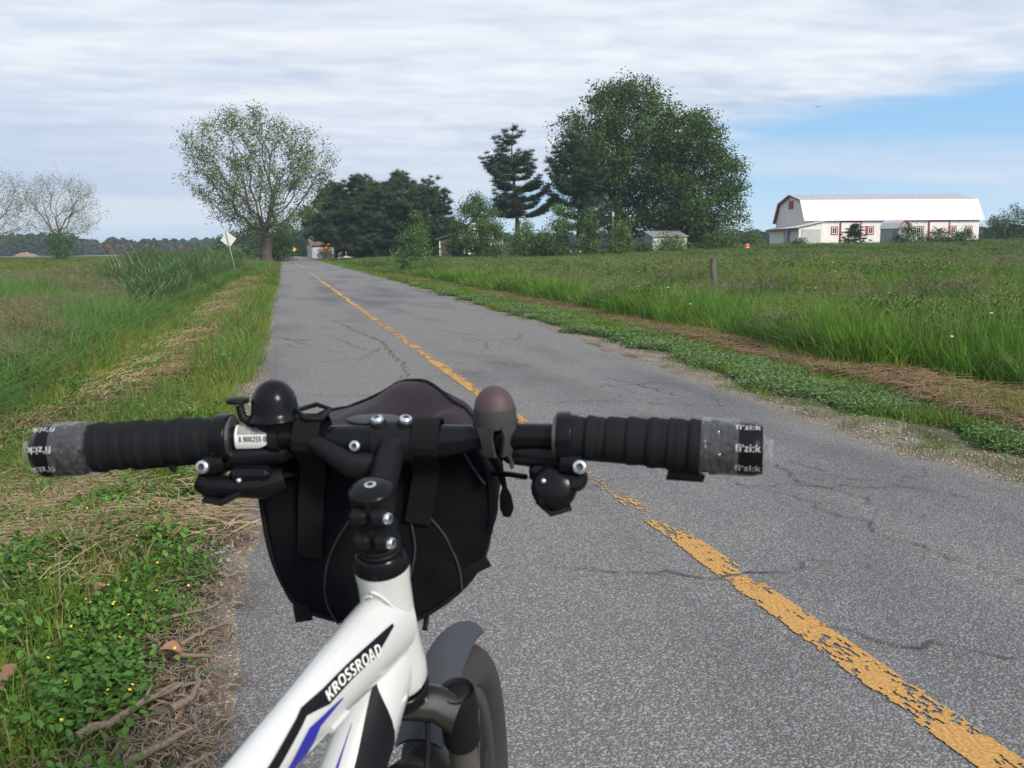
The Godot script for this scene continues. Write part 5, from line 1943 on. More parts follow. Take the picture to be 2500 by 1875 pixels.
		if x < -2.1 and r.randf() < 0.6:
			kind = "mown_grass_tall"
		bed.put(kind, spot(x, d, r.randf() * TAU, s, minf(s, 1.25) * r.randf_range(0.75, 1.25)), Color(1.0 + 0.35 * dryness, 1.0 + 0.1 * dryness, 1.0 + 0.1 * dryness) * r.randf_range(0.8, 1.15))
	for k in 5200:
		var d := log_d(r, 1.4, 13.0)
		var x := r.randf_range(-2.4, -0.38)
		if x < -0.3 * d - 0.8:
			continue
		var n: float = patchy(x, d, 2.0, 33.0)
		var far := ss(6.0, 10.0, d)
		# bare soil patches between the clumps
		if n < -0.02 + far * 0.12 or (d < 8.5 and x > -0.46 + patchy(0.0, d, 1.0, 5.0) * 0.2 and r.randf() > 0.06):
			continue
		if d > 4.6 and x < -0.5 - (d - 4.6) * 0.02 and r.randf() < 0.55:
			continue
		var kind := "clover" if r.randf() < 0.7 else "broad_weeds"
		var s := r.randf_range(0.7, 1.3) * (1.0 if d < 5 else 1.2)
		bed.put(kind, spot(x, d, r.randf() * TAU, s, s * r.randf_range(0.7, 1.4)), Color(1, 1, 1) * r.randf_range(0.75, 1.2))
		if r.randf() < 0.2:
			bed.put("yellow_flowers", Transform3D(Basis.from_euler(Vector3(r.randfn() * 0.4, 0, r.randfn() * 0.4)), Vector3(x + r.randfn() * 0.08, gh(x, -d) + r.randf_range(0.08, 0.13), -d + r.randfn() * 0.08)), grey(r.randf_range(0.85, 1.1)))
	# straw rows on the left verge
	for k in 1700:
		var t := pow(r.randf(), 1.0)
		var p := Vector2(0.0, 6.5 * exp(t * 1.9))
		p.x = straw_x(p.y)
		var nn: float = patchy(0.0, p.y, 1.4, 71.0)
		if nn < -0.12 and r.randf() < 0.8:
			continue
		var s := 1.0 + t * 1.4
		bed.put("dry_straw", spot(p.x + r.randfn() * (0.12 + 0.06 * t), p.y + r.randfn() * 0.3, r.randfn() * 0.6, s, 1.4, -0.05 - 0.03 * t), grey(r.randf_range(0.8, 1.2) * (0.62 if t < 0.14 else 1.0), 0.04))
	for k in 420:
		var p := Vector2(-1.25 + r.randfn() * 0.35, 4.75 + r.randfn() * 0.35) if k < 260 else Vector2(-0.98 + r.randfn() * 0.28, 4.0 + r.randfn() * 0.08)
		bed.put("dry_straw", spot(p.x, p.y, 1.2 + r.randfn() * 0.6, 0.9, 1.2, -0.05), grey(r.randf_range(0.8, 1.2)))
	for k in 200:
		var d := log_d(r, 3.2, 40.0)
		bed.put("dry_straw", spot(r.randf_range(-2.2, -0.5), d, r.randf() * TAU, r.randf_range(0.6, 1.2), 1.5, -0.04), grey(r.randf_range(0.6, 1.1)))
	# litter and pebbles on the road edge
	for k in 420:
		var d := log_d(r, 1.5, 5.5)
		var x := -0.37 + r.randfn() * 0.085 + (0.05 if d < 2.7 else 0.0)
		bed.put("litter", spot(x, d, r.randf() * TAU, r.randf_range(0.5, 1.2), 1.0, -0.012), grey(r.randf_range(0.6, 1.15)))
	for k in 4200:
		var right := r.randf() < 0.5
		var d := log_d(r, 1.5, 9.0) if not right else log_d(r, 2.8, 16.0)
		var e := road_edge(d, right)
		var x := e - absf(r.randfn()) * 0.17 if not right else e + absf(r.randfn()) * 0.32
		var s := r.randf_range(0.35, 1.1)
		var c := r.randf_range(0.12, 0.33)
		bed.put("pebbles", Transform3D(Basis.from_euler(Vector3(r.randf(), r.randf() * TAU, r.randf())).scaled(Vector3.ONE * s), Vector3(x, maxf(gh(x, -d) + 0.014, -0.03), -d)), Color(c * 1.06, c, c * 0.92))

	# left ditch and its tall growth
	for k in 34000:
		var d := log_d(r, 5.5, 130)
		var span := lerpf(3.2, 8.0, ss(8, 45, d))
		var inner := -2.42 + patchy(0.0, d, 0.8, 15.0) * 0.35
		var x := inner - span * pow(r.randf(), 0.9)
		if x < -0.32 * d - 1.6:
			continue
		var s := 1.0 if d < 14 else pow(d / 14.0, 0.5)
		var deep := ss(inner, inner - 0.8, x)
		var n: float = patchy(x * 0.7, d * 0.35, 0.7, 120.0)
		var kind := "blue_grass"
		if deep < 0.45 and r.randf() < 0.55 and d < 30:
			kind = "leafy_weeds"
		elif n > -0.12 and r.randf() < 0.16:
			kind = "seeding_grass"
		elif r.randf() < 0.3:
			kind = "tall_grass"
		var tall := lerpf(0.55, 0.95, deep) * r.randf_range(0.8, 1.15)
		tall *= lerpf(1.0, 0.82, ss(-6.0, -9.0, x))
		bed.put(kind, spot(x, d, r.randf() * TAU, s, tall), grey(r.randf_range(0.8, 1.15)))
	for k in 4600:
		var d := r.randf_range(14.0, 66.0)
		var x := r.randf_range(-8.5, -2.75)
		if x < -0.19 * d or x > -2.75:
			continue
		var n: float = patchy(x * 0.5, d * 0.3, 0.6, 7.0)
		bed.put("reeds", spot(x, d, r.randfn() * 0.4, 1.2, r.randf_range(0.78, 1.0) * (1.0 + n * 0.3) * lerpf(0.52, 1.0, ss(14, 32, d)) * lerpf(1.0, 0.72, ss(48, 66, d)) * lerpf(0.55, 1.0, ss(-0.19, -0.118, x / d))), grey(r.randf_range(0.85, 1.1)))
	for q in [[-5.0, 33.0, 0.97], [-5.2, 34.5, 0.92], [-4.8, 33.5, 0.85], [-5.0, 36.5, 0.95], [-4.55, 38.0, 0.9], [-4.4, 40.0, 0.96], [-4.1, 40.5, 0.9], [-3.8, 43.0, 0.95], [-5.5, 37.0, 0.9], [-3.5, 46.0, 0.98], [-4.7, 36.0, 0.95], [-3.3, 44.0, 0.9]]:
		bed.put("reed_plumes", spot(q[0], q[1], r.randfn() * 0.3, 1.3, q[2] * 1.02), grey(1.0))

	# crop on the left field
	for k in 16000:
		var d := log_d(r, 26, 330)
		var x := -7.5 - r.randf() * minf(90.0, d * 0.36)
		if x < -0.33 * d - 3.0:
			continue
		var s := pow(d / 12.0, 0.8)
		bed.put("mown_grass_tall", spot(x, d, r.randf() * TAU, s * 1.3, 1.35), Color(1.55, 1.25, 1.3) * r.randf_range(0.85, 1.1))

	# right verge
	for k in 13000:
		var d := log_d(r, 2.9, 120)
		var e := road_edge(d, true)
		var lo := lerpf(0.78, 0.42, ss(4.2, 8.0, d)) + patchy(1.0, d, 0.9, 44.0) * 0.35
		if d > 9:
			lo *= lerpf(1.0, 0.45, ss(9, 16, d))
		var x := e + lo + r.randf() * (1.7 if d > 12 else 1.25)
		if x > brown_x(d) + 0.12 and d < 24.0 and r.randf() < 0.55 and patchy(0.0, d, 0.9, 171.0) > 0.0:
			continue
		var s := 1.0 if d < 8 else pow(d / 8.0, 0.5)
		var f := (x - e - lo) / 1.3
		var n: float = patchy(x, d * 0.6, 1.2, 210.0)
		var kind := "mown_grass"
		if d < 26 and f < 0.62 and n > -0.2 and r.randf() < 0.72:
			kind = "mugwort" if n + r.randf() * 0.3 > 0.04 and r.randf() < 0.7 else "broad_weeds"
		elif r.randf() < 0.08:
			kind = "mown_grass_tall"
		elif r.randf() < 0.35:
			kind = "clover"
		bed.put(kind, spot(x, d, r.randf() * TAU, s * r.randf_range(0.8, 1.25), (0.62 if kind != "mown_grass" else 0.85) * minf(s, 1.25) * r.randf_range(0.75, 1.3)), grey(r.randf_range(0.8, 1.15)))
	for k in 160:
		var d := log_d(r, 3.5, 9.0)
		bed.put("mown_grass", spot(road_edge(d, true) + r.randf_range(0.05, 0.5), d, r.randf() * TAU, 0.7, 0.6), grey(0.9))
	# brown mown row
	for k in 5200:
		var t := pow(r.randf(), 1.1)
		var p := Vector2(0.0, 3.4 * exp(t * 2.9))
		p.x = brown_x(p.y)
		var nn: float = patchy(0.0, p.y, 0.9, 171.0)
		var wide := 0.8 * (1.0 - 0.4 * ss(18.0, 40.0, p.y))
		if (nn < 0.02 + 0.25 * ss(9.0, 20.0, p.y) and p.y > 6.0 and r.randf() < 0.85) or (p.y > 26.0 and r.randf() < 0.8):
			continue
		var s := 1.0 + t * 1.2
		bed.put("brown_straw", spot(p.x + 0.1 + r.randf() * wide, p.y + r.randfn() * 0.3, r.randf() * TAU, s, 1.8, -0.03 - r.randf() * 0.05), grey(r.randf_range(0.7, 1.25), r.randf_range(-0.06, 0.1)))
		if r.randf() < 0.16:
			bed.put("mown_grass_tall", spot(p.x + 0.1 + r.randf() * wide, p.y, r.randf() * TAU, 0.8, 1.2), Color(1.25, 1.05, 1.0))

	# right-hand field
	for k in 60000:
		var az := deg_to_rad(r.randf_range(2.0, 49.0))
		var rad := log_d(r, 6.5, 135)
		var x := sin(az) * rad
		var d := cos(az) * rad
		var border := edge_right(d) + 2.15 + patchy(0.0, d, 0.5, 3.0) * 0.5 + (0.5 if d < 8 else 0.0)
		if x < border:
			continue
		var s := 1.0 if rad < 13 else pow(rad / 13.0, 0.62)
		var n: float = patchy(x * 0.6, d * 0.6, 0.35, 320.0)
		var n2: float = patchy(x, d, 0.6, 410.0)
		var near := ss(3.2, 0.3, x - border)
		var kind := "tall_grass"
		if n > 0.16 and r.randf() < 0.35 + near * 0.3:
			kind = "tall_weeds" if n2 > 0.0 else "leafy_weeds"
		elif n2 > 0.0 and r.randf() < 0.5 * (1.0 - near):
			kind = "pale_seeding_grass"
		elif n2 < -0.28 and r.randf() < 0.4:
			kind = "seeding_grass"
		elif r.randf() < 0.22:
			kind = "blue_grass"
		var tall := r.randf_range(0.7, 1.08) * lerpf(1.0, 0.72, ss(25, 70, rad)) * (1.0 + n * 0.3)
		tall *= lerpf(0.7, 1.0, ss(0.0, 0.8, x - border))
		var g := r.randf_range(0.82, 1.15)
		bed.put(kind, spot(x, d, r.randf() * TAU, s, tall), Color(g * (1.0 + n2 * 0.25), g, g * 0.95))
		if r.randf() < 0.003 and rad < 45:
			bed.put("white_flowers", Transform3D(Basis(), Vector3(x, gh(x, -d) + 0.62 * tall + 0.12, -d)), grey(r.randf_range(0.8, 1.1)))

	for key in kinds:
		if bed.where.has(key):
			tag(copies(key, kinds[key][0], kinds[key][1], bed.where[key], bed.tint[key]), kinds[key][2], "plants" if key not in ["dry_straw", "brown_straw", "litter", "pebbles"] else key.replace("_", " "))


# ---------------------------------------------------------------- the bicycle in front of the camera
# bike frame of reference: x right, y up, z back; the steerer cap lies at (0, HC, 0) and the steering axis leans back

const HC := 1.0334
const FRAME_YAW := -31.5
const LEAN := -3.0
const STEER := 12.5


func bike_xf() -> Transform3D:
	var b := Basis(Vector3.UP, deg_to_rad(FRAME_YAW)) * Basis(Vector3.BACK, deg_to_rad(LEAN))
	return Transform3D(b, Vector3(0.0599, 1.017, -0.6713) - b * Vector3(0, HC, 0))


func steer_xf() -> Transform3D:
	# everything that turns with the bars, about the steering axis
	var axis := Vector3(0, 0.951, 0.309).normalized()
	var at := Vector3(0, HC, 0)
	return Transform3D(Basis(), at) * Transform3D(Basis(axis, deg_to_rad(STEER)), Vector3.ZERO) * Transform3D(Basis(), -at)


func turned(deg: float) -> Transform3D:
	var axis := Vector3(0, 0.951, 0.309).normalized()
	var at := Vector3(0, HC, 0)
	return Transform3D(Basis(), at) * Transform3D(Basis(axis, deg_to_rad(deg)), Vector3.ZERO) * Transform3D(Basis(), -at)


func along_steerer(t: float, fwd := 0.0) -> Vector3:
	return Vector3(0, HC - 0.951 * t + 0.309 * fwd, -0.309 * t - 0.951 * fwd)


func shaft(t: float, fwd := 0.0, x := 0.0) -> Transform3D:
	# y runs up the steering axis
	return Transform3D(Basis(Vector3.RIGHT, Vector3(0, 0.951, 0.309), Vector3(0, -0.309, 0.951)), along_steerer(t, fwd) + Vector3(x, 0, 0))


func moved(mb: MB, t: Transform3D) -> MB:
	for k in mb.v.size():
		mb.v[k] = t * mb.v[k]
		mb.n[k] = (t.basis * mb.n[k]).normalized()
	return mb


func bent_text(text: String, height: float, map: Callable) -> ArrayMesh:
	# lettering laid over a curved surface: map takes (x, y, lift) to a point
	var f := SystemFont.new()
	f.font_names = PackedStringArray(["Droid Sans"])
	f.font_weight = 700
	var t := TextMesh.new()
	t.text = text
	t.font = f
	t.font_size = 64
	t.pixel_size = height / 46.0
	t.depth = height * 0.02
	t.curve_step = 2.0
	t.horizontal_alignment = HORIZONTAL_ALIGNMENT_LEFT
	t.vertical_alignment = VERTICAL_ALIGNMENT_CENTER
	var arr := t.surface_get_arrays(0)
	var v: PackedVector3Array = arr[Mesh.ARRAY_VERTEX]
	var idx: PackedInt32Array = arr[Mesh.ARRAY_INDEX]
	var mb := MB.new()
	for k in range(0, idx.size(), 3):
		var p := [map.call(v[idx[k]]), map.call(v[idx[k + 1]]), map.call(v[idx[k + 2]])]
		mb.tri(p[0], p[2], p[1])
	return mb.mesh()


func bike_materials() -> void:
	mat("paint_white", Color(0.56, 0.57, 0.565), 0.28, 0.0, {"clearcoat_enabled": true, "clearcoat": 0.6, "clearcoat_roughness": 0.12})
	mat("paint_black", Color(0.008, 0.008, 0.011), 0.5, 0.0, {"metallic_specular": 0.25})
	mat("paint_blue", Color(0.02, 0.02, 0.32), 0.35)
	mat("letter_white", Color(0.72, 0.71, 0.68), 0.45)
	mat("letter_grey", Color(0.36, 0.36, 0.36), 0.5)
	mat("gloss_black", Color(0.006, 0.0065, 0.008), 0.22, 0.0, {"metallic_specular": 0.28})
	mat("satin_black", Color(0.010, 0.011, 0.013), 0.45, 0.0, {"metallic_specular": 0.2})
	mat("dull_black", Color(0.008, 0.0085, 0.010), 0.7, 0.0, {"metallic_specular": 0.3})
	var weave := noise_tex(0.2, 41, 256, Color(0.5, 0.5, 0.5), Color(1, 1, 1), 3)
	mat("grip_tape", Color(0.011, 0.012, 0.014), 0.7, 0.0, {"metallic_specular": 0.2, "heightmap_enabled": true, "heightmap_texture": weave, "heightmap_scale": 0.03, "uv1_triplanar": true, "uv1_scale": Vector3(30, 30, 30)})
	mat("bolt_steel", Color(0.62, 0.66, 0.70), 0.22, 0.9)
	mat("socket", Color(0.05, 0.05, 0.055), 0.5, 0.5)
	mat("clear_film", Color(0.72, 0.75, 0.78, 0.05), 0.12, 0.0, {"transparency": BaseMaterial3D.TRANSPARENCY_ALPHA, "metallic_specular": 0.38})
	mat("sticker", Color(0.66, 0.67, 0.68), 0.5)
	mat("rubber", Color(0.030, 0.028, 0.026), 0.9)
	mat("fork_grey", Color(0.10, 0.09, 0.078), 0.45, 0.3)
	mat("fork_chrome", Color(0.13, 0.125, 0.12), 0.25, 0.8)
	mat("fender_grey", Color(0.035, 0.039, 0.047), 0.6)
	mat("rim_metal", Color(0.10, 0.10, 0.105), 0.35, 0.7)
	mat("silicone", Color(0.045, 0.044, 0.046), 0.7, 0.0, {"metallic_specular": 0.3})
	mat("silicone_red", Color(0.055, 0.034, 0.036), 0.6)
	var cloth := noise_tex(0.35, 42, 256, Color(0.3, 0.3, 0.3), Color(1, 1, 1), 2)
	mat("nylon", Color(0.0055, 0.006, 0.008), 0.9, 0.0, {"metallic_specular": 0.2, "heightmap_enabled": true, "heightmap_texture": cloth, "heightmap_scale": 0.03, "uv1_triplanar": true, "uv1_scale": Vector3(22, 22, 22)})
	mat("nylon_plum", Color(0.019, 0.013, 0.020), 0.8, 0.0, {"metallic_specular": 0.25, "rim_enabled": true, "rim": 0.35, "rim_tint": 0.5, "heightmap_enabled": true, "heightmap_texture": cloth, "heightmap_scale": 0.03, "uv1_triplanar": true, "uv1_scale": Vector3(22, 22, 22)})
	mat("webbing", Color(0.008, 0.0085, 0.0095), 0.9, 0.0, {"metallic_specular": 0.25})


func socket_bolt(parent: Node, xf: Transform3D, r: float, h: float) -> void:
	# round head along +y with a hexagon socket
	var mb := MB.new()
	mb.lathe([Vector2(r * 0.92, -h), Vector2(r, -h * 0.3), Vector2(r * 0.86, h * 0.35), Vector2(r * 0.5, h * 0.4)], xf, 18, false)
	var b := part("bolt", mb.mesh(), M.bolt_steel, parent)
	mb = MB.new()
	mb.lathe([Vector2(r * 0.5, h * 0.38), Vector2(r * 0.46, h * 0.1), Vector2(0.0001, h * 0.1)], xf, 6, false)
	part("socket", mb.mesh(), M.socket, b)


func bar_point(x: float) -> Vector3:
	# middle of the handlebar at signed distance x from the stem
	var a := absf(x)
	var y := 0.006 * ss(0.025, 0.10, a) - 0.006 * ss(0.14, 0.30, a)
	var z := 0.030 * pow(maxf(0.0, a - 0.06) / 0.24, 1.3)
	var p := Vector3(x, y, z)
	return Vector3(0, HC + 0.019, -0.085) + p


func bar_radius(x: float) -> float:
	return lerpf(0.0159, 0.0111, ss(0.03, 0.075, absf(x)))


func bar_tube(x0: float, x1: float, steps: int, rad: Callable, sides := 20) -> MB:
	var mb := MB.new()
	var pts := []
	var rr := []
	for k in steps + 1:
		var x := lerpf(x0, x1, float(k) / steps)
		pts.append(bar_point(x))
		rr.append(rad.call(x))
	mb.loft(pts, rr, Vector3.UP, sides)
	return mb


func crumpled(mb: MB, s: float) -> MB:
	# wrinkles in wrapped film: push the skin in and out and take the normals from the dents
	var f := FastNoiseLite.new()
	f.seed = 5 + int(s)
	f.frequency = 55.0
	f.fractal_octaves = 3
	f.fractal_type = FastNoiseLite.FRACTAL_RIDGED
	for k in mb.v.size():
		var p := mb.v[k]
		var h := f.get_noise_3d(p.x, p.y, p.z)
		var g := Vector3(f.get_noise_3d(p.x + 0.001, p.y, p.z) - h, f.get_noise_3d(p.x, p.y + 0.001, p.z) - h, f.get_noise_3d(p.x, p.y, p.z + 0.001) - h)
		mb.v[k] = p + mb.n[k] * h * 0.0010
		mb.n[k] = (mb.n[k] - g * 2.2).normalized()
	return mb


func on_bar(x: float, angle: float, r: float) -> Vector3:
	# angle 0 faces back towards the rider, 90 degrees is up
	var p := bar_point(x)
	var t := (bar_point(x + 0.001) - bar_point(x - 0.001)).normalized()
	var up := (Vector3.UP - t * t.y).normalized()
	var back := t.cross(up)
	return p + (back * cos(angle) + up * sin(angle)) * r


func bicycle() -> void:
	bike_materials()
	var o := thing("bicycle", "white and blue bicycle with black taped handlebar grips in the foreground", "bicycle")
	o.transform = bike_xf()
	var st := steer_xf()
	frame_parts(o)
	front_end(o, st * turned(-1.5))
	cockpit(o, st)


func top_tube_at(u: float) -> Vector3:
	# u 0 at the head tube, 1 at the seat
	return Vector3(0, HC - 0.124 - 0.024 * u - 0.085 * u * u, -0.040 + 0.60 * u)


func top_tube_r(u: float) -> Vector2:
	return Vector2(lerpf(0.0245, 0.0162, ss(-0.02, 0.28, u)), lerpf(0.034, 0.0200, ss(-0.02, 0.4, u)))


func on_top_tube(u: float, a: float, lift: float) -> Vector3:
	# angle 0 is the right-hand side, 90 degrees the top
	var p := top_tube_at(u)
	var t := (top_tube_at(u + 0.01) - top_tube_at(u - 0.01)).normalized()
	var up := Vector3.RIGHT.cross(-t).normalized()
	if up.y < 0:
		up = -up
	var r := top_tube_r(u)
	var n := Vector3(cos(a) / r.x, 0, 0) + up * (sin(a) / r.y)
	return p + Vector3(cos(a) * r.x, 0, 0) + up * sin(a) * r.y + n.normalized() * lift


func decal(called: String, m: Material, parent: Node, lines: Array, lift: float) -> void:
	# lines: [u, lower angle, upper angle] in degrees along the top tube
	var mb := MB.new()
	var rows := []
	for k in lines.size() - 1:
		for s in 5:
			var f := s / 5.0
			var a: Array = lines[k]
			var b: Array = lines[k + 1]
			rows.append(_decal_row(lerpf(a[0], b[0], f), lerpf(a[1], b[1], f), lerpf(a[2], b[2], f), lift))
	var z: Array = lines[-1]
	rows.append(_decal_row(z[0], z[1], z[2], lift))
	mb.grid(rows, false, true)
	part(called, mb.mesh(), m, parent)


func _decal_row(u: float, a0: float, a1: float, lift: float) -> PackedVector3Array:
	var row := PackedVector3Array()
	for k in 7:
		row.append(on_top_tube(u, deg_to_rad(lerpf(a0, a1, k / 6.0)), lift))
	return row


func frame_parts(o: Node) -> void:
	var mb := MB.new()
	mb.lathe([Vector2(0.0240, -0.128), Vector2(0.0260, -0.123), Vector2(0.0260, -0.108), Vector2(0.0232, -0.085), Vector2(0.0216, -0.05), Vector2(0.0214, -0.02), Vector2(0.0226, -0.006), Vector2(0.0228, 0.0), Vector2(0.0212, 0.0005)], shaft(0.068), 32)
	var head := part("head_tube", mb.mesh(), M.paint_white, o)
	# weld beads round the tube joints
	var wb := MB.new()
	for k in 44:
		var a := deg_to_rad(lerpf(-68.0, 74.0, k / 43.0))
		var s := -0.014 - 0.080 * (1.0 - cos(a)) * 0.9 - (0.0 if a > 0 else 0.004)
		var p: Vector3 = shaft(0.068) * Vector3(sin(a) * 0.0222, s, cos(a) * 0.0222)
		wb.ball(p, Vector3(0.0017, 0.0014, 0.0017), 6, 4)
	part("weld", wb.mesh(), M.paint_white, head).set_meta("kind", "stuff")
	# top tube
	mb = MB.new()
	var pts := []
	var rad := []
	for k in 33:
		var u := k / 32.0
		pts.append(top_tube_at(u))
		rad.append(top_tube_r(u))
	mb.loft(pts, rad, Vector3.UP, 28)
	var top := part("top_tube", mb.mesh(), M.paint_white, o)
	# black stripe that widens, drops and runs on; blue wedge below it
	decal("black_stripe", M.paint_black, top, [[0.06, 30, 35], [0.115, 15, 39], [0.17, 18, 44], [0.222, 18, 48], [0.262, 38, 57], [0.276, 32, 51], [0.33, 15, 37], [0.42, -5, 20], [0.9, -10, 15]], 0.0006)
	decal("blue_wedge", M.paint_blue, top, [[0.195, 4, 7], [0.245, 0, 14], [0.265, -22, 18], [0.28, -42, 12], [0.31, -60, -3], [0.36, -75, -25], [0.45, -85, -45]], 0.0006)
	var lettering := bent_text("KROSSROAD", 0.0070, func(p: Vector3) -> Vector3:
		var u := 0.224 - p.x * 1.3 / 0.60
		return on_top_tube(u, deg_to_rad(lerpf(18.0, 32.0, ss(0.07, 0.2, u)) + p.y / 0.0225 * 57.3), 0.0011 + p.z))
	part("lettering", lettering, M.letter_white, top)
	# down tube with a black panel on its right side
	mb = MB.new()
	pts = []
	rad = []
	var d0 := along_steerer(0.165)
	for k in 20:
		var u := k / 19.0
		pts.append(d0 + Vector3(0, -0.46 * u + 0.02 * sin(u * PI), 0.47 * u))
		rad.append(Vector2(lerpf(0.0215, 0.026, ss(0, 0.25, u)), lerpf(0.034, 0.024, ss(0.0, 0.35, u))))
	mb.loft(pts, rad, Vector3.UP, 26)
	var down := part("down_tube", mb.mesh(), M.paint_white, o)
	var dt := func(u: float, a: float, lift: float) -> Vector3:
		var k := clampf(u, 0, 0.999) * 19
		var i := int(k)
		var p: Vector3 = pts[i].lerp(pts[i + 1], k - i)
		var t: Vector3 = (pts[i + 1] - pts[i]).normalized()
		var up := Vector3(0, t.z, -t.y)
		var r: Vector2 = rad[i].lerp(rad[i + 1], k - i)
		return p + Vector3(cos(a) * (r.x + lift), 0, 0) + up * sin(a) * (r.y + lift)
	var rows := []
	for k in 41:
		var u := 0.055 + 0.6 * pow(k / 40.0, 1.8)
		var row := PackedVector3Array()
		for s in 7:
			var lo := deg_to_rad(lerpf(74.0, -66.0, ss(0.055, 0.15, u)))
			var hi := deg_to_rad(lerpf(76.0, 62.0, ss(0.05, 0.18, u)))
			row.append(dt.call(u, lerpf(lo, hi, s / 6.0), 0.0007))
		rows.append(row)
	mb = MB.new()
	mb.grid(rows, false, true)
	part("black_panel", mb.mesh(), M.paint_black, down)
	rows = []
	for k in 9:
		var u := 0.12 + k / 8.0 * 0.2
		var row := PackedVector3Array()
		for s in 5:
			row.append(dt.call(u, deg_to_rad(lerpf(90.0 - 6.0 * ss(0.12, 0.25, u), 91.0 + 4.0 * ss(0.12, 0.25, u), s / 4.0)), 0.0007))
		rows.append(row)
	mb = MB.new()
	mb.grid(rows, false, true)
	part("blue_flash", mb.mesh(), M.paint_blue, down)
	# cable stop under the top tube
	mb = MB.new()
	mb.loft([on_top_tube(0.185, deg_to_rad(-28), 0.0015), on_top_tube(0.222, deg_to_rad(-28), 0.0018)], [0.0024, 0.0024], Vector3.UP, 10)
	part("cable_stop", mb.mesh(), M.paint_white, top)
	# seat tube, saddle and rear of the bicycle, behind the camera
	mb = MB.new()
	mb.loft([top_tube_at(1.0) + Vector3(0, 0.06, 0.02), Vector3(0, 0.30, 0.42)], [0.017, 0.018], Vector3.BACK, 16)
	part("seat_tube", mb.mesh(), M.paint_white, o)


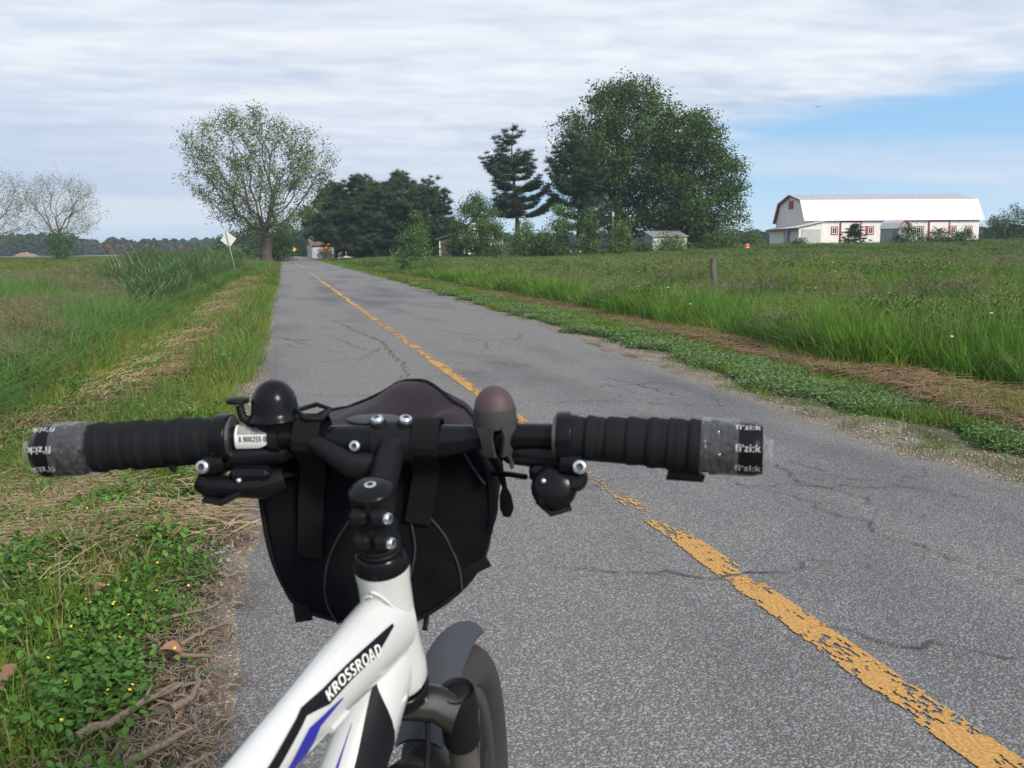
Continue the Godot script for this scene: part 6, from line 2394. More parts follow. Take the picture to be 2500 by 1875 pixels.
func front_end(o: Node, st: Transform3D) -> void:
	var axle := along_steerer(0.70, 0.045)
	# lower cup, fork crown, legs
	var mb := MB.new()
	mb.lathe([Vector2(0.024, -0.012), Vector2(0.0262, -0.008), Vector2(0.0262, 0.0), Vector2(0.0236, 0.0015)], shaft(0.203), 28)
	part("lower_cup", moved(mb, st).mesh(), M.gloss_black, o)
	mb = MB.new()
	mb.loft([shaft(0.238, 0.004, -0.05).origin, shaft(0.232, 0.008, -0.03).origin, shaft(0.226, 0.006).origin, shaft(0.232, 0.008, 0.03).origin, shaft(0.238, 0.004, 0.05).origin], [Vector2(0.021, 0.019), Vector2(0.018, 0.016), Vector2(0.022, 0.017), Vector2(0.018, 0.016), Vector2(0.021, 0.019)], Vector3.UP, 18)
	var fork := part("fork_crown", moved(mb, st).mesh(), M.fork_chrome, o)
	for s in [-1.0, 1.0]:
		mb = MB.new()
		mb.lathe([Vector2(0.0160, -0.050), Vector2(0.0172, -0.046), Vector2(0.0172, 0.002), Vector2(0.0166, 0.008), Vector2(0.0155, 0.013), Vector2(0.0148, 0.0135), Vector2(0.0142, 0.0105), Vector2(0.010, 0.010), Vector2(0.0095, 0.013), Vector2(0.004, 0.0135)], shaft(0.232, 0.012, s * 0.048), 24)
		part("fork_cap", moved(mb, st).mesh(), M.dull_black, fork)
		mb = MB.new()
		mb.lathe([Vector2(0.0135, -0.20), Vector2(0.0135, -0.04)], shaft(0.225, 0.012, s * 0.048), 20)
		part("stanchion", moved(mb, st).mesh(), M.fork_grey, fork)
		mb = MB.new()
		mb.loft([shaft(0.40, 0.016, s * 0.048).origin, shaft(0.43, 0.018, s * 0.049).origin, shaft(0.70, 0.042, s * 0.055).origin, shaft(0.725, 0.045, s * 0.055).origin], [0.019, 0.0205, 0.018, 0.011], Vector3.BACK, 18)
		part("lower_leg", moved(mb, st).mesh(), M.dull_black, fork)
	mb = MB.new()
	for q in [[0.46, 0.10]]:
		var arch := []
		for k in 9:
			var a := PI * k / 8.0
			arch.append(shaft(0.43 - 0.075 * sin(a), 0.045, cos(a) * 0.055).origin)
		mb.loft(arch, [0.009, 0.009, 0.009, 0.009, 0.009, 0.009, 0.009, 0.009, 0.009], Vector3.BACK, 10)
	part("fork_brace", moved(mb, st).mesh(), M.dull_black, fork)
	# wheel
	var w := Node3D.new()
	w.name = "front_wheel"
	o.add_child(w)
	w.transform = st * Transform3D(Basis(), axle)
	mb = MB.new()
	var rows := []
	var seg := 440
	for k in 19:
		var a := TAU * k / 18.0
		var ring := PackedVector3Array()
		for s in seg:
			var b := TAU * s / seg
			var knob := 0.0
			if cos(a) > 0.25:
				var phase := s % 4 if absf(sin(a)) < 0.5 else (s + 2) % 4
				knob = 0.0036 if phase < 2 else 0.0
			var rr := 0.338 + cos(a) * (0.0265 + knob)
			ring.append(Vector3(sin(a) * (0.0265 + knob * 0.6), sin(b) * rr, cos(b) * rr))
		rows.append(ring)
	mb.grid(rows, true, true)
	part("tyre", mb.mesh(), M.rubber, w)
	mb = MB.new()
	rows = []
	for q in [[0.011, 0.323], [0.0125, 0.319], [0.0115, 0.306], [0.006, 0.300], [-0.006, 0.300], [-0.0115, 0.306], [-0.0125, 0.319], [-0.011, 0.323]]:
		var ring := PackedVector3Array()
		for s in 90:
			var b := TAU * s / 90
			ring.append(Vector3(q[0], sin(b) * q[1], cos(b) * q[1]))
		rows.append(ring)
	mb.grid(rows, true, false)
	part("rim", mb.mesh(), M.rim_metal, w)
	for k in 32:
		mb = MB.new()
		var b := TAU * k / 32
		var c := b + (0.62 if k % 4 < 2 else -0.62)
		var side := 0.03 if k % 2 == 0 else -0.03
		mb.loft([Vector3(side, sin(c) * 0.022, cos(c) * 0.022), Vector3(side * 0.1, sin(b) * 0.302, cos(b) * 0.302)], [0.0011, 0.0011], Vector3.RIGHT, 5, false)
		part("spoke", mb.mesh(), M.socket, w)
	mb = MB.new()
	mb.lathe([Vector2(0.006, -0.055), Vector2(0.006, -0.04), Vector2(0.024, -0.034), Vector2(0.024, -0.028), Vector2(0.014, -0.022), Vector2(0.014, 0.022), Vector2(0.024, 0.028), Vector2(0.024, 0.034), Vector2(0.006, 0.04), Vector2(0.006, 0.055)], Transform3D(Basis(Vector3.BACK, PI / 2), Vector3.ZERO), 20)
	part("hub", mb.mesh(), M.rim_metal, w)
	# mudguard over the wheel: a curved strip, front half and rear flap
	for q in [[-20.0, 30.0, "mudguard"], [-74.0, -24.0, "rear_mudguard"]]:
		mb = MB.new()
		rows = []
		for pass_ in 2:
			var lift := 0.0 if pass_ == 0 else -0.003
			var grid_rows := []
			for k in 21:
				var f := k / 20.0
				var a := deg_to_rad(lerpf(q[0], q[1], f))
				var wide := 0.0235 * sqrt(maxf(0.02, 1.0 - pow(maxf(0.0, f - 0.80) / 0.20, 2.0))) if q[2] == "mudguard" else 0.026
				var row := PackedVector3Array()
				for s in 9:
					var e := s / 4.0 - 1.0
					var r := 0.396 + lift - 0.012 * e * e
					row.append(axle + Vector3(e * wide, cos(a) * r, -sin(a) * r))
				grid_rows.append(row)
			mb.grid(grid_rows, false, pass_ == 1)
		part(q[2], moved(mb, st).mesh(), M.fender_grey if q[2] == "mudguard" else M.dull_black, o)


func cockpit(o: Node, st: Transform3D) -> void:
	# spacers and cup under the stem
	var mb := MB.new()
	mb.lathe([Vector2(0.0235, -0.013), Vector2(0.0232, -0.009), Vector2(0.0205, -0.002), Vector2(0.0185, 0.0)], shaft(0.057), 28)
	part("upper_cup", moved(mb, st).mesh(), M.gloss_black, o)
	for k in 3:
		mb = MB.new()
		var s := 0.0056
		mb.lathe([Vector2(0.0160, 0.0002), Vector2(0.0178, 0.0012), Vector2(0.0178, s - 0.0022), Vector2(0.0160, s - 0.0010)], shaft(0.0575 - k * 0.0048), 26)
		part("spacer", moved(mb, st).mesh(), M.satin_black, o)
	# stem: clamp round the steerer, body, face plate
	mb = MB.new()
	mb.lathe([Vector2(0.0158, -0.046), Vector2(0.0168, -0.044), Vector2(0.0168, -0.030), Vector2(0.0160, -0.028), Vector2(0.0160, -0.022), Vector2(0.0168, -0.020), Vector2(0.0168, -0.006), Vector2(0.0160, -0.004)], shaft(0.0), 28)
	for q in [0.013, 0.036]:
		for e in [-1.0, 1.0]:
			mb.box(shaft(q, -0.0165, e * 0.0078), Vector3(0.0135, 0.0125, 0.012), 0.003)
	var stem := part("stem", moved(mb, st).mesh(), M.satin_black, o)
	mb = MB.new()
	var bc := bar_point(0.0)
	mb.loft([along_steerer(0.026, 0.008), along_steerer(0.018, 0.03), bc.lerp(along_steerer(0.01, 0.04), 0.35), bc + Vector3(0, -0.004, 0.012)], [Vector2(0.0150, 0.0150), Vector2(0.0118, 0.0130), Vector2(0.0118, 0.0122), Vector2(0.0150, 0.0140)], Vector3.UP, 20)
	part("stem_body", moved(mb, st).mesh(), M.satin_black, stem)
	mb = MB.new()
	mb.lathe([Vector2(0.0175, -0.0175), Vector2(0.0184, -0.016), Vector2(0.0184, 0.016), Vector2(0.0175, 0.0175)], Transform3D(Basis(Vector3.BACK, PI / 2), bc), 24)
	part("bar_clamp", moved(mb, st).mesh(), M.satin_black, stem)
	for s in [-1.0, 1.0]:
		mb = MB.new()
		var lug := Transform3D(Basis(Vector3.RIGHT, 0.25) * Basis(Vector3.BACK, -s * 0.2), bc + Vector3(s * 0.0105, 0.012, 0.004))
		mb.lathe([Vector2(0.0085, -0.014), Vector2(0.0078, 0.003), Vector2(0.0066, 0.008)], lug, 14)
		part("clamp_lug", moved(mb, st).mesh(), M.satin_black, stem)
		socket_bolt(stem, st * lug * Transform3D(Basis(), Vector3(0, 0.0105, 0)), 0.0056, 0.0045)
	for s in [0.013, 0.036]:
		socket_bolt(stem, st * shaft(s, -0.0185, 0.016) * Transform3D(Basis(Vector3.BACK, -PI / 2 + 0.25) * Basis(Vector3.RIGHT, 0.35), Vector3.ZERO), 0.0048, 0.0045)
	mb = MB.new()
	mb.lathe([Vector2(0.0172, -0.005), Vector2(0.0181, -0.003), Vector2(0.0181, 0.0002), Vector2(0.0165, 0.0026), Vector2(0.011, 0.0048), Vector2(0.0045, 0.0056)], shaft(0.0), 32)
	var cap := part("steerer_cap", moved(mb, st).mesh(), M.gloss_black, o)
	socket_bolt(cap, st * shaft(-0.0052), 0.0052, 0.0018)

	# handlebar
	part("handlebar", moved(bar_tube(-0.302, 0.302, 60, bar_radius), st).mesh(), M.gloss_black, o)
	for s in [-1.0, 1.0]:
		var x0: float = s * 0.152
		var x1: float = s * 0.272
		# spirally wound tape: each turn a small step
		var wind := func(x: float) -> float:
			var f := fmod(absf(x) * (1.0 / 0.0165), 1.0)
			return lerpf(0.0172, 0.0205, ss(0.15, 0.26, absf(x))) + 0.0019 * (1.0 - f) * ss(0.0, 0.12, f) + 0.0012 * noise.get_noise_1d(x * 900.0) 
		part("grip", moved(bar_tube(x0, x1, 150, wind, 28), st).mesh(), M.grip_tape, o)
		var tail := func(x: float) -> float:
			return 0.0222 + (0.0006 if s < 0 else -0.0006) - 0.006 * ss(0.297, 0.306, absf(x)) * (1.0 if s < 0 else 0.3)
		var pt := part("printed_tape", moved(bar_tube(s * 0.269, s * 0.3055, 22, tail, 28), st).mesh(), M.gloss_black, o)
		for row in 3:
			var ang := deg_to_rad([62.0, 14.0, -30.0][row])
			var txt := bent_text("fi'zi:k", 0.0054, func(p: Vector3) -> Vector3:
				return st * on_bar((-0.2835 - p.x if s < 0 else 0.2842 + p.x), ang + (-p.y if s < 0 else p.y) / 0.0225, 0.0231 + p.z + (0.0004 if s < 0 else -0.0006)))
			part("lettering", txt, M.letter_grey, pt)
		# clear film wound over the tape's ends
		var crinkle := func(x: float) -> float:
			return 0.0238
		part("clear_film", moved(crumpled(bar_tube(s * 0.258, s * 0.287, 36, crinkle, 56), s), st).mesh(), M.clear_film, o)
		var tip := func(x: float) -> float:
			return 0.0226 - 0.014 * ss(0.300, 0.312, absf(x)) 
		part("clear_film", moved(crumpled(bar_tube(s * 0.3035, s * 0.314, 16, tip, 56), s), st).mesh(), M.clear_film, o)
		part("grip_collar", moved(bar_tube(s * 0.141, s * 0.157, 6, func(_x): return 0.0188, 28), st).mesh(), M.satin_black, o)
		var thin := func(_x: float) -> float: return 0.0193
		part("collar_band", moved(bar_tube(s * 0.1395, s * 0.1425, 3, thin, 28), st).mesh(), M.rim_metal if s > 0 else M.fork_chrome, o)
		lever_side(o, st, s)
	# loose flap of tape under the right grip and a nub under the left
	mb = MB.new()
	mb.loft([on_bar(0.235, deg_to_rad(-80), 0.018), on_bar(0.262, deg_to_rad(-75), 0.026)], [Vector2(0.012, 0.004), Vector2(0.003, 0.001)], Vector3.BACK, 8)
	part("tape_flap", moved(mb, st).mesh(), M.grip_tape, o)
	mb = MB.new()
	mb.loft([on_bar(-0.195, deg_to_rad(-85), 0.018), on_bar(-0.192, deg_to_rad(-80), 0.027)], [Vector2(0.006, 0.004), Vector2(0.002, 0.001)], Vector3.BACK, 8)
	part("tape_flap", moved(mb, st).mesh(), M.grip_tape, o)
	# barcode sticker
	mb = MB.new()
	var rows := []
	for k in 9:
		var row := PackedVector3Array()
		for j in 9:
			row.append(on_bar(-0.136 + 0.030 * k / 8.0, deg_to_rad(lerpf(-42.0 + (24.0 * ss(5.0, 8.0, k)), 80.0, j / 8.0)), 0.0117))
		rows.append(row)
	mb.grid(rows, false, true)
	var sticker := part("barcode_sticker", moved(mb, st).mesh(), M.sticker, o)
	var r := RandomNumberGenerator.new()
	r.seed = 12
	mb = MB.new()
	var x := -0.1335
	while x < -0.109:
		var wd := r.randf_range(0.0002, 0.0007)
		var row0 := PackedVector3Array()
		var row1 := PackedVector3Array()
		for j in 6:
			var a := deg_to_rad(lerpf(22.0, 74.0, j / 5.0))
			row0.append(on_bar(x, a, 0.0121))
			row1.append(on_bar(x + wd, a, 0.0121))
		mb.grid([row0, row1], false, true)
		x += wd + r.randf_range(0.0003, 0.0008)
	tag(part("bars", moved(mb, st).mesh(), M.paint_black, sticker), "", "", "", "stuff")
	var digits := bent_text("8 900255 0318", 0.0033, func(p: Vector3) -> Vector3:
		return st * on_bar(-0.1325 + p.x * 0.75, deg_to_rad(4.0) + p.y / 0.0117, 0.0121 + p.z))
	part("digits", digits, M.paint_black, sticker)
	bell(o, st)


func lever_side(o: Node, st: Transform3D, s: float) -> void:
	# brake lever bracket with its clamp bolt facing the rider, and the shifter slung under it
	var mb := MB.new()
	var c := bar_point(s * 0.158)
	mb.lathe([Vector2(0.0205, -0.006), Vector2(0.0215, -0.005), Vector2(0.0215, 0.005), Vector2(0.0205, 0.006)], Transform3D(Basis(Vector3.BACK, PI / 2), bar_point(s * 0.147)), 24)
	mb.loft([c + Vector3(-s * 0.012, -0.019, 0.006), c + Vector3(s * 0.004, -0.021, 0.010)], [Vector2(0.011, 0.011), Vector2(0.0105, 0.0105)], Vector3.UP, 16)
	mb.loft([c + Vector3(0, -0.019, 0.002), c + Vector3(-s * 0.03, -0.016, -0.006), c + Vector3(-s * 0.058, -0.015, -0.014), c + Vector3(-s * 0.074, -0.012, -0.02)], [Vector2(0.009, 0.011), Vector2(0.013, 0.012), Vector2(0.011, 0.011), Vector2(0.006, 0.006)], Vector3.UP, 14)
	var br := part("brake_bracket", moved(mb, st).mesh(), M.gloss_black, o)
	socket_bolt(br, st * Transform3D(Basis(Vector3.RIGHT, PI / 2 - 0.25), c + Vector3(s * 0.002, -0.020, 0.021)), 0.0062, 0.0035)
	mb = MB.new()
	mb.loft([c + Vector3(-s * 0.05, -0.02, -0.028), c + Vector3(-s * 0.02, -0.026, -0.055), c + Vector3(s * 0.04, -0.034, -0.062), c + Vector3(s * 0.10, -0.036, -0.050)], [Vector2(0.006, 0.007), Vector2(0.006, 0.005), Vector2(0.006, 0.004), Vector2(0.005, 0.005)], Vector3.UP, 12)
	part("brake_lever", moved(mb, st).mesh(), M.satin_black, br)
	mb = MB.new()
	if s < 0:
		mb.loft([c + Vector3(-0.012, -0.036, 0.006), c + Vector3(0.0, -0.041, 0.008), c + Vector3(0.02, -0.041, 0.008), c + Vector3(0.045, -0.040, 0.006), c + Vector3(0.062, -0.036, 0.0)], [Vector2(0.007, 0.009), Vector2(0.010, 0.012), Vector2(0.010, 0.009), Vector2(0.012, 0.012), Vector2(0.010, 0.011)], Vector3.UP, 16)
		mb.box(Transform3D(Basis(Vector3.RIGHT, 0.2), c + Vector3(0.036, -0.030, 0.008)), Vector3(0.036, 0.014, 0.016), 0.004)
	else:
		mb.lathe([Vector2(0.014, -0.014), Vector2(0.0185, -0.010), Vector2(0.0195, 0.0), Vector2(0.0185, 0.008), Vector2(0.013, 0.012), Vector2(0.004, 0.013)], Transform3D(Basis(Vector3.RIGHT, PI / 2 - 0.35), c + Vector3(-0.02, -0.042, 0.004)), 22)
		mb.lathe([Vector2(0.009, -0.012), Vector2(0.0115, -0.008), Vector2(0.0115, 0.006), Vector2(0.009, 0.009)], Transform3D(Basis(Vector3.RIGHT, PI / 2 - 0.35), c + Vector3(-0.003, -0.034, 0.004)), 16)
		mb.box(Transform3D(Basis(Vector3.RIGHT, 0.3), c + Vector3(-0.024, -0.03, -0.004)), Vector3(0.034, 0.016, 0.018), 0.004)
	var sh := part("shifter", moved(mb, st).mesh(), M.gloss_black, o)
	mb = MB.new()
	if s < 0:
		mb.loft([c + Vector3(0.028, -0.044, 0.012), c + Vector3(0.012, -0.052, 0.016), c + Vector3(-0.004, -0.050, 0.014)], [Vector2(0.006, 0.003), Vector2(0.008, 0.003), Vector2(0.006, 0.003)], Vector3.UP, 12)
	else:
		mb.loft([c + Vector3(-0.034, -0.052, 0.006), c + Vector3(-0.022, -0.062, 0.008), c + Vector3(-0.006, -0.058, 0.006)], [Vector2(0.006, 0.003), Vector2(0.009, 0.0035), Vector2(0.006, 0.003)], Vector3.UP, 12)
	part("thumb_lever", moved(mb, st).mesh(), M.satin_black, sh)
	mb = MB.new()
	mb.ball(c + Vector3(-s * 0.028, -0.033, 0.0165), Vector3(0.0026, 0.0026, 0.0026), 10, 6)
	part("screw", moved(mb, st).mesh(), M.bolt_steel, sh)
	# cable housings
	mb = MB.new()
	var a := c + Vector3(-s * 0.074, -0.012, -0.02)
	var path := []
	var rr := []
	for k in 15:
		var f := k / 14.0
		var p := a.lerp(Vector3(s * 0.012, HC - 0.16, -0.19), f)
		p += Vector3(-s * 0.02 * sin(f * PI), (0.035 if s > 0 else 0.05) * sin(f * PI) - 0.01 * f, -0.06 * sin(f * PI))
		path.append(p)
		rr.append(0.0026)
	mb.loft(path, rr, Vector3.UP, 8)
	part("brake_cable", moved(mb, st).mesh(), M.satin_black, o)
	mb = MB.new()
	path = []
	a = c + Vector3(-s * 0.045, -0.036, -0.008)
	for k in 15:
		var f := k / 14.0
		var p := a.lerp(Vector3(s * 0.012, HC - 0.17, -0.125), f)
		p += Vector3(-s * 0.03 * sin(f * PI), 0.03 * sin(f * PI), -0.10 * sin(f * PI))
		path.append(p)
	mb.loft(path, rr, Vector3.UP, 8)
	part("gear_cable", moved(mb, st).mesh(), M.satin_black, o)
	if s > 0:
		mb = MB.new()
		path = []
		for k in 13:
			var f := k / 12.0
			path.append(Vector3(0.008 + 0.026 * sin(f * PI) - 0.010 * f, HC - 0.185 - 0.20 * f, -0.085 + 0.02 * f + 0.10 * f * f))
		mb.loft(path, rr.slice(0, 13), Vector3.BACK, 8)
		part("gear_cable", mb.mesh(), M.satin_black, o)


func bell(o: Node, st: Transform3D) -> void:
	var c := on_bar(-0.103, deg_to_rad(95.0), 0.016)
	var mb := MB.new()
	var up := Transform3D(Basis(Vector3.BACK, 0.02) * Basis(Vector3.RIGHT, 0.05), c)
	mb.lathe([Vector2(0.0235, 0.0), Vector2(0.0238, 0.0015), Vector2(0.0212, 0.004), Vector2(0.0202, 0.008), Vector2(0.0190, 0.017), Vector2(0.0172, 0.0225), Vector2(0.0135, 0.0285), Vector2(0.0085, 0.0325), Vector2(0.004, 0.0340), Vector2(0.0005, 0.0345)], up, 36)
	var b := part("bell", moved(mb, st).mesh(), M.gloss_black, o)
	mb = MB.new()
	mb.lathe([Vector2(0.012, -0.012), Vector2(0.019, -0.003), Vector2(0.020, 0.0005)], up, 24)
	mb.lathe([Vector2(0.0135, -0.004), Vector2(0.0135, 0.004)], Transform3D(Basis(Vector3.BACK, PI / 2), bar_point(-0.103)), 20)
	part("bell_base", moved(mb, st).mesh(), M.dull_black, b)
	mb = MB.new()
	mb.loft([c + Vector3(-0.015, -0.004, 0.006), c + Vector3(-0.026, 0.002, 0.008), c + Vector3(-0.029, 0.013, 0.007)], [0.005, 0.0042, 0.0036], Vector3.BACK, 10)
	mb.lathe([Vector2(0.008, -0.002), Vector2(0.0098, -0.001), Vector2(0.0100, 0.0012), Vector2(0.0085, 0.0026), Vector2(0.003, 0.003)], Transform3D(Basis(), c + Vector3(-0.0305, 0.0165, 0.006)), 22)
	part("bell_thumb_lever", moved(mb, st).mesh(), M.satin_black, b)


# ---------------------------------------------------------------- bag and lamp carried on the handlebar

func back_outline() -> PackedVector2Array:
	# the bag's rear panel, x and height above the steerer cap
	return PackedVector2Array([
		Vector2(-0.104, 0.010), Vector2(-0.045, 0.014), Vector2(0.012, 0.014), Vector2(0.05, 0.008), Vector2(0.068, -0.004), Vector2(0.077, -0.03), Vector2(0.076, -0.065), Vector2(0.069, -0.096), Vector2(0.052, -0.122), Vector2(0.026, -0.144), Vector2(0.0, -0.158), Vector2(-0.033, -0.164), Vector2(-0.07, -0.158), Vector2(-0.104, -0.146), Vector2(-0.118, -0.125), Vector2(-0.128, -0.096), Vector2(-0.133, -0.06), Vector2(-0.134, -0.03), Vector2(-0.126, 0.004),
	])


func bag() -> void:
	var at := Vector3(-0.015, HC - 0.17, -0.19)
	mat("piping", Color(0.022, 0.022, 0.024), 0.8)
	var xf := bike_xf() * steer_xf()
	var o := thing("handlebar_bag", "black handlebar bag with a plum-coloured lid hung in front of the bicycle", "bag")
	o.transform = Transform3D(xf.basis, xf * at)
	var home := Transform3D(Basis(), -at)
	var out := back_outline()
	# smooth the outline
	var ring2 := PackedVector2Array()
	for k in out.size():
		var a := out[(k - 1 + out.size()) % out.size()]
		var b := out[k]
		var c := out[(k + 1) % out.size()]
		var d := out[(k + 2) % out.size()]
		for s in 4:
			ring2.append(b.cubic_interpolate(c, a, d, s / 4.0))
	var mid := Vector2(-0.018, -0.07)
	var rows := []
	var mb := MB.new()
	# from the middle of the rear panel outwards, round the sides, to the middle of the front
	for q in [[0.02, -0.118], [0.35, -0.117], [0.7, -0.116], [0.95, -0.116], [1.0, -0.119], [1.012, -0.127], [1.02, -0.15], [1.02, -0.19], [0.98, -0.23], [0.9, -0.258], [0.7, -0.276], [0.35, -0.284], [0.02, -0.285]]:
		var ring := PackedVector3Array()
		for k in ring2.size():
			var p: Vector2 = mid + (ring2[k] - mid) * q[0]
			var wob := noise.get_noise_3d(p.x * 420.0, p.y * 420.0, q[1] * 260.0) * 0.006 * clampf(q[0], 0.2, 1.0)
			ring.append(Vector3(p.x + wob * 0.7, HC + p.y + wob * 0.5, q[1] + wob))
		rows.append(ring)
	mb.grid(rows, true)
	_face_outwards(mb, Vector3(-0.018, HC - 0.07, -0.19))
	part("body", moved(mb, home).mesh(), M.nylon, o)
	# binding round the edge of the rear panel
	var edge := []
	var er := []
	for k in ring2.size() + 1:
		var p := mid + (ring2[k % ring2.size()] - mid) * 1.012
		edge.append(Vector3(p.x, HC + p.y, -0.119))
		er.append(0.0024)
	mb = MB.new()
	mb.loft(edge, er, Vector3.BACK, 7, false)
	part("edge_binding", moved(mb, home).mesh(), M.webbing, o)
	# lid: a pinched, peaked sheet of plum cloth over the top
	mb = MB.new()
	rows = []
	for r in 19:
		var row := PackedVector3Array()
		var v := r / 18.0
		for k in 33:
			var u := k / 32.0
			var x := lerpf(-0.125, 0.075, u)
			var z := lerpf(-0.105, -0.275, v)
			var ridge := exp(-pow((x + 0.018 - 0.02 * v) / 0.042, 2.0))
			var y := 0.000 + 0.028 * ridge * ss(-0.15, 0.5, v) * ss(1.12, 0.55, v) + 0.030 * ss(0.0, 0.10, u) * ss(1.0, 0.82, u)
			y -= 0.012 * exp(-pow((x - 0.002 - 0.05 * v) / 0.012, 2.0)) * ss(0.9, 0.3, v)
			y += noise.get_noise_2d(x * 260.0, z * 200.0) * 0.004
			y -= 0.035 * pow(maxf(0.0, v - 0.75) / 0.25, 2.0)
			y -= 0.02 * pow(absf(u - 0.5) * 2.0, 5.0)
			row.append(Vector3(x, HC + y - 0.004, z))
		rows.append(row)
	mb.grid(rows, false)
	var lid := part("lid", moved(mb, home).mesh(), M.nylon_plum, o)
	mb = MB.new()
	var rim := []
	var rr := []
	for k in 33:
		rim.append(rows[11][k] + Vector3(0, 0.0012, 0))
		rr.append(0.0022)
	mb.loft(rim, rr, Vector3.UP, 7)
	part("lid_binding", moved(mb, home).mesh(), M.webbing, lid)
	# straps round the bar, hanging down the rear panel
	for q in [[-0.072, 0.010, -0.040, -0.095, -0.072], [0.030, 0.0105, 0.012, -0.062, -0.05]]:
		mb = MB.new()
		var x0: float = q[0]
		var bp := bar_point(x0)
		var path := [Vector3(x0, bp.y - 0.004, bp.z - 0.026), Vector3(x0, bp.y + 0.014, bp.z - 0.018), Vector3(x0, bp.y + 0.0205, bp.z - 0.002), Vector3(x0, bp.y + 0.015, bp.z + 0.013), Vector3(x0 - 0.002, bp.y - 0.006, bp.z + 0.0165), Vector3(x0 - 0.006, bp.y - 0.03, -0.100), Vector3(x0 - 0.012, HC - 0.035, -0.108), Vector3(x0 - 0.018, HC + q[3], -0.112)]
		var w := []
		for k in path.size():
			w.append(Vector2(0.0125, 0.0012))
		_strap(mb, path, 0.0115, 0.0016)
		var strap := part("strap", moved(mb, home).mesh(), M.webbing, o)
		if x0 < 0:
			mb = MB.new()
			mb.loft([Vector3(x0 - 0.011, bp.y + 0.024, bp.z - 0.012), Vector3(x0 - 0.011, bp.y + 0.026, bp.z + 0.006), Vector3(x0, bp.y + 0.020, bp.z + 0.014), Vector3(x0 + 0.013, bp.y + 0.019, bp.z + 0.012), Vector3(x0 + 0.015, bp.y + 0.024, bp.z - 0.008), Vector3(x0, bp.y + 0.0265, bp.z - 0.018), Vector3(x0 - 0.011, bp.y + 0.024, bp.z - 0.012)], [0.0022, 0.0022, 0.0022, 0.0022, 0.0022, 0.0022, 0.0022], Vector3.UP, 8)
			part("buckle", moved(mb, home).mesh(), M.satin_black, strap)
	# mounting bracket between bag and bar
	mb = MB.new()
	mb.loft([Vector3(-0.078, HC + 0.028, -0.075), Vector3(-0.058, HC + 0.018, -0.068), Vector3(-0.034, HC + 0.004, -0.064), Vector3(-0.012, HC + 0.0, -0.072)], [Vector2(0.006, 0.006), Vector2(0.007, 0.008), Vector2(0.008, 0.011), Vector2(0.01, 0.014)], Vector3.UP, 14)
	mb.loft([Vector3(-0.030, HC + 0.012, -0.082), Vector3(-0.030, HC + 0.030, -0.086)], [0.013, 0.011], Vector3.BACK, 14)
	var bracket := part("mounting_bracket", moved(mb, home).mesh(), M.satin_black, o)
	mb = MB.new()
	mb.ball(Vector3(-0.020, HC + 0.036, -0.100), Vector3(0.026, 0.0045, 0.016), 20, 8)
	part("release_button", moved(mb, home).mesh(), M.fender_grey, bracket)
	socket_bolt(bracket, home * Transform3D(Basis(Vector3.RIGHT, PI / 2 - 0.3), Vector3(-0.030, HC + 0.020, -0.066)), 0.005, 0.003)
	# piping on the rear panel
	for q in [[[-0.040, -0.045], [-0.062, -0.075], [-0.076, -0.105], [-0.078, -0.14], [-0.066, -0.165]], [[0.004, -0.055], [0.008, -0.085], [0.004, -0.108], [-0.004, -0.13]], [[0.020, -0.055], [0.036, -0.075], [0.048, -0.105], [0.050, -0.13]]]:
		var path := []
		var w := []
		for k in q.size() - 1:
			for s in 5:
				var a0 := Vector2(q[maxi(k - 1, 0)][0], q[maxi(k - 1, 0)][1])
				var d0 := Vector2(q[mini(k + 2, q.size() - 1)][0], q[mini(k + 2, q.size() - 1)][1])
				var p := Vector2(q[k][0], q[k][1]).cubic_interpolate(Vector2(q[k + 1][0], q[k + 1][1]), a0, d0, s / 5.0)
				path.append(Vector3(p.x, HC + p.y, -0.1155))
				w.append(0.0011)
		mb = MB.new()
		mb.loft(path, w, Vector3.BACK, 6)
		part("piping", moved(mb, home).mesh(), M.piping, o)
	# zip pull on its cord, and the corner tabs
	mb = MB.new()
	mb.loft([Vector3(0.070, HC + 0.002, -0.135), Vector3(0.083, HC - 0.008, -0.130), Vector3(0.089, HC - 0.022, -0.128), Vector3(0.091, HC - 0.036, -0.127)], [0.0026, 0.0024, 0.0022, 0.0022], Vector3.BACK, 8)
	mb.loft([Vector3(0.072, HC + 0.0, -0.137), Vector3(0.081, HC - 0.014, -0.134), Vector3(0.090, HC - 0.034, -0.128)], [0.0015, 0.0015, 0.0015], Vector3.BACK, 8)
	var cord := part("zip_cord", moved(mb, home).mesh(), M.webbing, o)
	mb = MB.new()
	mb.loft([Vector3(0.0905, HC - 0.033, -0.127), Vector3(0.091, HC - 0.040, -0.127), Vector3(0.092, HC - 0.052, -0.127), Vector3(0.092, HC - 0.060, -0.127)], [Vector2(0.0025, 0.002), Vector2(0.0055, 0.0035), Vector2(0.0066, 0.004), Vector2(0.0035, 0.002)], Vector3.BACK, 14)
	part("zip_pull", moved(mb, home).mesh(), M.dull_black, cord)
	mb = MB.new()
	_strap(mb, [Vector3(0.036, HC - 0.126, -0.122), Vector3(0.055, HC - 0.110, -0.118), Vector3(0.075, HC - 0.099, -0.117)], 0.005, 0.003)
	part("corner_tab", moved(mb, home).mesh(), M.webbing, o)
	mb = MB.new()
	_strap(mb, [Vector3(-0.104, HC - 0.135, -0.122), Vector3(-0.103, HC - 0.148, -0.119), Vector3(-0.101, HC - 0.160, -0.118)], 0.008, 0.003)
	part("corner_tab", moved(mb, home).mesh(), M.webbing, o)
	lamp(xf)


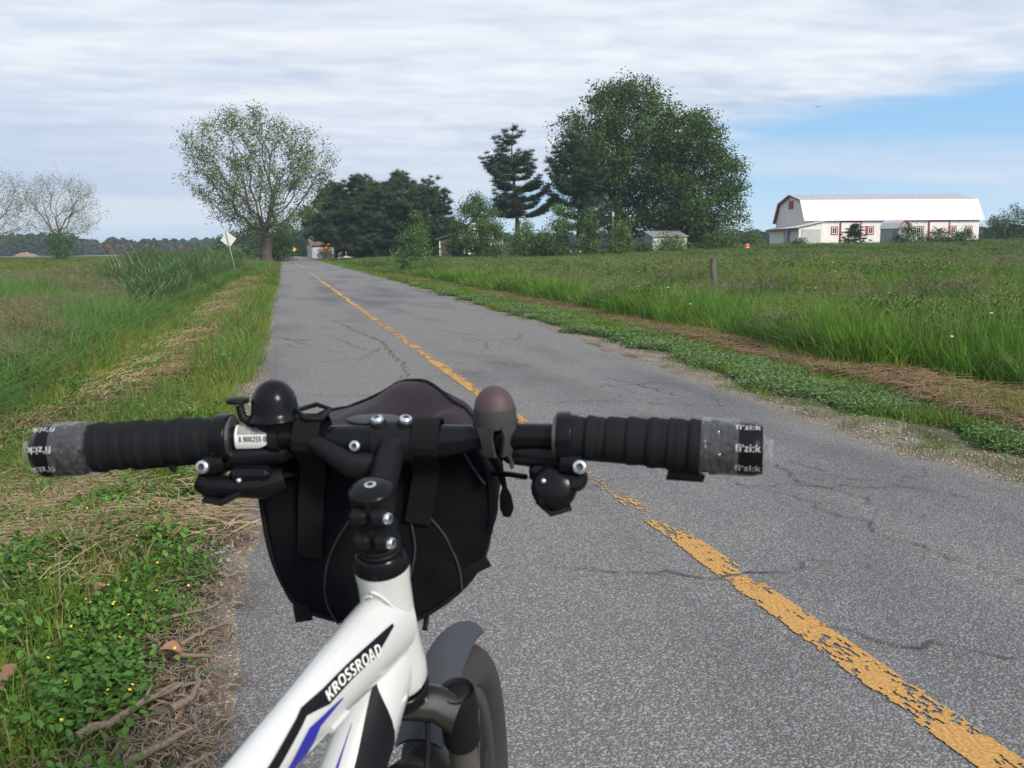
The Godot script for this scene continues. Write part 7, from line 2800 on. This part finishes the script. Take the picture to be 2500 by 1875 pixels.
func _face_outwards(mb: MB, mid: Vector3) -> void:
	for k in range(0, mb.i.size(), 3):
		var a := mb.v[mb.i[k]]
		var b := mb.v[mb.i[k + 1]]
		var c := mb.v[mb.i[k + 2]]
		# clockwise seen from outside
		if (b - a).cross(c - a).dot((a + b + c) / 3.0 - mid) > 0:
			var t := mb.i[k + 1]
			mb.i[k + 1] = mb.i[k + 2]
			mb.i[k + 2] = t
	for k in mb.v.size():
		if mb.n[k].dot(mb.v[k] - mid) < 0:
			mb.n[k] = -mb.n[k]


func _strap(mb: MB, path: Array, half: float, thick: float) -> void:
	# a flat band along a path that keeps its width sideways
	var curve := Curve3D.new()
	for k in path.size():
		var t: Vector3 = (path[mini(k + 1, path.size() - 1)] - path[maxi(k - 1, 0)]) / 6.0
		curve.add_point(path[k], -t, t)
	var pts := []
	var l := curve.get_baked_length()
	for k in 25:
		pts.append(curve.sample_baked(l * k / 24.0, true))
	var rows := []
	for k in 25:
		var t: Vector3 = (pts[mini(k + 1, 24)] - pts[maxi(k - 1, 0)]).normalized()
		var side := (Vector3.RIGHT - t * t.x).normalized()
		var n := side.cross(t)
		var ring := PackedVector3Array()
		for q in [[-1, -1], [1, -1], [1, 1], [-1, 1]]:
			ring.append(pts[k] + side * half * q[0] + n * thick * 0.5 * q[1])
		rows.append(ring)
	for k in 24:
		for s in 4:
			var e := (s + 1) % 4
			mb.quad_out(rows[k][s], rows[k][e], rows[k + 1][e], rows[k + 1][s], (pts[k] + pts[k + 1]) * 0.5)
	mb.fan(rows[24], (pts[24] - pts[23]).normalized())
	mb.fan(rows[0], (pts[0] - pts[1]).normalized())


func lamp(xf: Transform3D) -> void:
	var b := bar_point(0.089)
	var o := thing("bicycle_lamp", "grey rubber clip-on lamp standing on the right half of the handlebar", "lamp")
	o.transform = Transform3D(xf.basis, xf * b)
	var tilt := Transform3D(Basis(Vector3.UP, -0.25) * Basis(Vector3.RIGHT, 0.10), Vector3(0, 0.0, 0))
	var mb := MB.new()
	mb.lathe([Vector2(0.0178, 0.010), Vector2(0.0186, 0.013), Vector2(0.0184, 0.022), Vector2(0.0175, 0.026)], tilt, 26, false)
	part("hood", mb.mesh(), M.silicone, o)
	mb = MB.new()
	mb.lathe([Vector2(0.0175, 0.026), Vector2(0.0160, 0.032), Vector2(0.0122, 0.0385), Vector2(0.007, 0.0425), Vector2(0.0005, 0.044)], tilt, 26, false)
	tag(part("dome", mb.mesh(), M.silicone_red, o), "dull reddish top of the lamp")
	mb = MB.new()
	mb.lathe([Vector2(0.0001, 0.012), Vector2(0.0174, 0.0121)], tilt, 20, false)
	part("underside", mb.mesh(), M.dull_black, o)
	for a in [200.0, 262.0, 328.0, 60.0, 120.0]:
		var th := deg_to_rad(a)
		mb = MB.new()
		var out := Vector3(cos(th), 0, -sin(th))
		var side := Vector3(-out.z, 0, out.x)
		var rows := []
		for k in 9:
			var f := k / 8.0
			var y := lerpf(0.0125, -0.015, f)
			var pull := 0.0005 + 0.0055 * f * f
			var c := out * (0.0180 - pull) + Vector3(0, y, 0)
			var wd := 0.0052 * (1.0 + 0.5 * (1.0 - ss(0.0, 0.35, f)))
			var ring := PackedVector3Array()
			for q in [[-1, -0.5], [1, -0.5], [1, 0.5], [-1, 0.5]]:
				ring.append(tilt * (c + side * wd * q[0] + out * 0.003 * q[1]))
			rows.append(ring)
		for k in 8:
			for s in 4:
				var e := (s + 1) % 4
				mb.quad_out(rows[k][s], rows[k][e], rows[k + 1][e], rows[k + 1][s], (rows[k][0] + rows[k + 1][2]) * 0.5)
		part("leg", mb.mesh(), M.silicone, o)
	mb = MB.new()
	mb.loft([Vector3(0.010, -0.014, 0.004), Vector3(0.013, -0.020, 0.003), Vector3(0.013, -0.028, 0.003)], [0.003, 0.0025, 0.0015], Vector3.BACK, 8)
	part("strap_tail", mb.mesh(), M.silicone, o)
